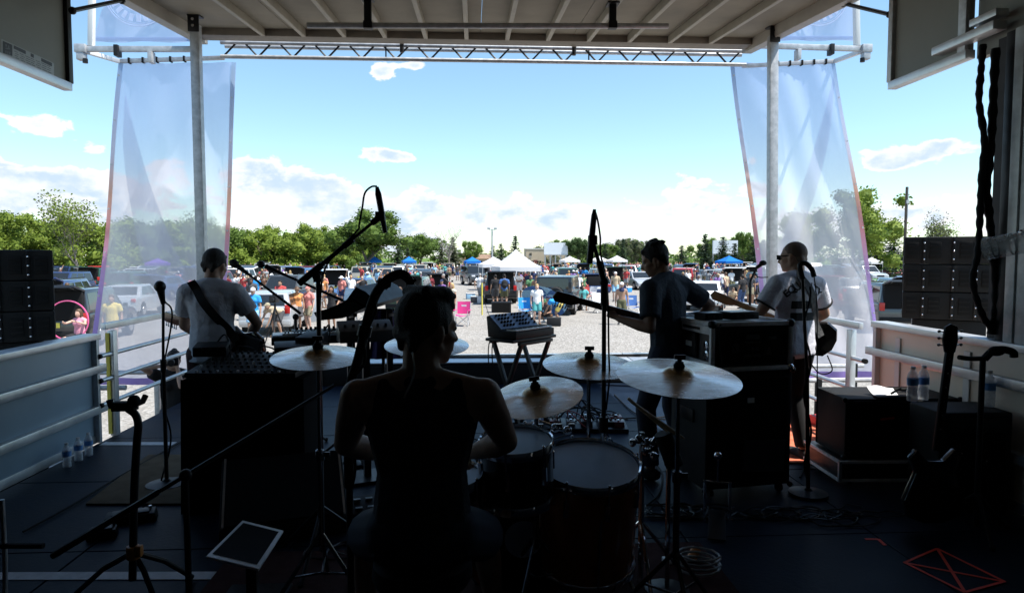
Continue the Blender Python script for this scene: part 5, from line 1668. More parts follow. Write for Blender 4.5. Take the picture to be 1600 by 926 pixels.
        capsule(b, t1, t2, .0112 * k, .009 * k, n=8)

    def head(s, b, fine):
        k, h, r = s.k * s.hs, s.hd, s.hr
        M = r.to_4x4()
        at = lambda x, y, z: h + r @ (V((x, y, z)) * k)
        b.sph(at(0, -.012, .025), (.077 * k, .096 * k, .092 * k), 16, 12, M)
        b.sph(at(0, .032, -.035), (.060 * k, .062 * k, .078 * k), 14, 10, M)
        capsule(b, at(0, .055, -.088), at(0, .066, -.092), .024 * k, .020 * k)
        for q in (-1, 1):
            capsule(b, at(.052 * q, .0, -.05), at(.022 * q, .055, -.088), .020 * k, .018 * k)
            b.sph(at(.078 * q, -.008, -.012), (.011 * k, .019 * k, .030 * k), 10, 8, M)
            capsule(b, at(.016 * q, .078, .022), at(.05 * q, .064, .020), .012 * k, .011 * k)
            capsule(b, at(.045 * q, .060, -.022), at(.055 * q, .04, -.02), .017 * k, .015 * k)
        capsule(b, at(0, .083, .012), at(0, .106, -.030), .009 * k, .014 * k)
        capsule(b, at(-.018, .082, -.056), at(.018, .082, -.056), .0095 * k, .0095 * k)
        capsule(b, at(-.014, .080, -.068), at(.014, .080, -.068), .0095 * k, .0095 * k)

    def body(s, name, voxel, fine=False):
        b, k = B(), s.k
        s.torso(b)
        capsule(b, s.neck - V((0, 0, .03 * k)), s.hd - s.hr @ V((0, .03, .02)) * k, .060 * k * (s.arm * .8 + .2), .055 * k * (s.arm * .8 + .2))
        s.head(b, fine)
        for (sh, e, w, pn, left) in ((s.ls, s.le, s.lw, s.lpn, True), (s.rs, s.re, s.rw, s.rpn, False)):
            f = .85 if s.fem else s.arm
            capsule(b, sh, sh.lerp(e, .5), .054 * k * f, .050 * k * f)
            capsule(b, sh.lerp(e, .5), e, .050 * k * f, .038 * k * f)
            capsule(b, e, e.lerp(w, .35), .039 * k * f, .043 * k * f)
            capsule(b, e.lerp(w, .35), w, .042 * k * f, .026 * k * f)
            s.hand(b, e, w, pn, left, fine)
        for (hp, kn, an, fd) in ((s.lhip, s.lkn, s.lan, s.lfd), (s.rhip, s.rkn, s.ran, s.rfd)):
            capsule(b, hp, kn, .088 * k, .054 * k)
            capsule(b, kn, kn.lerp(an, .35) - fd * .012 * k, .052 * k, .055 * k)
            capsule(b, kn.lerp(an, .35) - fd * .012 * k, an, .055 * k, .034 * k)
            capsule(b, an - V((0, 0, .05 * k)) - fd * .03 * k, an - V((0, 0, .06 * k)) + fd * .15 * k, (.034 * k, .034 * k), (.042 * k, .022 * k), fd.cross(V((0, 0, 1))))
        return fuse(b, name, voxel)

    def tee(s, name, voxel, sleeve=.6, e=.016, hem=.03, tank=False):
        b, k = B(), s.k
        if tank:
            r = s.right
            f = .92 if s.fem else 1.0
            capsule(b, s.pel + (s.pel - s.waist) * .55, s.waist, ((.168 + e) * k, (.122 + e) * k), ((.140 * f + e) * k, (.102 + e) * k), r, flat0=True)
            capsule(b, s.waist, s.chest, ((.137 * f + e) * k, (.097 + e) * k), ((.158 * s.w + e) * k, (.110 + e) * k), r)
            capsule(b, s.chest, s.neck.lerp(s.chest, .22), ((.13 * s.w + e) * k, (.088 + e) * k), ((.085 + e) * k, (.058 + e) * k), r)
            for q, sh in ((-1, s.ls), (1, s.rs)):
                top = s.neck.lerp(sh, .56) + (s.neck - s.chest).normalized() * .012 * k
                bk = s.chest + r * (.088 * q * k)
                capsule(b, bk - s.fwd * .058 * k, top - s.fwd * .025 * k, ((.062 + e) * k, .045 * k), (.040 * k, .030 * k), r)
                capsule(b, bk + s.fwd * .05 * k, top + s.fwd * .02 * k, ((.052 + e) * k, .042 * k), (.036 * k, .030 * k), r)
                capsule(b, s.ribs + r * .075 * q * k, s.chest + r * (.10 * q * k), ((.075 + e) * k, (.09 + e) * k), ((.07 + e) * k, (.08 + e) * k), r)
        else:
            s.torso(b, e)
            capsule(b, s.pel + (s.pel - s.waist) * (hem / .17 + .2), s.waist, ((.165 + e) * k, (.118 + e) * k), ((.145 + e) * k, (.104 + e) * k), s.right, flat0=True)
            for sh, el_ in ((s.ls, s.le), (s.rs, s.re)):
                if sleeve:
                    capsule(b, sh, sh.lerp(el_, sleeve), (.060 + e) * k, (.056 + e) * k, flat1=True)
            capsule(b, s.neck.lerp(s.chest, .1), s.neck + (s.neck - s.chest) * .02, .074 * k, .068 * k, flat1=True)
        return fuse(b, name, voxel, 3)

    def legs(s, name, voxel, to=.72, e=.016):
        b, k = B(), s.k
        capsule(b, s.lhip.lerp(s.pel, .35), s.rhip.lerp(s.pel, .35), ((.108 + e) * k, (.100 + e) * k), ((.108 + e) * k, (.100 + e) * k), (0, 1, 0))
        capsule(b, s.pel, s.pel.lerp(s.waist, .35), ((.152 + e) * k, (.106 + e) * k), ((.148 + e) * k, (.102 + e) * k), s.right, flat1=True)
        for hp, kn, an in ((s.lhip, s.lkn, s.lan), (s.rhip, s.rkn, s.ran)):
            if to <= 1:
                capsule(b, hp, hp.lerp(kn, to), (.090 + e) * k, (.080 + e) * k, flat1=True)
            else:
                capsule(b, hp, kn, (.090 + e) * k, (.060 + e) * k)
                capsule(b, kn, kn.lerp(an, .96), (.060 + e) * k, (.048 + e) * k, flat1=True)
        return fuse(b, name, voxel, 3)

    def shoes(s, name, voxel):
        b, k = B(), s.k
        for an, fd in ((s.lan, s.lfd), (s.ran, s.rfd)):
            sd_ = fd.cross(V((0, 0, 1)))
            capsule(b, an - V((0, 0, .042 * k)) - fd * .035 * k, an - V((0, 0, .052 * k)) + fd * .165 * k, (.043 * k, .042 * k), (.050 * k, .030 * k), sd_)
            capsule(b, an + V((0, 0, .0)), an - V((0, 0, .05 * k)), .046 * k, .044 * k, flat0=True)
        return fuse(b, name, voxel, 2)

    def skirt(s, name, voxel):
        b, k = B(), s.k
        capsule(b, s.waist, s.pel, ((.14) * k, (.105) * k), ((.18) * k, (.13) * k), s.right, flat0=True)
        mid = (s.lkn + s.rkn) / 2
        capsule(b, s.pel, s.pel.lerp(mid, .85), (.18 * k, .13 * k), (.24 * k, .18 * k), s.right, flat1=True)
        return fuse(b, name, voxel, 3)

    def hair(s, name, voxel, style='short'):
        b, k, h, r = B(), s.k * s.hs, s.hd, s.hr
        M = r.to_4x4()
        at = lambda x, y, z: h + r @ (V((x, y, z)) * k)
        if style == 'buzz':
            b.sph(at(0, -.019, .034), (.079 * k, .094 * k, .090 * k), 16, 12, M)
            capsule(b, at(-.04, -.07, -.015), at(.04, -.07, -.015), .030 * k, .030 * k)
        elif style == 'cap':
            b.sph(at(0, -.012, .045), (.086 * k, .102 * k, .082 * k), 16, 12, M)
            capsule(b, at(0, .07, .038), at(0, .145, .026), (.072 * k, .010 * k), (.058 * k, .008 * k), r @ V((1, 0, 0)))
        elif style == 'sunhat':
            b.sph(at(0, -.012, .055), (.09 * k, .102 * k, .085 * k), 16, 12, M)
            b.lathe([(.18 * k, .02 * k), (.19 * k, .03 * k), (.085 * k, .055 * k), (.085 * k, .04 * k)], 18, Matrix.Translation(h) @ M)
        else:
            b.sph(at(0, -.022, .040), (.085 * k, .098 * k, .094 * k), 16, 12, M)
            capsule(b, at(-.042, -.072, -.01), at(.042, -.072, -.01), .032 * k, .032 * k)
            for q in (-1, 1):
                capsule(b, at(.066 * q, .012, .03), at(.068 * q, .02, -.004), .015 * k, .009 * k)
                capsule(b, at(.035 * q, -.068, .0), at(.03 * q, -.074, -.055), .030 * k, .018 * k)
            capsule(b, at(-.032, .054, .080), at(.032, .054, .080), .020 * k, .020 * k)
            if style == 'quiff':
                for i in range(7):
                    x = -.045 + i * .015
                    capsule(b, at(x, .035, .105), at(x * 1.1 + .004, .072 - abs(x) * .35, .110 + .008 * math.sin(i * 2.1)), .022 * k, .009 * k)
                    capsule(b, at(x, .03, .115), at(x * 1.1, -.05, .118), .024 * k, .022 * k)
                    capsule(b, at(x * 1.2, -.02, .122), at(x * 1.3 + .004, .02, .138 + .005 * math.sin(i * 1.7)), .010 * k, .003 * k)
            if style == 'messy':
                rr = random.Random(5)
                for i in range(44):
                    a, q = rr.uniform(0, 6.28), rr.uniform(0, .9)
                    p = V((.082 * math.cos(a) * q, -.032 + .085 * math.sin(a) * q, .045 + .093 * math.sqrt(1 - q * q * .9)))
                    capsule(b, at(*p), at(*(p * 1.02 + V((rr.uniform(-.02, .02), rr.uniform(-.025, .015), .006)))), .012 * k, .004 * k)
            if style == 'long':
                for q in (-.05, 0, .05):
                    capsule(b, at(q, -.06, .02), at(q * 1.3, -.085, -.22), .042 * k, .032 * k)
                for q in (-1, 1):
                    capsule(b, at(.07 * q, -.01, .02), at(.078 * q, -.01, -.17), .026 * k, .020 * k)
            if style == 'bun':
                b.sph(at(0, -.09, .10), .042 * k, 10, 8)
        return fuse(b, name, voxel, 2)

# ------------------------------------------------------------------ the band
skin = mat('skin', (.34, .20, .135), .55, var=.10, scale=14, spec=.35)
skin2 = mat('tanned_skin', (.30, .165, .105), .55, var=.10, scale=14, spec=.35)
skin3 = mat('pale_skin', (.52, .33, .25), .55, var=.08, scale=14, spec=.35)
skind = mat('dark_skin', (.13, .07, .045), .5, var=.10, scale=14, spec=.35)
hairm = mat('dark_brown_hair', (.010, .0065, .0045), .6, var=.4, scale=60, bump=.6, bscale=180, spec=.3)
eyem = mat('eye_white', (.55, .54, .52), .2)
tank = mat('dark_navy_jersey', (.012, .013, .022), .9, bump=.9, bscale=12)
greytee = mat('light_grey_jersey', (.56, .56, .61), .9, bump=.9, bscale=13)
whitetee = mat('white_jersey', (.58, .58, .64), .9, bump=.9, bscale=13)
navytee = mat('dark_blue_grey_jersey', (.030, .040, .055), .9, bump=.9, bscale=13)
jean = mat('dark_denim', (.018, .025, .045), .85, var=.3, scale=20)
maroon = mat('dark_red_twill', (.050, .010, .010), .85, var=.2)
blackc = mat('black_cloth', (.012, .012, .013), .9)


def wear(root, H_, body, *items):
    for nm, me, m_ in items:
        o = link(nm, me, root)
        o.data.materials.append(m_)


def musician(label, base, rz, H_, vox, skinm, tops, hairst, hm, legs, legm, shoem):
    t = T('person', label, 'person', base, rz)
    o = link('body', H_.body('person_body', vox, True), t)
    o.data.materials.append(skinm)
    for nm, me, m_ in tops:
        c = link(nm, me, t)
        c.data.materials.append(m_)
    if hairst:
        c = link('hair', H_.hair('hair', vox * .8, hairst), t)
        c.data.materials.append(hm)
    c = link('shorts' if legs <= 1 else 'trousers', H_.legs('trousers', vox * 1.2, legs), t)
    c.data.materials.append(legm)
    c = link('shoes', H_.shoes('shoes', vox * 1.2), t)
    c.data.materials.append(shoem)
    k = H_.k * H_.hs
    for q_ in (-1, 1):
        e = H_.hd + H_.hr @ V((.031 * q_ * k, .074 * k, .008 * k))
        B().sph(e, .0125 * k, 10, 8).sph(e + H_.hr @ V((0, .008 * k, 0)), .0065 * k, 8, 6).obj('eye', eyem, t)
    return t


def strap_on(t, H_, me, pts, w_, m_, name='strap', off=.012):
    """a flat strap laid on the garment's back; pts in local x, z"""
    bv = BVHTree.FromPolygons([v.co for v in me.vertices], [p.vertices for p in me.polygons])
    P = []
    for (x, z) in pts:
        hit = bv.ray_cast(V((x, -1.5, z)), V((0, 1, 0)))
        P.append(V((x, (hit[0].y if hit[0] else P[-1].y if P else -.1) - off, z)))
    P = spline(P, 4)
    vs, fs = [], []
    for i, p_ in enumerate(P):
        d = (P[min(i + 1, len(P) - 1)] - P[max(i - 1, 0)]).normalized()
        s_ = d.cross(V((0, -1, 0))).normalized() * w_ / 2
        vs += [p_ - s_, p_ + s_, p_ + s_ + V((0, .006, 0)), p_ - s_ + V((0, .006, 0))]
    for i in range(len(P) - 1):
        for k in range(4):
            fs.append((4 * i + k, 4 * i + (k + 1) % 4, 4 * i + 4 + (k + 1) % 4, 4 * i + 4 + k))
    return B().add(vs, fs).obj(name, m_, t)


def guitar(label, bc, hd, nrm, bodym, neckm, s=1.0, pegs=4):
    """solid body guitar or bass: shaped body, neck with frets, headstock with pegs"""
    bc, hd = V(bc), V(hd)
    ax = (hd - bc).normalized()
    nz = V(nrm)
    nz = (nz - ax * nz.dot(ax)).normalized()
    sx = ax.cross(nz)
    L = (hd - bc).length
    M = Matrix((sx, ax, nz)).transposed().to_4x4()
    M.translation = bc
    t = T('guitar', label, 'guitar', bc)
    t.matrix_world = M
    out = [(-.15, -.22), (-.05, -.26), (.06, -.26), (.16, -.21), (.19, -.12), (.16, -.03), (.13, .03), (.16, .12), (.15, .22), (.10, .24), (.06, .14), (-.05, .12), (-.09, .19), (-.15, .20), (-.17, .12), (-.13, .03), (-.15, -.03), (-.19, -.12)]
    B().prism([(x * s, y * s) for x, y in out], -.022, .022).obj('guitar_body', bodym, t, bevel=.01)
    B().prism([(-.03, .10), (.03, .10), (.023, L - .20), (-.023, L - .20)], .012, .034).obj('neck', neckm, t, bevel=.006)
    h_ = B().prism([(-.024, L - .205), (.024, L - .205), (.048, L - .15), (.05, L - .02), (.02, L + .01), (-.03, L - .01), (-.032, L - .15)], .008, .024).obj('headstock', neckm, t, bevel=.004)
    for k in range(pegs):
        B().cyl((.048, L - .14 + k * .13 / pegs, .016), (.07, L - .14 + k * .13 / pegs, .016), .004, n=6).sph((.076, L - .14 + k * .13 / pegs, .016), (.011, .008, .006), 8, 6).obj('tuning_peg', chrome, h_)
    for k in range(14):
        y = .16 + (L - .38) * (1 - .94 ** (k * 2)) / (1 - .94 ** 27)
        B().box((0, y, .0345), (.052, .003, .002)).obj('fret', chrome, t)
    B().box((0, -.12, .026), (.085, .05, .012)).obj('bridge', chrome, t)
    B().box((0, .03, .026), (.09, .035, .010)).obj('pickup', blackm, t)
    return t


# drummer
H_ = Human(1.84, (0, 0, .672), lean=3, arm=1.13, hyaw=-52, hpitch=4, lh=(-.16, .40, .80), rh=(.17, .40, .80), lp=(-1.2, -.5, -.35), rp=(1.2, -.5, -.35), lf=(-.28, .52, 0), rf=(.26, .56, 0), lk=(-.3, .5, 1), rk=(.3, .5, 1), curl=1.0, wide=1.17, hs=1.07, lpn=(0, 0, -1), rpn=(0, 0, -1))
t = musician('drummer in a dark sleeveless top seen from behind on the stool, hair swept up', (TH.x, 2.4, 0), 0, H_, .0085, skin, [('sleeveless_top', H_.tee('sleeveless_top', .0085, tank=True, e=.014), tank)], 'quiff', hairm, .85, jean, blackc)
B().tube(spline([H_.hd + H_.hr @ V((-.078, -.03, -.02)) * H_.k, H_.hd + V((-.045, -.115, -.08)), H_.neck + V((-.02, -.085, .02)), H_.neck + V((-.05, -.11, -.05))], 6), .0035, 6).obj('earpiece_cable', mat('pale_cable', (.35, .34, .32), .5), t)
for w_, s_ in ((H_.lw, -1), (H_.rw, 1)):
    p0 = V((TH.x, 2.4, 0)) + w_ + V((-.03 * s_, .04, -.035))
    d = V((-.25 * s_, .9, .12)).normalized()
    o = B().tube([V((0, 0, 0)) - d * .07, d * .1, d * .30, d * .325], [.0075, .0075, .006, .004], 8).obj('drumstick', stickw, loc=p0)
    tag(o, 'wooden drumstick held in the ' + ('left' if s_ < 0 else 'right') + ' hand of the drummer', 'drumstick', 'drumsticks in the drummer hands')

# player in the grey T-shirt
H_ = Human(1.74, hyaw=-22, hpitch=14, twist=0, lean=2, lh=(-.10, .30, 1.00), rh=(.20, .25, 1.00), lp=(-1, -.6, -.2), rp=(1, -.6, -.2), lf=(-.14, 0, 0), rf=(.14, .03, 0), curl=.9, wide=.95)
bx = gx(329, 5.3)
me = H_.tee('grey_tshirt', .010, .62, .020, .05)
t = musician('musician in a light grey T-shirt seen from behind, strap across his back', (bx, 5.3, 0), rad(6), H_, .010, skin, [('tshirt', me, greytee)], 'short', hairm, 2, maroon, blackc)
strap_on(t, H_, me, [(-.115, 1.475), (-.09, 1.42), (-.03, 1.32), (.05, 1.21), (.13, 1.11), (.19, 1.02)], .062, blackc)
b0 = V((bx, 5.3, 0))
gt_ = guitar('black guitar on the right hip of the musician in the grey T-shirt', b0 + V((.20, .07, .96)), b0 + V((-.55, .42, 1.18)), (.1, .95, .15), shelld, woodd, .82, 6)
B().box((0, -.05, -.05), (.26, .34, .05)).obj('body_cover', blackc, gt_, bevel=.03)

# player in the dark T-shirt with the long neck
R2 = 40
bx = gx(1050, 5.0)
b0 = V((bx, 5.0, 0))
hd, bcn = W(868, 461, 4.82), W(1066, 514, 5.2)
_h = bcn.lerp(hd, .56) + V((.03, -.035, -.055))
_l = (Matrix.Rotation(rad(-R2), 3, 'Z') @ (_h - b0)) / (1.80 / 1.75)
H_ = Human(1.80, hyaw=32, hpitch=18, lean=6, tilt=-3, lh=_l, rh=(Matrix.Rotation(rad(-R2), 3, 'Z') @ (bcn + V((.04, -.05, -.02)) - b0)) / (1.80 / 1.75), lp=(-.45, -.5, -1.2), rp=(1.2, -.7, .1), lf=(-.16, .05, 0), rf=(.15, -.05, 0), curl=1.35, wide=1.06, lpn=(0, .5, 1))
me = H_.tee('dark_tshirt', .010, .75, .020, .05)
t = musician('guitarist in a dark blue grey T-shirt looking down to the left, behind the ride cymbal', b0, rad(R2), H_, .0095, skin2, [('tshirt', me, navytee)], 'messy', hairm, 2, jean, blackc)
guitar('guitar with a long brown neck held by the guitarist in the dark T-shirt', bcn, hd, (-.5, .75, .35), shelld, woodd, 1.0, 6)

# bassist in the white ringer shirt
R4 = 18
H_ = Human(1.80, hyaw=30, hpitch=4, lean=1, tilt=2, lh=(-.16, .29, 1.10), rh=(.20, .22, 1.03), lp=(-.9, -.6, -.6), rp=(1.2, -.7, .1), lf=(-.15, 0, 0), rf=(.15, .02, 0), curl=1.2, wide=1.04, lpn=(0, .3, 1))
bx = gx(1243, 5.3)
b0 = V((bx, 5.3, 0))
me = H_.tee('ringer_tshirt', .0095, .62, .022, .06)
t = musician('bassist in a white ringer T-shirt with arched lettering and two black bars on the back', b0, rad(R4), H_, .0095, skin, [('tshirt', me, whitetee)], 'buzz', mat('cropped_hair', (.10, .062, .042), .7), 2, blackc, blackc)
for sh, el_ in ((H_.ls, H_.le), (H_.rs, H_.re)):
    b = B()
    capsule(b, sh.lerp(el_, .585), sh.lerp(el_, .635), .0855 * H_.k, .085 * H_.k, flat0=True, flat1=True, n=20)
    b.obj('sleeve_cuff', blackc, t)
b = B()
for q_ in (-1, 1):
    b.bar(H_.hd + H_.hr @ V((.076 * q_, -.02, .012)) * H_.k, H_.hd + H_.hr @ V((.07 * q_, .085, .012)) * H_.k, .004, .008)
    b.box(H_.hd + H_.hr @ V((.035 * q_, .098, .004)) * H_.k, (.05, .012, .036), H_.hr.to_4x4())
b.obj('sunglasses', black, t)
bv = BVHTree.FromPolygons([v.co for v in me.vertices], [p.vertices for p in me.polygons])
shirt = [c for c in t.children if c.name.startswith('tshirt')][0]
k = H_.k


def onto(me2, M):
    for v in me2.vertices:
        p_ = M @ v.co
        hit = bv.ray_cast(V((p_.x, -1.5, p_.z)), V((0, 1, 0)))
        y = hit[0].y if hit[0] else -.09
        v.co = V((p_.x, y - .004, p_.z))


for i, ch in enumerate('EQUALITY'):
    cu = bpy.data.curves.new('letter', 'FONT')
    cu.body, cu.size, cu.align_x, cu.align_y = ch, .082, 'CENTER', 'CENTER'
    cu.resolution_u, cu.offset = 3, .0022
    ob = bpy.data.objects.new('letter', cu)
    COL.objects.link(ob)
    me2 = bpy.data.meshes.new_from_object(ob.evaluated_get(bpy.context.evaluated_depsgraph_get()))
    bpy.data.objects.remove(ob)
    bm = bmesh.new()
    bm.from_mesh(me2)
    bmesh.ops.triangulate(bm, faces=bm.faces)
    bmesh.ops.subdivide_edges(bm, edges=[e for e in bm.edges if e.calc_length() > .02], cuts=2)
    bm.to_mesh(me2)
    bm.free()
    a = (i - 3.5) * .235
    r_ = .215
    M = Matrix.Translation((math.sin(a) * r_, 0, 1.195 * k + math.cos(a) * r_ * .95)) @ Matrix.Rotation(a, 4, 'Y') @ Matrix.Rotation(rad(90), 4, 'X')
    onto(me2, M)
    me2.materials.clear()
    me2.materials.append(blackc)
    link('letter', me2, shirt)
for z in (1.245, 1.155):
    g_ = B().grid(lambda s, t_: (-.115 + .23 * s, 0, (z - .03 + .06 * t_) * k), 12, 3).mesh('equal_bar', [blackc])
    onto(g_, Matrix.Identity(4))
    link('equal_bar', g_, shirt)
strap_on(t, H_, me, [(-.06, 1.56), (-.03, 1.50), (.03, 1.40), (.09, 1.27), (.15, 1.13), (.20, 1.02)], .062, mat('patterned_strap', (.015, .015, .017), .7, c2=(.12, .12, .12), scale=45))
gp_ = b0 + V((.17, .10, 1.03))
gt_ = guitar('black bass guitar at the right hip of the bassist in the white shirt', gp_, W(1112, 459, 5.75), (.5, .80, .3), shelld, wood, .82, 4)
B().tube(spline([V((.1, -.2, -.03)), V((.2, -.28, -.05)), V((.26, -.2, -.06)), V((.16, -.05, -.06))], 5), .005, 6).obj('guitar_lead', blackr, gt_)

# photographer on the ground beyond the left rail
H_ = Human(1.66, hpitch=0, lean=6, lh=(-.05, .20, 1.54), rh=(.09, .20, 1.55), lp=(-.25, .25, -1), rp=(1.2, .1, .12), curl=1.1, fem=True, wide=1.0)
b0 = V((gx(268, 8.4), 8.4, GZ))
t = musician('photographer in a black T-shirt raising a camera with both hands beyond the hand rail', b0, rad(-163), H_, .012, skin3, [('tshirt', H_.tee('black_tshirt', .012, .5, .018), blackc)], 'bun', hairm, 2, jean, blackc)
cam_b = b0 + Matrix.Rotation(rad(-163), 3, 'Z') @ (H_.hd + V((0, .165, .01)))
t = T('photo_camera', 'black camera held before the face of the photographer', 'camera', cam_b, rad(-163))
B().box((0, 0, 0), (.14, .06, .10)).box((0, -.0, .06), (.06, .05, .03)).obj('camera_body', black, t, bevel=.01)
B().lathe([(.035, 0), (.04, .05), (.042, .10), (.036, .11)], 20, Matrix.Translation((0, .03, 0)) @ Matrix.Rotation(rad(-90), 4, 'X')).obj('lens', blackm, t)

# ------------------------------------------------------------------ vehicles
PAINT = {}
for nm, c, m_ in (('black', (.012, .012, .014), 0), ('dark grey', (.06, .065, .07), .3), ('silver', (.46, .48, .50), .35), ('white', (.74, .75, .76), 0), ('red', (.42, .02, .02), 0), ('dark blue', (.02, .04, .12), .2), ('mid blue', (.06, .14, .32), .3),
                  ('maroon', (.16, .015, .02), .2), ('dark green', (.02, .06, .035), .2), ('beige', (.42, .38, .30), .4), ('pale blue', (.30, .42, .55), .4)):
    PAINT[nm] = mat('car_paint_' + nm.replace(' ', '_'), c, .30, m=m_, var=.03, coat=.8, rv=.02)
CARS = {}
SPEC = {  # L, W, H, belt, hood, roof front/back, windshield base, rear window base
    'suv': dict(L=4.7, W=1.88, H=1.76, belt=1.05, nose=.95, ws=1.05, rf=.35, rb=-2.05, rw=-2.28, hood=1.06),
    'sedan': dict(L=4.7, W=1.80, H=1.45, belt=.95, nose=.72, ws=1.05, rf=.30, rb=-1.05, rw=-1.65, hood=.92),
    'hatchback': dict(L=4.2, W=1.76, H=1.50, belt=.96, nose=.78, ws=1.05, rf=.40, rb=-1.70, rw=-2.02, hood=.96),
    'minivan': dict(L=5.0, W=1.95, H=1.78, belt=1.02, nose=.85, ws=1.45, rf=.55, rb=-2.25, rw=-2.44, hood=1.0),
    'jeep': dict(L=4.2, W=1.80, H=1.82, belt=1.12, nose=1.08, ws=.72, rf=.50, rb=-2.02, rw=-2.06, hood=1.12),
    'pickup': dict(L=5.5, W=1.95, H=1.82, belt=1.08, nose=1.02, ws=1.05, rf=.42, rb=-.55, rw=-.62, hood=1.10),
}


def car_proto(kind, hatch):
    key = (kind, hatch)
    if key in CARS:
        return CARS[key]
    s = SPEC[kind]
    L, Wd, Hh, belt = s['L'], s['W'], s['H'], s['belt']
    hl, hw = L / 2, Wd / 2
    t = T('parked_car', 'x', 'car')
    Mx = Matrix(((0, 0, 1, 0), (1, 0, 0, 0), (0, 1, 0, 0), (0, 0, 0, 1)))
    back_top = belt if kind != 'sedan' else belt - .02
    low = [(-hl + .05, .30), (-hl, .50), (-hl + .02, .80), (-hl + .08, back_top), (s['ws'] + .05, s['hood']), (hl - .35, s['nose']), (hl - .06, s['nose'] - .14), (hl, .55), (hl - .06, .28)]
    white_ = PAINT['white']
    B().prism(low, -hw, hw, Mx).obj('body', white_, t, smooth=35, bevel=.07, seg=2)
    # cabin with tumblehome
    zb, ins, top = belt - .03, .05, .20
    if kind == 'jeep':
        top = .08
    pb = [(s['rw'], zb), (s['ws'], s['hood'] - .03)]
    cab = [(-hw + ins, s['rw'], zb), (hw - ins, s['rw'], zb), (hw - ins, s['ws'], s['hood'] - .03), (-hw + ins, s['ws'], s['hood'] - .03),
           (-hw + top, s['rb'], Hh - .03), (hw - top, s['rb'], Hh - .03), (hw - top, s['rf'], Hh), (-hw + top, s['rf'], Hh)]
    B().add(cab, [(0, 3, 2, 1), (4, 5, 6, 7), (0, 1, 5, 4), (1, 2, 6, 5), (2, 3, 7, 6), (3, 0, 4, 7)]).obj('cabin', white_, t, smooth=35, bevel=.05, seg=2)
    C = [V(x) for x in cab]

    def pane(name, a, b_, c, d, m0, m1, off=.006, mt=glassd):
        """a window quad inset in the face a b c d (a, b bottom), standing a little proud"""
        u0, u1 = m0
        v0, v1 = m1
        f = lambda u, v: a.lerp(b_, u).lerp(d.lerp(c, u), v)
        n_ = (b_ - a).cross(d - a).normalized()
        P = [f(u0, v0), f(u1, v0), f(u1 - .0, v1), f(u0 + .0, v1)]
        return B().add([p + n_ * off for p in P] + [p - n_ * .01 for p in P], [(0, 1, 2, 3), (0, 4, 5, 1), (1, 5, 6, 2), (2, 6, 7, 3), (3, 7, 4, 0)]).obj(name, mt, t, smooth=None)
    pane('windscreen', C[2], C[3], C[7], C[6], (.05, .95), (.10, .90))
    if not hatch:
        pane('rear_window', C[0], C[1], C[5], C[4], (.09, .91), (.18, .88))
    two = kind in ('suv', 'minivan', 'hatchback', 'sedan')
    cuts = ((.06, .36), (.40, .66), (.70, .92)) if kind in ('suv', 'minivan') else ((.10, .50), (.54, .88))
    for (u0, u1) in cuts:
        pane('side_window', C[1], C[2], C[6], C[5], (u0, u1), (.16, .86))
        pane('side_window', C[3], C[0], C[4], C[7], (1 - u1, 1 - u0), (.16, .86))
    wr = .36 if kind in ('suv', 'pickup', 'minivan') else .40 if kind == 'jeep' else .32
    ax = (-hl * .60, hl * .62)
    for y in ax:
        for x in (-1, 1):
            B().lathe([(wr + .05, 0), (wr + .05, .012)], 18, Matrix.Translation((x * (hw - .004), y, wr + .02)) @ Matrix.Rotation(rad(90 * x), 4, 'Y')).obj('wheel_arch', shadeblk, t)
            w_ = B().cyl((x * (hw - .20), y, wr), (x * (hw + .03), y, wr), wr, n=18).obj('wheel', tyre, t, bevel=.025)
            B().lathe([(wr * .62, 0), (wr * .6, .012), (wr * .2, .02), (.001, .02)], 14, Matrix.Translation((x * (hw + .028), y, wr)) @ Matrix.Rotation(rad(90 * x), 4, 'Y')).obj('rim', rimm, w_)
    if kind == 'jeep':
        B().lathe([(.36, 0), (.37, .10), (.3, .2), (.1, .2)], 18, Matrix.Translation((.12, -hl - .02, .98)) @ Matrix.Rotation(rad(90), 4, 'X')).obj('spare_wheel', tyre, t)
    tz = .92 if kind in ('suv', 'minivan', 'hatchback') else .80
    for x in (-1, 1):
        B().box((x * (hw - .12), -hl + .03, tz), (.18, .08, .30 if tz > .85 else .16)).obj('tail_light', redl, t, bevel=.02)
        B().box((x * (hw - .22), hl - .08, s['nose'] - .18), (.34, .12, .15)).obj('headlight', clearl, t, bevel=.03)
        B().box((x * (hw + .06), s['ws'] - .25, belt + .06), (.14, .08, .12)).obj('wing_mirror', black, t, bevel=.02)
    B().box((0, hl - .01, s['nose'] - .22), (Wd * .42, .04, .16)).obj('front_grille', black, t, bevel=.01)
    B().box((0, hl + .0, .46), (.32, .03, .11)).obj('licence_plate', yellowp if kind == 'jeep' else whitep, t)
    B().box((0, -hl - .005, .72 if tz > .85 else .66), (.32, .02, .15)).obj('licence_plate', whitep if kind != 'suv' else yellowp, t)
    B().box((0, -hl + .0, .46), (Wd * .97, .10, .17)).obj('rear_bumper', black if kind in ('suv', 'jeep') else white_, t, bevel=.03)
    B().box((0, hl - .02, .42), (Wd * .95, .10, .16)).obj('front_bumper', black if kind in ('suv', 'jeep') else white_, t, bevel=.03)
    if kind in ('suv', 'minivan'):
        for x in (-1, 1):
            B().bar((x * (hw - .26), s['rb'] + .2, Hh + .045), (x * (hw - .26), s['rf'] - .1, Hh + .045), .04, .035).obj('roof_rail', blackm, t)
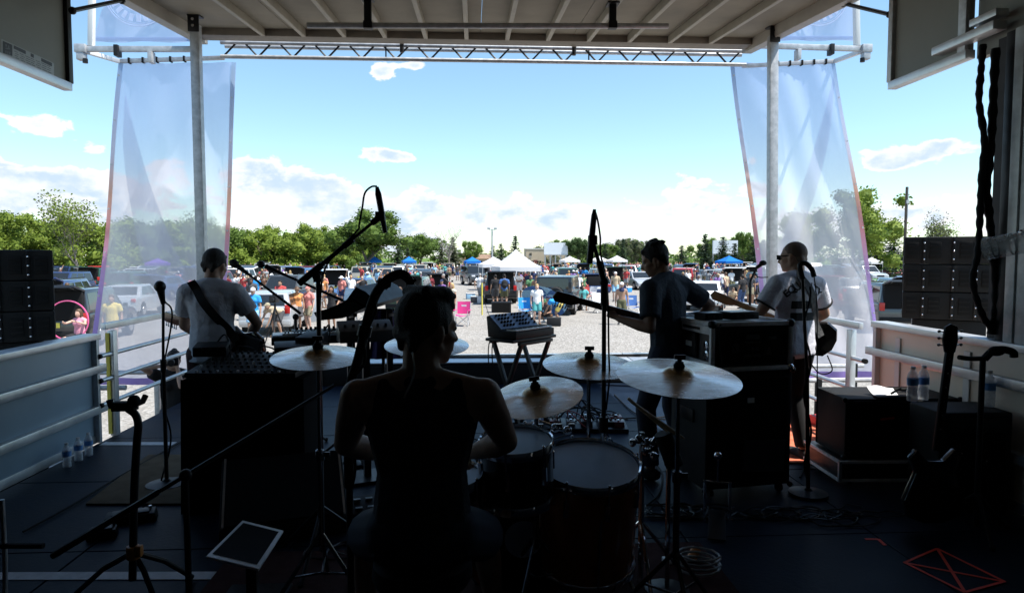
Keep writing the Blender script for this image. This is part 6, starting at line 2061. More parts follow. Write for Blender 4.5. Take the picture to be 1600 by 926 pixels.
    if hatch:
        B().box((0, s['rw'] + .04 if kind != 'sedan' else -hl + .1, (belt + Hh) / 2 - .18), (Wd * .80, .16, Hh - belt + .28)).obj('cargo_opening', shadeblk, t, bevel=.03)  # solid dark block painted as the shaded inside of the boot
        y0, z0 = s['rb'], Hh - .02
        Lh = .95
        P = [V((-hw + .18, y0, z0)), V((hw - .18, y0, z0)), V((hw - .14, y0 - Lh, z0 + .18)), V((-hw + .14, y0 - Lh, z0 + .18))]
        dn = V((0, -.02, -.06))
        h_ = B().add(P + [p + dn for p in P], [(0, 1, 2, 3), (7, 6, 5, 4), (0, 4, 5, 1), (1, 5, 6, 2), (2, 6, 7, 3), (3, 7, 4, 0)]).obj('tailgate', white_, t, smooth=None)
        a = [p.lerp(sum(P, V()) / 4, .16) for p in P]
        B().add([p + V((0, 0, .008)) for p in a] + [p + dn - V((0, 0, .008)) for p in a], [(0, 1, 2, 3), (7, 6, 5, 4), (0, 4, 5, 1), (1, 5, 6, 2), (2, 6, 7, 3), (3, 7, 4, 0)]).obj('tailgate_glass', glassd, h_, smooth=None)
    CARS[key] = t
    t['free'] = 1
    return t


def car(kind, colour, u, Y, rz, label, hatch=False, group='cars parked on the lot'):
    p = car_proto(kind, hatch)
    if p.get('free'):
        del p['free']
        o = p
    else:
        o = copy_tree(p)
    o.location = (gx(u, Y), Y, GZ + .006)
    o.rotation_euler = (0, 0, rad(rz))
    tag(o, label, 'car', group)
    pm_ = PAINT[colour]
    wh = PAINT['white']
    for c in list(o.children):
        for d in [c] + list(c.children):
            if d.type == 'MESH' and d.data.materials and d.data.materials[0] == wh and d.name.split('.')[0] in ('body', 'cabin', 'rear_bumper', 'front_bumper', 'tailgate'):
                if kind == 'jeep' and d.name.startswith('cabin'):
                    paint(d, PAINT['black'])
                else:
                    paint(d, pm_)
    return o


# ------------------------------------------------------------------ trees
leafs = [mat('leaves_fresh_green', (.13, .19, .025), .65, c2=(.22, .29, .05), scale=1.2, spec=.2), mat('leaves_mid_green', (.075, .13, .022), .65, c2=(.13, .20, .04), scale=1.2, spec=.2),
         mat('leaves_dark_green', (.032, .065, .02), .65, c2=(.06, .10, .03), scale=1.2, spec=.2), mat('leaves_grey_green', (.07, .085, .045), .7, c2=(.12, .13, .075), scale=1.2, spec=.2),
         mat('needles_blue_green', (.022, .042, .026), .7, c2=(.045, .07, .042), scale=1.5, spec=.2)]
for _m, _f in zip(leafs, (.35, .35, .3, .3, .15)):
    _nt = _m.node_tree                       # thin leaves let some sun through
    _q = NG(_nt)
    _p = _nt.nodes['Principled BSDF']
    _t, _x = _q.n('ShaderNodeBsdfTranslucent'), _q.n('ShaderNodeMixShader')
    _nt.links.new(_p.inputs['Base Color'].links[0].from_socket, _t.inputs[0])
    _x.inputs[0].default_value = _f
    _o = next(n for n in _nt.nodes if n.type == 'OUTPUT_MATERIAL')
    _nt.links.new(_p.outputs[0], _x.inputs[1])
    _nt.links.new(_t.outputs[0], _x.inputs[2])
    _nt.links.new(_x.outputs[0], _o.inputs[0])
bark = mat('tree_bark', (.10, .08, .06), .9, var=.3, scale=8, bump=.5)
barkg = mat('grey_bark', (.20, .18, .155), .9, var=.25, scale=8, bump=.4)


def leaf(b, p, s, rr):
    a = V((rr.uniform(-1, 1), rr.uniform(-1, 1), rr.uniform(-.6, .6))).normalized() * s
    c = a.cross(V((rr.uniform(-1, 1), rr.uniform(-1, 1), rr.uniform(-1, 1)))).normalized() * s * .7
    i = len(b.v)
    b.v += [tuple(p - a), tuple(p - c * .9 + a * .1), tuple(p + a), tuple(p + c)]
    b.f.append((i, i + 1, i + 2, i + 3))
    b.mi.append(rr.choice((0, 0, 0, 1)))


def limb_tree(seed, r_trunk, h_trunk, h, spread, nlimb, twig=1):
    """trunk and limbs; returns bmesh and the branch tips"""
    rr = random.Random(seed)
    b, tips = B(), []

    def grow(p, d, L, r, lev):
        n_ = 4
        pts, rs = [p], [r]
        for i in range(n_):
            d = (d + V((rr.uniform(-.18, .18), rr.uniform(-.18, .18), rr.uniform(-.02, .16)))).normalized()
            pts.append(pts[-1] + d * L / n_)
            rs.append(r * (1 - .6 * (i + 1) / n_))
        b.tube(pts, rs, 6 if lev else 8)
        tips.append((pts[-1], lev))
        if lev < twig + 1:
            for k in range(3 if lev else nlimb):
                i = rr.randint(2, n_)
                a = rr.uniform(0, 6.28)
                nd = (d * .55 + V((math.cos(a), math.sin(a), rr.uniform(.1, .8))) * .75).normalized()
                grow(pts[i], nd, L * rr.uniform(.5, .75), rs[i] * .7, lev + 1)
    grow(V((0, 0, 0)), V((0, 0, 1)), h_trunk, r_trunk, 0)
    return b, tips


def core(b, c, r, rr):
    """the dense inner leaf mass of a clump"""
    i0 = len(b.v)
    b.sph(c, r, 7, 5)
    for i in range(i0, len(b.v)):
        b.v[i] = tuple(c + (V(b.v[i]) - c) * rr.uniform(.7, 1.15))


TREES = {}


def tree_proto(kind, var):
    key = (kind, var)
    if key in TREES:
        return TREES[key]
    rr = random.Random(hash(kind) % 1 + var * 17 + len(kind))
    b = B()
    if kind == 'broad':          # unit: about 8 m tall
        trunk, tips = limb_tree(var + 3, .22, 3.6, 8, 3, 6)
        blobs = [(V((rr.gauss(0, 1.35), rr.gauss(0, 1.35), 4.9 + rr.gauss(0, 1.25))), rr.uniform(.55, 1.25)) for _ in range(34)]
        blobs = [(V((c.x, c.y, max(2.0, min(7.2, c.z)))), r) for c, r in blobs]
        blobs += [(p, .7) for p, l in tips if p.z > 2.2][:14]
        n_, ls = 190, .12
        for c, r in blobs:
            core(b, c, r * .68, rr)
            for _ in range(int(n_ * r)):
                d = V((rr.gauss(0, 1), rr.gauss(0, 1), rr.gauss(.15, 1))).normalized()
                leaf(b, c + d * r * rr.uniform(.55, 1.05), ls * rr.uniform(.6, 1.3), rr)
    elif kind == 'bushy':        # low, wide, down to the ground
        trunk, tips = limb_tree(var + 23, .14, 2.2, 5, 2, 6)
        blobs = [(V((rr.gauss(0, 1.5), rr.gauss(0, 1.2), rr.uniform(.4, 4.4))), rr.uniform(.5, 1.1)) for _ in range(40)]
        blobs = [(V((c.x * (1.15 - c.z * .16), c.y, c.z)), r) for c, r in blobs]
        for c, r in blobs:
            core(b, c, r * .68, rr)
            for _ in range(int(170 * r)):
                d = V((rr.gauss(0, 1), rr.gauss(0, 1), rr.gauss(.15, 1))).normalized()
                leaf(b, c + d * r * rr.uniform(.5, 1.05), .12 * rr.uniform(.6, 1.3), rr)
    elif kind == 'airy':         # thin crown, branches showing
        trunk, tips = limb_tree(var + 43, .15, 3.8, 8, 2, 8, 2)
        for p, l in tips:
            for _ in range(26 if l else 8):
                leaf(b, p + V((rr.gauss(0, .42), rr.gauss(0, .42), rr.gauss(0, .38))), .12 * rr.uniform(.6, 1.3), rr)
    elif kind == 'bare':
        trunk, tips = limb_tree(var + 63, .20, 4.2, 8, 2, 9, 2)
        for p, l in tips:
            for _ in range(3):
                leaf(b, p + V((rr.gauss(0, .3), rr.gauss(0, .3), rr.gauss(0, .3))), .07, rr)
    else:                        # conifer, about 7 m
        trunk = B().tube([V((0, 0, 0)), V((0, 0, 3.5)), V((.03, 0, 6.9))], [.16, .09, .02], 8)
        z = .5
        while z < 6.8:
            R0 = 1.75 * (1 - z / 7.1) ** .85 + .08
            nb_ = max(5, int(11 * R0 / 1.6))
            for k in range(nb_):
                a = rr.uniform(0, 6.28)
                Lb = R0 * rr.uniform(.65, 1.12)
                m_ = max(3, int(Lb * 9))
                for i in range(m_):
                    f = (i + .5) / m_
                    p = V((math.cos(a) * Lb * f, math.sin(a) * Lb * f, z - .28 * f * Lb + .12 * f * f))
                    for _ in range(3):
                        leaf(b, p + V((rr.gauss(0, .10), rr.gauss(0, .10), rr.gauss(0, .07))), .15 * rr.uniform(.6, 1.2) * (1.1 - .4 * f), rr)
            z += .34
    tm = trunk.mesh('trunk', [bark], 50)
    cm = b.mesh('crown', [leafs[0], leafs[1]], None)
    TREES[key] = (tm, cm)
    return TREES[key]


def tree(kind, var, u, Y, s, pal, label, group=None, sx=1.0, rz=None, x=None):
    tm, cm = tree_proto(kind, var)
    t = T({'broad': 'broadleaf_tree', 'bushy': 'bushy_tree', 'airy': 'thin_tree', 'bare': 'bare_tree'}.get(kind, 'conifer_tree'), label, 'tree', (gx(u, Y) if x is None else x, Y, GZ), R.uniform(0, 6.28) if rz is None else rz, group)
    t.scale = (s * sx, s * sx, s)
    a = link('trunk', tm, t)
    if kind in ('bare', 'airy'):
        paint(a, barkg)
    c = link('crown', cm, t)
    paint(c, leafs[pal[0]], 0)
    paint(c, leafs[pal[1]], 1)
    return t

# ------------------------------------------------------------------ crowd figures
HC = {}
POSES = {
    'standing': dict(), 'standing woman': dict(fem=True, lf=(-.09, .02, 0), rf=(.08, -.02, 0)),
    'arms crossed': dict(lh=(.13, .20, 1.16), rh=(-.13, .24, 1.20), lp=(-1, -.2, -.6), rp=(1, -.2, -.6)),
    'hand on hip': dict(fem=True, rh=(.17, .02, .98), rp=(1, -.5, 0), lh=(-.26, .08, .86), hyaw=20),
    'raising a drink': dict(rh=(.06, .24, 1.44), rp=(1, .1, -.6), lh=(-.25, .12, .95)),
    'walking': dict(lf=(-.09, .28, 0), rf=(.09, -.28, .04), lean=4, lh=(-.24, -.16, .90), rh=(.24, .24, .95), pelvis=(0, 0, .93)),
    'arm raised': dict(rh=(.30, .20, 1.86), rp=(1, 0, -.4)),
    'looking at a phone': dict(fem=True, lh=(-.05, .28, 1.15), rh=(.06, .28, 1.15), lp=(-1, -.2, -.8), rp=(1, -.2, -.8), hpitch=22),
    'sitting': dict(pelvis=(0, -.05, .50), lf=(-.14, .42, 0), rf=(.14, .42, 0), lk=(-.2, .4, 1), rk=(.2, .4, 1), lh=(-.2, .28, .66), rh=(.2, .28, .66), lean=-6),
    'bending over': dict(lean=78, pelvis=(0, -.12, .90), lh=(-.10, .60, .38), rh=(.12, .64, .40), lp=(-1, 0, 0), rp=(1, 0, 0), lf=(-.12, -.08, 0), rf=(.12, .02, 0), hpitch=-20),
    'crouching': dict(lean=28, pelvis=(0, 0, .34), lf=(-.16, .06, 0), rf=(.16, .10, 0), lk=(-.5, 1, .6), rk=(.5, 1, .6), lh=(-.12, .5, .42), rh=(.14, .5, .40), hpitch=12),
    'holding a hoop': dict(fem=True, pelvis=(0, -.05, .58), lf=(-.12, .34, 0), rf=(.12, .36, 0), lk=(-.2, .6, 1), rk=(.2, .6, 1), lh=(-.30, .36, 1.02), rh=(.10, .42, 1.00), lp=(-1, 0, -.6), rp=(1, 0, -.6)),
}
VOX = .021


def hum(pose):
    if pose not in HC:
        HC[pose] = {'H': Human(1.74, curl=.7, **POSES[pose])}
    return HC[pose]


def piece(pose, what):
    d = hum(pose)
    if what not in d:
        H_ = d['H']
        a = what.split(':')
        me = {'body': lambda: H_.body('person_body', .018), 'tee': lambda: H_.tee('tshirt', VOX, .58, .022), 'tank': lambda: H_.tee('tank_top', VOX, 0, .018),
              'longsleeve': lambda: H_.tee('shirt', VOX, .97, .022), 'bikini': lambda: H_.tee('bikini_top', VOX, 0, .008),
              'shorts': lambda: H_.legs('shorts', VOX, .82, .022), 'briefs': lambda: H_.legs('shorts', VOX, .35, .014), 'trousers': lambda: H_.legs('trousers', VOX, 2, .020),
              'skirt': lambda: H_.skirt('skirt', VOX), 'shoes': lambda: H_.shoes('shoes', VOX), 'hair': lambda: H_.hair('hair' if a[-1] not in ('cap', 'sunhat') else a[-1], .016, a[-1])}[a[0]]()
        me.materials.append(blackc)
        d[what] = me
    return d[what]


CLOTH = {}


def cloth(nm):
    pal = {'white': (.72, .72, .73), 'red': (.42, .05, .05), 'coral': (.60, .22, .19), 'pink': (.60, .26, .34), 'blue': (.05, .13, .34), 'bright blue': (.02, .25, .60), 'light blue': (.28, .50, .70), 'navy': (.015, .025, .08),
           'black': (.013, .013, .015), 'grey': (.26, .27, .28), 'dark grey': (.06, .06, .065), 'green': (.08, .20, .09), 'teal': (.07, .32, .33), 'yellow': (.62, .48, .12), 'orange': (.60, .24, .08), 'purple': (.17, .09, .27),
           'tan': (.46, .36, .24), 'khaki': (.30, .26, .17), 'denim': (.05, .09, .20), 'olive': (.09, .09, .045), 'brown': (.12, .06, .03), 'cream': (.66, .60, .46), 'magenta': (.50, .03, .18), 'maroon': (.14, .012, .02)}
    return mat('cloth_' + nm.replace(' ', '_'), pal[nm], .9, var=.12, scale=11)


HAIRC = {'dark': hairm, 'brown': mat('brown_hair', (.07, .035, .015), .6, var=.3, scale=50), 'blond': mat('blond_hair', (.38, .26, .11), .6, var=.25, scale=50), 'grey': mat('grey_hair', (.30, .29, .28), .6, var=.2, scale=50)}


def crowd(u, Y, pose, rz, h, sk, top, low, hair, label, group='people in the crowd on the lot', x=None, z=0.0):
    s = h / 1.74
    if pose in ('sitting', 'crouching'):
        s = h / 1.74
    t = T('person', label, 'person', (gx(u, Y) if x is None else x, Y, GZ + z + .004), rad(rz), group)
    t.scale = (s, s, s)
    o = link('body', piece(pose, 'body'), t)
    paint(o, sk)
    if top:
        nm = {'tee': 'tshirt', 'tank': 'tank_top', 'longsleeve': 'shirt', 'bikini': 'bikini_top'}[top[0]]
        o = link(nm, piece(pose, top[0]), t)
        paint(o, cloth(top[1]))
    if low:
        o = link({'briefs': 'shorts'}.get(low[0], low[0]), piece(pose, low[0]), t)
        paint(o, cloth(low[1]))
    o = link('shoes', piece(pose, 'shoes'), t)
    paint(o, cloth(('black', 'white', 'brown', 'dark grey')[int(u + Y) % 4]))
    if hair:
        st, hc = hair
        o = link('hair' if st not in ('cap', 'sunhat') else ('cap' if st == 'cap' else 'sun_hat'), piece(pose, 'hair:' + st), t)
        paint(o, HAIRC.get(hc) or cloth(hc))
        if st in ('cap', 'sunhat'):
            o = link('hair', piece(pose, 'hair:buzz'), t)
            paint(o, HAIRC['brown'])
    return t


# ---- chairs, coolers, canopies
chair_mesh = {}


def camp_chair(u, Y, rz, colour, label, x=None):
    if not chair_mesh:
        b = B()
        for x_ in (-.26, .26):
            b.tube([V((x_, -.22, 0)), V((x_, .24, .44))], .012, 6).tube([V((x_, .24, 0)), V((x_, -.22, .44)), V((x_ * 1.05, -.36, .92))], .012, 6).tube([V((x_ * 1.02, .26, 0)), V((x_ * 1.02, .26, .62))], .011, 6)
        for y in (-.22, .24):
            b.tube([V((-.26, y, .01)), V((.26, y, .43))], .009, 6).tube([V((.26, y, .01)), V((-.26, y, .43))], .009, 6)
        chair_mesh['frame'] = b.mesh('frame', [galv], 40)
        chair_mesh['seat'] = B().grid(lambda s, t_: (-.27 + .54 * s, .24 - .46 * t_, .44 - .05 * math.sin(math.pi * s)), 6, 4).mesh('seat', [blackc], 40)
        chair_mesh['backrest'] = B().grid(lambda s, t_: (-.28 + .56 * s, -.22 - .15 * t_ - .04 * math.sin(math.pi * s), .46 + .48 * t_), 6, 4).mesh('backrest', [blackc], 40)
        chair_mesh['armrest'] = B().box((0, .01, .63), (.07, .52, .015)).mesh('armrest', [blackc], 40)
        chair_mesh['logo'] = B().box((0, -.345, .78), (.20, .004, .07)).mesh('printed_patch', [whitep], 40)
    t = T('camp_chair', label, 'chair', (gx(u, Y) if x is None else x, Y, GZ + .004), rad(rz), 'folding camp chairs on the lot')
    link('frame', chair_mesh['frame'], t)
    for nm in ('seat', 'backrest'):
        paint(link(nm, chair_mesh[nm], t), cloth(colour))
    for s_ in (-1, 1):
        o = link('armrest', chair_mesh['armrest'], t, (.29 * s_, 0, 0))
        paint(o, cloth(colour))
    link('printed_patch', chair_mesh['logo'], t)
    return t


def canopy(u, Y, w_, colour, label, peak=1.05, rz=12):
    t = T('canopy_tent', label, 'canopy', (gx(u, Y), Y, GZ), rad(rz), 'pop up canopies over the crowd')
    h_ = w_ / 2
    ez = 2.1
    for x in (-h_, h_):
        for y in (-h_, h_):
            B().cyl((x * .97, y * .97, 0), (x * .97, y * .97, ez), .03, n=8).obj('leg', galv, t)
    m_ = colour
    b = B()
    n_ = 8
    for sx, sy in ((0, -1), (1, 0), (0, 1), (-1, 0)):
        def f(s, q_):
            a = (s - .5) * 2 * h_ * (1 - q_)
            d = h_ * (1 - q_)
            z = ez + .02 + peak * q_ ** 1.25
            return (a if sx == 0 else sx * d, a if sy == 0 else sy * d, z)
        b.grid(f, 6, n_)
    b.obj('roof_cloth', m_, t, smooth=25)
    b = B()
    for x0, y0, x1, y1 in ((-h_, -h_, h_, -h_), (h_, -h_, h_, h_), (h_, h_, -h_, h_), (-h_, h_, -h_, -h_)):
        b.grid(lambda s, q_: (x0 + (x1 - x0) * s, y0 + (y1 - y0) * s, ez + .02 - .26 * q_ - .03 * abs(math.sin(s * 15)) * q_), 20, 1)
    b.obj('valance', m_, t, smooth=25)
    return t


tentw = fabric('white_tent_cloth', [(0, (.78, .78, .80)), (1, (.78, .78, .80))], 1.0, 0, 3, .35)
tentb = fabric('blue_tent_cloth', [(0, (.03, .20, .62)), (1, (.03, .20, .62))], 1.0, 0, 3, .3)
tentp = fabric('purple_tent_cloth', [(0, (.20, .08, .55)), (1, (.20, .08, .55))], 1.0, 0, 3, .3)

canopy(806, 42, 2.55, tentw, 'large white peaked canopy tent in the middle of the lot', 1.05, 10)
canopy(771, 56, 2.2, tentw, 'small white canopy tent with red marks beside the large peaked one', .6, 8)
canopy(585, 96, 1.9, tentb, 'blue canopy in front of the big round tree', .6)
canopy(639, 92, 1.8, tentb, 'blue canopy between the big round tree and the bare tree', .6)
canopy(738, 88, 1.9, tentb, 'blue canopy behind the dark jeep in the clearing', .55)
canopy(1139, 86, 2.5, tentb, 'light blue canopy over the white open hatch car on the right half', .7)
canopy(890, 102, 2.5, tentw, 'white canopy left of the tall microphone in front of the far screen', .65)
canopy(936, 108, 2.5, tentw, 'white canopy just right of the tall microphone, left one of two', .7)
canopy(964, 104, 2.5, tentw, 'white canopy right of the tall microphone, right one of two', .75)
canopy(246, 68, 2.1, tentp, 'purple canopy seen through the mesh banner by the photographer', .45, 20)
canopy(1362, 78, 1.7, tentw, 'white canopy at the foot of the dark pines past the bassist banner', .5)

# ---- named cars
CL = [
    ('hatchback', 'silver', 432, 26.0, 4, 'silver hatchback seen from behind between the man in bright blue and the woman in coral', False),
    ('suv', 'dark grey', 447, 36.5, 176, 'dark grey SUV facing the stage with a wide windscreen behind the man in red', False),
    ('suv', 'white', 530, 48, 6, 'white SUV with raised tailgate left of the bent boom', True),
    ('sedan', 'mid blue', 556, 41, 172, 'blue sedan facing the stage behind the silver keyboard deck', False),
    ('jeep', 'dark grey', 741, 66, 196, 'dark jeep facing the stage alone in the clearing left of the tent', False),
    ('suv', 'black', 778, 41.5, 2, 'black SUV with raised tailgate and people at its boot left of the tent', True),
    ('jeep', 'black', 876, 33.5, -16, 'black soft top jeep parked behind the bending youth in yellow shorts', False),
    ('sedan', 'dark blue', 915, 47, 12, 'dark sedan with raised boot lid behind the person sitting in teal', True),
    ('minivan', 'red', 1070, 57, -22, 'red van behind the head of the guitarist in the dark T-shirt', False),
    ('sedan', 'silver', 1111, 66, 186, 'silver sedan facing the stage left of the light blue canopy', False),
    ('suv', 'white', 1133, 53, -6, 'white SUV with raised tailgate under the light blue canopy', True),
    ('sedan', 'white', 1104, 35.5, -22, 'white sedan with red tail lights behind the elbow of the guitarist in dark', False),
    ('suv', 'black', 1190, 41, 8, 'black SUV with raised tailgate beside the edge of the bassist banner', True),
    ('suv', 'dark grey', 1384, 26, -14, 'dark SUV with raised tailgate between the bassist banner and the stacked loudspeakers', True),
    ('hatchback', 'pale blue', 1398, 39, -14, 'pale blue hatchback with raised tailgate farther back by the stacked loudspeakers', True),
    ('suv', 'black', 128, 23.0, 10, 'black SUV with raised tailgate behind the woman with the pink hoop', True),
    ('minivan', 'dark blue', 96, 30.5, 12, 'dark blue van at the left loudspeakers, farther back than the black SUV', True),
    ('suv', 'dark green', 645, 34, -4, 'dark green SUV with raised tailgate right behind the bent boom', True),
    ('sedan', 'silver', 205, 33, 8, 'silver sedan seen through the mesh banner by the photographer', False),
    ('suv', 'maroon', 1262, 32, -12, 'maroon SUV seen through the mesh banner behind the bassist', True),
    ('sedan', 'black', 1318, 40, -8, 'black sedan seen through the mesh banner behind the bassist', False),
    ('pickup', 'white', 618, 64, 176, 'white pickup truck below the big round tree', False),
]
taken = []
for (k_, c_, u, Y, rz, lb_, ht) in CL:
    car(k_, c_, u, Y, rz, lb_, ht)
    taken.append((gx(u, Y), Y))

# ---- rows of parked cars behind
rr = random.Random(21)
fills, NEAR = [], [(30, 'grey wall speakers'), (120, 'hoop woman'), (215, 'left mesh banner'), (300, 'left roof post'), (385, 'green wood'), (445, 'wide grey SUV'), (520, 'overhead microphone'), (578, 'big round tree'), (640, 'bent boom'), (700, 'bare tree'), (745, 'lone dark jeep'),
                   (808, 'large peaked tent'), (868, 'white movie screen'), (925, 'tall microphone pole'), (965, 'two white canopies'), (1035, 'dark-shirted guitarist'), (1080, 'red van'), (1140, 'light blue canopy'), (1200, 'right roof post'), (1290, 'right mesh banner'), (1390, 'dark pines'), (1480, 'cream wall speakers')]


def near(u):
    return min(NEAR, key=lambda n_: abs(n_[0] - u))[1]


row_word = lambda Y: 'front' if Y < 50 else 'second' if Y < 60 else 'third' if Y < 72 else 'fourth' if Y < 86 else 'farthest'
for Y0, du, u0, u1 in ((46, 66, -60, 720), (58, 54, -60, 1560), (70, 44, -40, 1540), (83, 37, 0, 1500), (97, 30, 330, 1340)):
    u = u0 + rr.uniform(0, du)
    while u < u1:
        Y = Y0 + rr.uniform(-1.6, 1.6)
        x = gx(u, Y)
        skip = (690 < u < 800 and 50 < Y < 78) or (1000 < u < 1050 and Y < 60) or rr.random() < .13
        if not skip and all(abs(x - a) > 2.5 or abs(Y - c) > 5 for a, c in taken):
            k_ = rr.choice(['suv', 'suv', 'sedan', 'hatchback', 'minivan', 'pickup', 'suv'])
            c_ = rr.choice(['black', 'dark grey', 'silver', 'white', 'white', 'red', 'dark blue', 'mid blue', 'silver', 'beige', 'black', 'dark green', 'maroon'])
            ht = k_ in ('suv', 'minivan', 'hatchback') and rr.random() < .6
            rz = rr.choice([0, 0, 0, 180]) + rr.uniform(-9, 9)
            fills.append((u, Y, k_, c_, ht, rz))
            taken.append((x, Y))
        u += du * rr.uniform(.8, 1.25)


def unique(cands):
    """labels that single each one out: same words get a rank from left to right"""
    groups = {}
    for i, (u, lb_) in enumerate(cands):
        groups.setdefault(lb_, []).append((u, i))
    out = [None] * len(cands)
    W_ = ['first', 'second', 'third', 'fourth', 'fifth', 'sixth', 'seventh', 'eighth', 'ninth', 'tenth', 'eleventh', 'twelfth']
    for lb_, L in groups.items():
        L.sort()
        for r_, (u, i) in enumerate(L):
            out[i] = lb_ if len(L) == 1 else f'{lb_}, {W_[r_]} from left'
    return out


names = {'suv': 'SUV', 'sedan': 'sedan', 'hatchback': 'hatchback', 'minivan': 'van', 'pickup': 'pickup truck'}
cands = [(u, f'{c_} {names[k_]}' + (', tailgate up' if ht else '') + f', {row_word(Y)} row by {near(u)}') for (u, Y, k_, c_, ht, rz) in fills]
for (u, Y, k_, c_, ht, rz), lb_ in zip(fills, unique(cands)):
    car(k_, c_, u, Y, rz, lb_, ht)

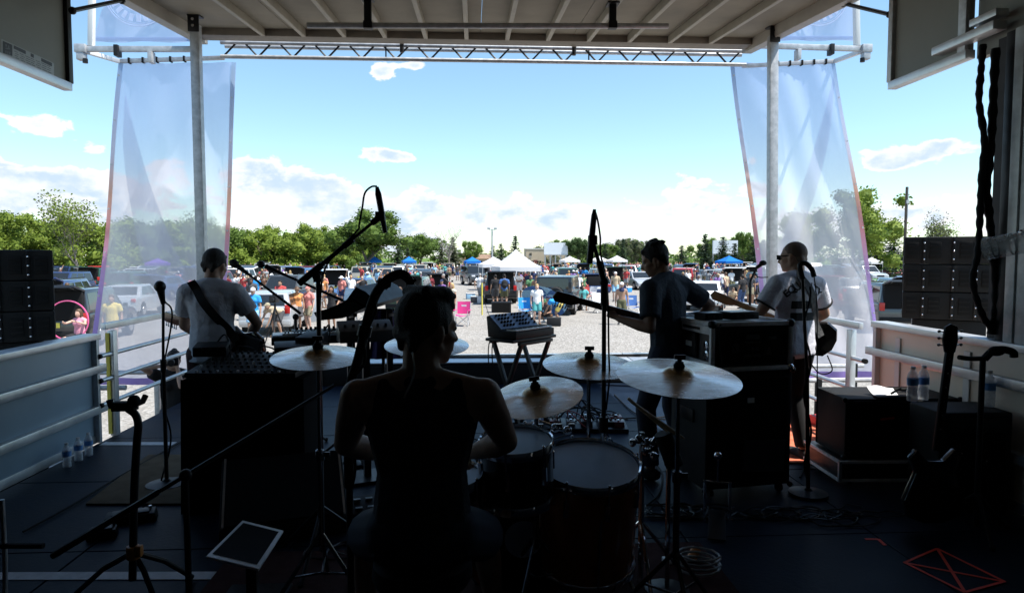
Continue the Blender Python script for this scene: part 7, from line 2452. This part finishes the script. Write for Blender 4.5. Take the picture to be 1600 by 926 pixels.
# ---- people one can pick out
S1, S2, S3 = skin3, skin, skin2
PL = [
    (394, 22.8, 'hand on hip', 176, 1.76, S2, ('tee', 'bright blue'), ('shorts', 'light blue'), ('cap', 'white'), 'man in a bright blue T-shirt, pale blue shorts and white cap'),
    (431, 23.6, 'bending over', 150, 1.70, S2, ('tee', 'tan'), ('shorts', 'dark grey'), ('cap', 'khaki'), 'man in tan bent over the camera tripod by the silver hatchback'),
    (437, 29.5, 'arms crossed', 170, 1.76, S2, ('tee', 'red'), ('shorts', 'khaki'), ('short', 'dark'), 'man in a red T-shirt with crossed arms before the dark grey SUV'),
    (463, 25.4, 'standing woman', 190, 1.66, S2, ('tank', 'orange'), ('skirt', 'dark grey'), ('sunhat', 'brown'), 'woman in an orange top with a dark wrap and brown sun hat'),
    (481, 25.6, 'standing woman', 150, 1.68, S1, ('tee', 'coral'), ('shorts', 'khaki'), ('cap', 'coral'), 'woman in a loose coral blouse and coral cap'),
    (517, 26.0, 'raising a drink', 170, 1.66, S3, ('bikini', 'black'), ('briefs', 'black'), ('long', 'dark'), 'woman in a black bikini behind the keyboard'),
    (624, 22.8, 'hand on hip', 120, 1.76, S3, None, ('shorts', 'navy'), ('short', 'brown'), 'bare chested man in dark patterned swim shorts beside the drummer head'),
    (706, 27.6, 'hand on hip', 130, 1.70, S2, ('tank', 'cream'), ('skirt', 'maroon'), ('long', 'blond'), 'woman in a striped dress beside the pink camp chair'),
    (774, 37.0, 'standing', 10, 1.78, S2, ('tee', 'black'), ('shorts', 'dark grey'), ('short', 'dark'), 'person in black standing at the boot of the black SUV, left one of two'),
    (788, 36.4, 'standing', 0, 1.82, S2, ('tee', 'blue'), ('shorts', 'olive'), ('short', 'dark'), 'man in a blue T-shirt with a black backpack standing on the black box'),
    (811, 43.0, 'arms crossed', 170, 1.78, S2, ('tee', 'white'), ('shorts', 'white'), ('short', 'brown'), 'man all in white with crossed arms under the large tent'),
    (839, 27.4, 'standing', 182, 1.66, S1, ('tee', 'white'), ('shorts', 'teal'), ('short', 'blond'), 'blond youth in a white T-shirt and aqua shorts in front of the blue umbrella'),
    (872, 27.6, 'bending over', 78, 1.62, S2, ('tee', 'bright blue'), ('shorts', 'yellow'), ('cap', 'navy'), 'youth in a blue top and yellow shorts bending over'),
    (857, 28.4, 'crouching', 150, 1.66, S3, ('tee', 'dark grey'), ('shorts', 'black'), ('cap', 'green'), 'person in a green cap crouching beside the bending youth'),
    (826, 31.5, 'sitting', 160, 1.70, S2, ('tee', 'brown'), ('shorts', 'black'), ('short', 'dark'), 'person in brown sitting behind the blue camp chair'),
    (838, 36.0, 'standing', 185, 1.78, S3, None, ('shorts', 'navy'), ('short', 'dark'), 'bare chested man standing behind the blond youth'),
    (848, 36.8, 'standing woman', 185, 1.66, S2, ('tank', 'blue'), ('shorts', 'denim'), ('long', 'brown'), 'woman in a blue tank top beside the bare chested man'),
    (903, 39.5, 'raising a drink', 170, 1.78, S2, ('tee', 'white'), ('trousers', 'denim'), ('short', 'brown'), 'man in a white T-shirt and jeans left of the tall microphone pole'),
    (912, 34.8, 'sitting', 172, 1.74, S2, ('tee', 'teal'), ('shorts', 'white'), ('short', 'dark'), 'person in a teal top and white shorts sitting in a camp chair'),
    (972, 27.2, 'standing', 172, 1.74, S2, None, ('shorts', 'olive'), ('cap', 'white'), 'bare chested man with cap, dark neck scarf and olive shorts'),
    (979, 55.0, 'standing', 150, 1.76, S2, ('tee', 'red'), ('shorts', 'grey'), ('short', 'dark'), 'person in red on the open gravel under the white canopies'),
    (1161, 35.0, 'standing', 20, 1.80, S2, ('tee', 'black'), ('trousers', 'denim'), ('short', 'dark'), 'man in a black T-shirt and jeans walking away near the bassist microphone'),
    (1129, 46.0, 'standing', 10, 1.76, S2, ('tee', 'white'), ('shorts', 'denim'), ('short', 'brown'), 'person in a white T-shirt at the boot of the white SUV'),
    (1121, 38.5, 'sitting', 150, 1.72, S2, ('tee', 'yellow'), ('shorts', 'khaki'), ('short', 'dark'), 'person in yellow sitting by the white sedan with red tail lights'),
    (1145, 37.5, 'crouching', 170, 1.70, S2, ('tee', 'tan'), ('shorts', 'brown'), ('short', 'brown'), 'person in tan crouching left of the man in black'),
    (1180, 38.0, 'arms crossed', 190, 1.74, S2, ('tee', 'navy'), ('shorts', 'black'), ('short', 'dark'), 'person in navy at the boot of the black SUV by the bassist banner'),
    (118, 19.6, 'holding a hoop', 165, 1.66, S1, ('tank', 'pink'), ('shorts', 'black'), ('long', 'brown'), 'woman with sunglasses holding a pink hoop, black shorts and pale pink top'),
    (172, 19.8, 'standing', 190, 1.70, S2, ('tee', 'yellow'), ('briefs', 'blue'), ('short', 'brown'), 'person in a rainbow coloured top seen through the mesh banner'),
    (103, 27.0, 'standing', 20, 1.76, S2, ('tee', 'grey'), ('trousers', 'dark grey'), ('short', 'brown'), 'man in a grey shirt standing behind the woman with the pink hoop'),
    (95, 24.0, 'sitting', 170, 1.72, S3, ('tee', 'tan'), ('trousers', 'khaki'), ('short', 'dark'), 'person in tan sitting left of the woman with the pink hoop'),
    (690, 33.0, 'standing woman', 160, 1.66, S2, ('bikini', 'purple'), ('shorts', 'purple'), ('cap', 'navy'), 'woman in purple with a navy cap behind the pink camp chair'),
    (497, 33.0, 'standing', 170, 1.76, S2, ('tank', 'cream'), ('shorts', 'grey'), ('short', 'brown'), 'man in a cream tank top between the overhead stand and the coral blouse'),
    (392, 33.0, 'standing', 180, 1.72, skind, ('tee', 'dark grey'), ('shorts', 'black'), ('short', 'dark'), 'person in a dark grey T-shirt behind the man in bright blue'),
    (651, 55.0, 'standing woman', 185, 1.68, S2, ('tee', 'teal'), ('shorts', 'yellow'), ('short', 'dark'), 'person in a teal top and yellow shorts over the drummer head'),
    (892, 46.0, 'sitting', 160, 1.72, S2, ('tee', 'white'), ('shorts', 'navy'), ('cap', 'white'), 'person in white sitting at the raised boot of the dark sedan'),
]
for (u, Y, ps, rz, h_, sk, tp, lw_, hr_, lb_) in PL:
    crowd(u, Y, ps, rz, h_, sk, tp, lw_, hr_, lb_)

# hoop, rainbow top stripes, props
hpv = V((gx(118, 19.6) + .02, 19.1, GZ + 1.02))
o = B().lathe([(.52, -.014), (.548, -.014), (.548, .014), (.52, .014), (.52, -.014)], 48, Matrix.Rotation(rad(90), 4, 'X'), close=False).obj('hula_hoop', mat('pink_plastic_hoop', (.75, .12, .30), .35), loc=hpv)
tag(o, 'large pink hula hoop held before the woman at the black SUV', 'hoop')
camp_chair(722, 27.0, 170, 'magenta', 'empty pink camp chair beside the woman in the striped dress')
camp_chair(821, 29.5, 185, 'bright blue', 'empty bright blue camp chair left of the blond youth')
camp_chair(990, 31.0, 182, 'blue', 'empty dark blue camp chair right of the man with cap and olive shorts')
camp_chair(912, 34.7, 172, 'grey', 'grey camp chair under the person sitting in teal')
camp_chair(1121, 38.4, 150, 'red', 'red camp chair under the person sitting in yellow')
camp_chair(826, 31.4, 160, 'green', 'green camp chair under the person sitting in brown')
camp_chair(95, 23.9, 170, 'black', 'black camp chair under the person sitting in tan')
camp_chair(892, 45.9, 160, 'navy', 'navy camp chair under the person sitting at the raised boot')
camp_chair(938, 33.0, 200, 'white', 'empty white camp chair right of the tall microphone pole')
camp_chair(384, 30.0, 190, 'teal', 'empty teal camp chair behind the man in bright blue')
camp_chair(566, 29.0, 180, 'dark grey', 'empty dark camp chair under the keyboards, far right one')
# blue sun umbrella lying on its side
c = V((gx(850, 30.2), 30.2, GZ))
t = T('sun_umbrella', 'blue and white sun umbrella tilted to the ground behind the blond youth', 'umbrella', c)
b = B()
Mu = Matrix.Translation((0, 0, .75)) @ Matrix.Rotation(rad(28), 4, 'Y') @ Matrix.Rotation(rad(-35), 4, 'X')
for k in range(8):
    b.mat(k % 2)
    b.grid(lambda s, q_: Mu @ V((math.cos((k + s) * math.pi / 4) * 1.05 * q_, math.sin((k + s) * math.pi / 4) * 1.05 * q_, .42 * (1 - q_ * q_))), 4, 5)
b.obj('cover', [cloth('blue'), cloth('light blue')], t)
B().cyl(Mu @ V((0, 0, .44)), Mu @ V((0, 0, -1.0)), .015, n=8).obj('pole', galv, t)
t = T('speaker_box', 'low black box under the two people at the boot of the black SUV', 'box', (gx(783, 33.5), 33.5, GZ + .004))
B().box((0, 0, .26), (.95, .6, .52)).obj('box_body', black, t, bevel=.02)
B().box((0, -.302, .26), (.8, .01, .40)).obj('front_cloth', clothb, t)
t = T('yellow_pole', 'thin yellow pole with a brace left of the low black box', 'pole', (gx(753, 32), 32, GZ))
B().cyl((0, 0, 0), (0, 0, 1.5), .035, n=8).obj('pole', yellowp, t)
B().cyl((0, 0, 1.0), (.32, 0, 0), .015, n=6).obj('brace', blackm, t)
for (u, Y, c_, nm) in ((743, 40.5, 'dark grey', 'dark cooler box on the gravel left of the black SUV'), (753, 40.2, 'white', 'white cooler box between the dark cooler and the black SUV'), (735, 44, 'light blue', 'pale blue cooler box at the edge of the clearing'), (866, 26.8, 'black', 'dark bag box before the bending youth'), (614, 23.2, 'magenta', 'small magenta bag on the gravel beside the bare chested man'), (944, 35.5, 'red', 'red and white bag by the tall microphone pole')):
    t = T('cooler_box' if 'cooler' in nm else 'bag', nm, 'cooler' if 'cooler' in nm else 'bag', (gx(u, Y), Y, GZ + .004), rad(rr.uniform(-20, 20)))
    B().box((0, 0, .17), (.55, .36, .34) if 'bag on' not in nm else (.24, .2, .3)).obj('box_body', cloth(c_), t, bevel=.03)
    if 'cooler' in nm:
        B().box((0, 0, .365), (.58, .39, .06)).obj('lid', whitep, t, bevel=.015)
    B().tube([V((-.2, 0, .36)), V((-.2, 0, .46)), V((.2, 0, .46)), V((.2, 0, .36))], .014, 6).obj('handle', blackm, t)
pk = V((gx(788, 36.4), 36.4, GZ))
t = T('backpack', 'black backpack on the back of the man in blue by the black SUV', 'backpack', pk + V((0, -.20, 1.28)))
B().sph((0, 0, 0), (.17, .10, .24), 12, 8).obj('bag_body', blackc, t)
B().sph((0, -.08, -.07), (.12, .05, .10), 10, 8).obj('front_pocket', blackc, t)
sf = V((gx(972, 27.2), 27.2, GZ))
o = B().lathe([(.06, .08), (.10, .02), (.11, -.05), (.05, -.12)], 12, close=False).obj('neck_scarf', cloth('navy'), loc=sf + V((0, -.03, 1.42)))
tag(o, 'dark neck scarf worn by the bare chested man with the cap', 'scarf')
# video camera on tripod
c = V((gx(428, 21.8), 21.8, GZ))
t = T('video_tripod', 'black video camera on a tripod on the gravel before the silver hatchback', 'camera tripod', c)
for k in range(3):
    a = .6 + k * 2.094
    B().tube([V((0, 0, 1.15)), V((math.cos(a) * .42, math.sin(a) * .42, 0))], [.026, .018], 8).obj('leg', blackm, t)
B().cyl((0, 0, 1.05), (0, 0, 1.28), .035, n=8).obj('tripod_head', blackm, t)
B().box((0, -.05, 1.42), (.20, .42, .22)).box((0, .0, 1.56), (.08, .3, .05)).obj('camera_body', black, t, bevel=.02)
B().cyl((0, -.26, 1.42), (0, -.38, 1.42), .07, n=12).obj('lens', blackm, t)
t = T('white_board', 'white board sign standing behind the bikini woman and the coral blouse', 'board', (gx(492, 29), 29, GZ), rad(-8))
B().box((0, 0, .62), (.45, .04, 1.2)).obj('panel', white, t, bevel=.01)
for x in (-.2, .2):
    B().tube([V((x, .02, 1.1)), V((x, .35, 0))], .012, 6).obj('strut', galv, t)

# ---- the rest of the crowd
pp_, spots = [], []
tops = ['white', 'white', 'white', 'white', 'grey', 'black', 'navy', 'dark grey', 'tan', 'red', 'blue', 'light blue', 'black', 'black', 'grey', 'navy', 'teal', 'yellow', 'pink', 'green', 'purple', 'orange', 'coral', 'tan', 'bright blue', 'dark grey', 'maroon']
lows = ['khaki', 'denim', 'black', 'navy', 'grey', 'white', 'light blue', 'olive', 'dark grey']
tries = 0
while len(pp_) < 262 and tries < 30000:
    tries += 1
    u = rr.uniform(335, 1215) if rr.random() < .84 else rr.uniform(-20, 1540)
    Y = rr.choice([(36, 43), (38, 43), (49, 54.5), (49, 54.5), (61.5, 66.5), (61.5, 66.5), (74, 79), (87, 93)])
    Y = rr.uniform(*Y)
    if (690 < u < 765 and 44 < Y < 70) or (985 < u < 1055 and Y < 62) or (Y < 41 and (860 < u < 1010 or 600 < u < 765)):
        continue
    if u < 330 and Y > 70:
        continue
    x = gx(u, Y)
    if any(abs(x - a) < 1.1 and abs(Y - c) < 2.6 for a, c in taken) or any(abs(x - a) < .5 and abs(Y - c) < .5 for a, c in spots):
        continue
    spots.append((x, Y))
    ps = rr.choice(['standing', 'standing', 'standing woman', 'standing woman', 'arms crossed', 'hand on hip', 'raising a drink', 'walking', 'looking at a phone', 'arm raised', 'sitting'])
    fem = POSES[ps].get('fem')
    tk = rr.choice(['tee', 'tee', 'tee', 'tank', 'longsleeve'])
    bare = (not fem) and rr.random() < .12
    tcol, lcol = rr.choice(tops), rr.choice(lows)
    low_ = ('skirt' if fem and rr.random() < .2 else 'trousers' if rr.random() < .2 else 'shorts')
    hs_ = rr.choice(['long', 'long', 'bun', 'sunhat', 'cap']) if fem else rr.choice(['short', 'short', 'cap', 'buzz'])
    hc = rr.choice(['dark', 'brown', 'blond', 'grey'] if hs_ not in ('cap', 'sunhat') else ['white', 'red', 'navy', 'black', 'tan'])
    pp_.append((u, Y, ps, rr.choice([180, 180, 180, 0, 90, -90, 150, 210]) + rr.uniform(-30, 30), rr.uniform(1.60, 1.70) if fem else rr.uniform(1.68, 1.84), rr.choice([S1, S2, S2, S3, skind]), None if bare else (tk, tcol), (low_, lcol), (hs_, hc)))
cands, seats = [], []
for (u, Y, ps, rz, h_, sk, tp, lw_, hr_) in pp_:
    who = 'bare chested person' if not tp else f'person in {tp[1]} ' + {'tee': 'T-shirt', 'tank': 'vest', 'longsleeve': 'shirt'}[tp[0]]
    act = {'standing woman': 'standing', 'hand on hip': 'arm akimbo', 'arms crossed': 'crossed arms', 'arm raised': 'arm raised', 'looking at a phone': 'holding phone', 'raising a drink': 'raising drink'}.get(ps, ps)
    cands.append((u, f'{who}, {act}, {row_word(Y)} row by {near(u)}'))
for (u, Y, ps, rz, h_, sk, tp, lw_, hr_), lb_ in zip(pp_, unique(cands)):
    t = crowd(u, Y, ps, rz, h_, sk, tp, lw_, hr_, lb_)
    if ps == 'sitting':
        c_ = ('navy', 'green', 'red', 'grey')[int(u) % 4]
        seats.append((u, Y, rz, c_, f'{c_} camp chair with a person seated, {row_word(Y)} row by {near(u)}'))
for (u, Y, rz, c_, _), lb_ in zip(seats, unique([(q_[0], q_[4]) for q_ in seats])):
    camp_chair(u, Y, rz, c_, lb_)
# empty chairs and cooler boxes between the cars
stuff_ = []
while len(stuff_) < 60:
    u, Y = rr.uniform(-20, 1500), rr.choice([40, 42, 50, 52, 55, 63, 66, 76]) + rr.uniform(-1.5, 1.5)
    x = gx(u, Y)
    if (690 < u < 765 and 44 < Y < 70) or (985 < u < 1055 and Y < 62) or any(abs(x - a) < 1.2 and abs(Y - c) < 2.7 for a, c in taken) or any(abs(x - a) < .7 and abs(Y - c) < .7 for a, c in spots):
        continue
    spots.append((x, Y))
    stuff_.append((u, Y, rr.choice(['chair', 'chair', 'cooler']), rr.choice(['navy', 'green', 'red', 'grey', 'white', 'bright blue', 'black']), rr.uniform(120, 240)))
for (u, Y, w_, c_, rz), lb_ in zip(stuff_, unique([(q_[0], ('empty ' if q_[2] == 'chair' else '') + f'{q_[3]} ' + ('camp chair' if q_[2] == 'chair' else 'cooler box') + f', {row_word(q_[1])} row by {near(q_[0])}') for q_ in stuff_])):
    if w_ == 'chair':
        camp_chair(u, Y, rz, c_, lb_)
    else:
        t = T('cooler_box', lb_, 'cooler', (gx(u, Y), Y, GZ + .004), rad(rz), 'cooler boxes between the cars')
        B().box((0, 0, .17), (.58, .36, .34)).obj('box_body', cloth(c_), t, bevel=.03)
        B().box((0, 0, .365), (.60, .39, .06)).obj('lid', whitep, t, bevel=.015)

# the far crowd past those, one mass of small figures
b = B()
rf = random.Random(31)
fc = [cloth(c_) for c_ in ('white', 'red', 'blue', 'black', 'teal', 'coral', 'grey', 'navy', 'yellow')] + [S2]
for _ in range(330):
    u, Y = rf.uniform(350, 1210), rf.choice([rf.uniform(86, 93), rf.uniform(100, 112), rf.uniform(112, 130)])
    p, h_ = V((gx(u, Y), Y, GZ)), rf.uniform(1.55, 1.85)
    b.mat(9).sph(p + V((0, 0, h_ - .12)), (.09, .10, .12), 6, 5).cyl(p + V((-.1, 0, 0)), p + V((-.09, 0, .45)), .06, n=5).cyl(p + V((.1, 0, 0)), p + V((.09, 0, .45)), .06, n=5)
    b.mat(rf.randrange(9)).tube([p + V((0, 0, .82)), p + V((0, 0, 1.1)), p + V((0, 0, h_ - .38)), p + V((0, 0, h_ - .26))], [.17, .15, .21, .08], 7)
    for s_ in (-1, 1):
        b.tube([p + V((.2 * s_, 0, h_ - .36)), p + V((.27 * s_, .02, h_ - .62)), p + V((.24 * s_, -.12, h_ - .82))], [.06, .05, .035], 5)
    b.mat(rf.choice((3, 6, 7, 2))).tube([p + V((0, 0, .9)), p + V((-.09, 0, .45))], [.11, .085], 6).tube([p + V((0, 0, .9)), p + V((.09, 0, .45))], [.11, .085], 6)
o = b.obj('distant_crowd', fc, kind='stuff', smooth=50)

# ------------------------------------------------------------------ trees, poles, far buildings
TL = [
    ('bushy', 0, -40, 70, 1.4, (0, 1), 'tall leafy tree behind the loudspeakers at the left edge', 1.0), ('broad', 1, 20, 74, .92, (0, 1), 'tall bright green tree over the loudspeakers by the grey wall', 1.0),
    ('airy', 0, 126, 66, .98, (0, 3), 'thin airy tree with bare twigs left of the mesh banner', 1.0), ('bushy', 1, 85, 78, 1.40, (0, 1), 'low bushy tree between the loudspeakers and the thin tree', 1.0),
    ('bushy', 2, 145, 74, 1.25, (0, 1), 'bushy tree behind the edge of the mesh banner', 1.0), ('airy', 1, 60, 80, .85, (0, 1), 'airy green tree right above the loudspeakers', 1.0),
    ('broad', 0, 576, 94, 1.13, (1, 2), 'big round dark green tree behind the overhead microphone', 1.4), ('conifer', 0, 622, 104, .80, (4, 2), 'dark spruce at the right foot of the big round tree', 1.2),
    ('broad', 2, 655, 112, .80, (1, 2), 'mid green tree between the big round tree and the bare tree', 1.2), ('conifer', 1, 637, 108, .60, (4, 3), 'short grey spruce right of the big round tree', 1.3),
    ('bare', 0, 700, 100, .92, (3, 3), 'tall bare tree against the clouds right of the drummer head', 1.0), ('conifer', 2, 708, 104, .82, (3, 3), 'wide grey green spruce below the bare tree', 1.6), ('conifer', 0, 690, 110, .7, (3, 4), 'grey spruce left of the wide one below the bare tree', 1.5),
    ('broad', 1, 735, 135, .72, (1, 0), 'far green tree left of the light pole', 1.0),
    ('conifer', 1, 805, 106, .86, (4, 2), 'pointed dark spruce above the large tent', 1.25), ('conifer', 2, 783, 112, .70, (4, 2), 'dark spruce left of the pointed one above the tent', 1.4), ('conifer', 0, 770, 116, .66, (4, 2), 'dark spruce beside the light pole', 1.3),
    ('broad', 2, 905, 140, .84, (2, 2), 'round dark tree right of the white movie screen', 1.1), ('conifer', 1, 946, 138, .78, (4, 2), 'spruce behind the tall microphone pole', 1.3),
    ('conifer', 2, 973, 138, .92, (4, 2), 'spruce over the right one of the white canopies', 1.3), ('broad', 0, 995, 150, .80, (3, 1), 'grey green tree left of the dark T-shirt guitarist', 1.0),
    ('conifer', 0, 1065, 122, .68, (4, 2), 'small dark spruce right of the guitarist head', 1.82), ('conifer', 1, 1102, 120, .98, (4, 2), 'tall dark spruce left of the second screen', 1.35), ('conifer', 2, 1130, 118, .90, (4, 2), 'dark spruce in front of the second screen', 1.69),
    ('conifer', 0, 1148, 124, .75, (4, 2), 'low spruce under the second screen', 1.82), ('broad', 1, 1160, 140, .98, (1, 2), 'upright green tree right of the second screen', .8), ('conifer', 1, 1180, 122, .92, (4, 2), 'dark spruce beside the edge of the bassist banner', 1.69),
    ('broad', 0, 1335, 58, 1.08, (0, 1), 'tall fresh green tree half behind the bassist banner', 1.05), ('conifer', 2, 1372, 82, .82, (4, 2), 'dark pine right of the bassist banner, left one of two', 2.08), ('conifer', 0, 1396, 84, .84, (4, 2), 'dark pine left of the utility pole, right one of two', 2.08),
    ('airy', 2, 1450, 76, .92, (3, 0), 'thin pale tree with open twigs over the loudspeakers by the cream wall', 1.0), ('conifer', 1, 1432, 92, .66, (3, 4), 'yellowish spruce under the thin pale tree', 1.56), ('conifer', 0, 1470, 92, .58, (3, 4), 'small spruce right of the thin pale tree', 1.56),
    ('conifer', 2, 1492, 84, .62, (4, 2), 'pointed spruce over the loudspeakers by the cream wall', 1.43), ('conifer', 1, 1515, 86, .56, (4, 2), 'small pointed spruce left of the cable bundles', 1.1), ('airy', 0, 330, 90, .95, (0, 3), 'thin tree behind the post over the grey T-shirt', 1.0),
    ('broad', 1, 1250, 75, .95, (0, 1), 'leafy tree seen through the mesh banner above the bassist', 1.0), ('bushy', 0, 210, 92, 1.5, (0, 1), 'bushy tree seen through the mesh banner above the purple canopy', 1.0),
]
for (k_, v_, u, Y, s_, pal, lb_, sx_) in TL:
    tree(k_, v_, u, Y, s_, pal, lb_, 'trees round the lot', sx_)
# the green wood left of the big tree: single trees one can tell apart
wood_ = []
rw = random.Random(8)
for i in range(24):
    u = 340 + i * 9.4 + rw.uniform(-4, 4)
    Y = rw.choice([108, 114, 121, 128])
    tall = 1.0 + .22 * math.sin(i * .9) + rw.uniform(-.1, .1)
    k_ = 'bushy' if i % 3 else 'broad'
    wood_.append((u, Y, k_, i % 3, tall * (1.18 if k_ == 'bushy' else .78), rw.choice([(0, 1), (0, 0), (1, 0), (1, 1)])))
for i in range(20):
    u = 1010 + i * 11 + rw.uniform(-4, 4) if i > 8 else 860 + i * 17 + rw.uniform(-5, 5)
    wood_.append((u, rw.uniform(150, 175), 'broad' if i % 2 else 'bushy', i % 3, rw.uniform(.75, 1.0) * (1.3 if i % 2 == 0 else 1), rw.choice([(1, 3), (3, 1), (1, 2)])))
for i in range(7):
    wood_.append((190 + i * 22, rw.uniform(98, 112), 'bushy', i % 3, rw.uniform(1.3, 1.6), (0, 1)))
cands = [(u, ('bushy' if k_ == 'bushy' else 'round crowned') + ' ' + {0: 'fresh green', 1: 'mid green', 3: 'grey green'}[pal[0]] + ' tree in the far wood near ' + near(u)) for (u, Y, k_, v_, s_, pal) in wood_]
for (u, Y, k_, v_, s_, pal), lb_ in zip(wood_, unique(cands)):
    tree(k_, v_, u, Y, s_, pal, lb_, 'trees of the far wood', 1.15)
# the wood behind everything, one mass
b = B()
for _ in range(26000):
    u = rw.uniform(-350, 1950)
    Y = rw.uniform(205, 235)
    hmax = 5.4 + 1.7 * math.sin(u * .021) + 1.2 * math.sin(u * .057 + 1) + .8 * math.sin(u * .13)
    if 720 < u < 900:
        hmax *= .75
    leaf(b, V((gx(u, Y), Y, GZ + hmax * (rw.random() ** .7))), rw.uniform(.3, .6), rw)
o = b.obj('distant_woods', [leafs[1], leafs[3]], kind='stuff', smooth=None)
b = B()
for _ in range(9000):
    u = rw.choice([rw.uniform(-300, 520), rw.uniform(-300, 520), rw.uniform(860, 1200), rw.uniform(1330, 1700)])
    Y = (100 if u > 300 else 84) + rw.uniform(-2, 2) + (40 if 860 < u < 1200 else 0)
    leaf(b, V((gx(u, Y), Y, GZ + .9 * rw.random() ** 1.5 * (1 + .6 * math.sin(u * .09)))), rw.uniform(.10, .22), rw)
o = b.obj('undergrowth', [leafs[0], leafs[1]], kind='stuff', smooth=None)

# light pole, utility pole, screens, buildings
t = T('light_pole', 'tall steel light pole with two lamp heads beside the dark spruces', 'light pole', (gx(769, 100), 100, GZ))
hp_ = W(769, 358, 100).z - GZ
B().cyl((0, 0, 0), (0, 0, hp_), .16, .10, 8).obj('pole', galv, t)
B().bar((-.5, 0, hp_ - .05), (.5, 0, hp_ - .05), .1, .1).obj('cross_arm', galv, t)
for x in (-.5, .5):
    B().box((x, -.08, hp_ + .10), (.42, .35, .26)).obj('lamp_head', galv, t, bevel=.03)
t = T('utility_pole', 'weathered wooden utility pole left of the loudspeakers by the cream wall', 'utility pole', (gx(1413, 40), 40, GZ))
hp_ = W(1413, 292, 40).z - GZ
B().cyl((0, 0, 0), (.02, 0, hp_), .10, .075, 10).obj('pole', bark, t)
B().cyl((.05, -.08, hp_ - 1.9), (.05, -.08, hp_), .03, n=6).box((.02, -.1, hp_ - .9), (.12, .1, .2)).obj('conduit', galv, t)
scrm = mat('white_screen_paint', (.70, .74, .78), .6, var=.03)
for (u0, u1, v0, v1, Y, nm, k) in ((850, 887, 379, 397, 139, 'white drive in movie screen beside the beige building', 1), (1114, 1152, 375.5, 396, 129, 'pale blue second movie screen behind the dark spruces', 2)):
    a, c = W(u0, v0, Y), W(u1, v1, Y)
    t = T('movie_screen', nm, 'screen', ((a.x + c.x) / 2, Y, GZ))
    w_ = c.x - a.x
    B().box((0, 0, (a.z + c.z) / 2 - GZ), (w_, .4, a.z - c.z)).obj('screen_face', scrm, t)
    for i in range(5):
        B().box((-w_ / 2 + .3 + i * (w_ - .6) / 4, .6, (a.z - GZ) / 2), (.25, .25, a.z - GZ)).obj('post', galv, t)
    B().box((0, -.22, c.z - GZ - .1), (w_, .1, .2)).obj('lower_frame', galv, t)
beige = mat('beige_stucco', (.46, .38, .27), .85, var=.08, scale=.6)
brick = mat('brown_roof_tiles', (.22, .14, .09), .85, var=.2, scale=3)
Y = 150
a, c, d = W(822, 389, Y), W(853, 412, Y), W(878, 398, Y)
t = T('beige_building', 'beige flat roofed two storey building right behind the large tent', 'building', (a.x, Y, GZ))
B().box(((c.x - a.x) / 2, 3, (a.z - GZ) / 2), (c.x - a.x, 6, a.z - GZ)).obj('tower_wall', beige, t)
B().box(((c.x + d.x) / 2 - a.x, 3.2, (d.z - GZ) / 2), (d.x - c.x + 4, 5.2, d.z - GZ)).obj('wing_wall', beige, t)
B().box(((c.x - a.x) / 2, 3, a.z - GZ + .08), (c.x - a.x + .2, 6.2, .16)).obj('roof_edge', white, t)
for (x, z, w_, h_) in ((1.2, 1.2, .9, 1.0), (2.9, 1.2, .9, 1.0), (1.0, 3.1, .5, .7), (5.2, 1.0, 1.4, .9)):
    f_ = B().box((x, -.03, z), (w_, .08, h_)).obj('window', glassd, t)
    B().box((x, -.06, z - h_ / 2 - .05), (w_ + .15, .12, .08)).obj('sill', white, f_)
B().box((2.1, -.03, .95), (.9, .08, 1.9)).obj('door', mat('maroon_door', (.12, .03, .025), .5), t)
a, c = W(722, 401, 150), W(770, 411, 150)
t = T('snack_building', 'long low building with a brown roof left of the dark spruces', 'building', (a.x, 150, GZ))
w_ = c.x - a.x
B().box((w_ / 2, 3, 1.1), (w_, 6, 2.2)).obj('wall', beige, t)
B().prism([(-.6, 2.2), (6.6, 2.2), (3, 3.15)], -.3, w_ + .3, Matrix(((0, 0, 1, 0), (1, 0, 0, 0), (0, 1, 0, 0), (0, 0, 0, 1)))).obj('roof', brick, t)
for k in range(4):
    B().box((.9 + k * 1.55, -.04, 1.3), (.8, .08, .8)).obj('window', glassd, t)
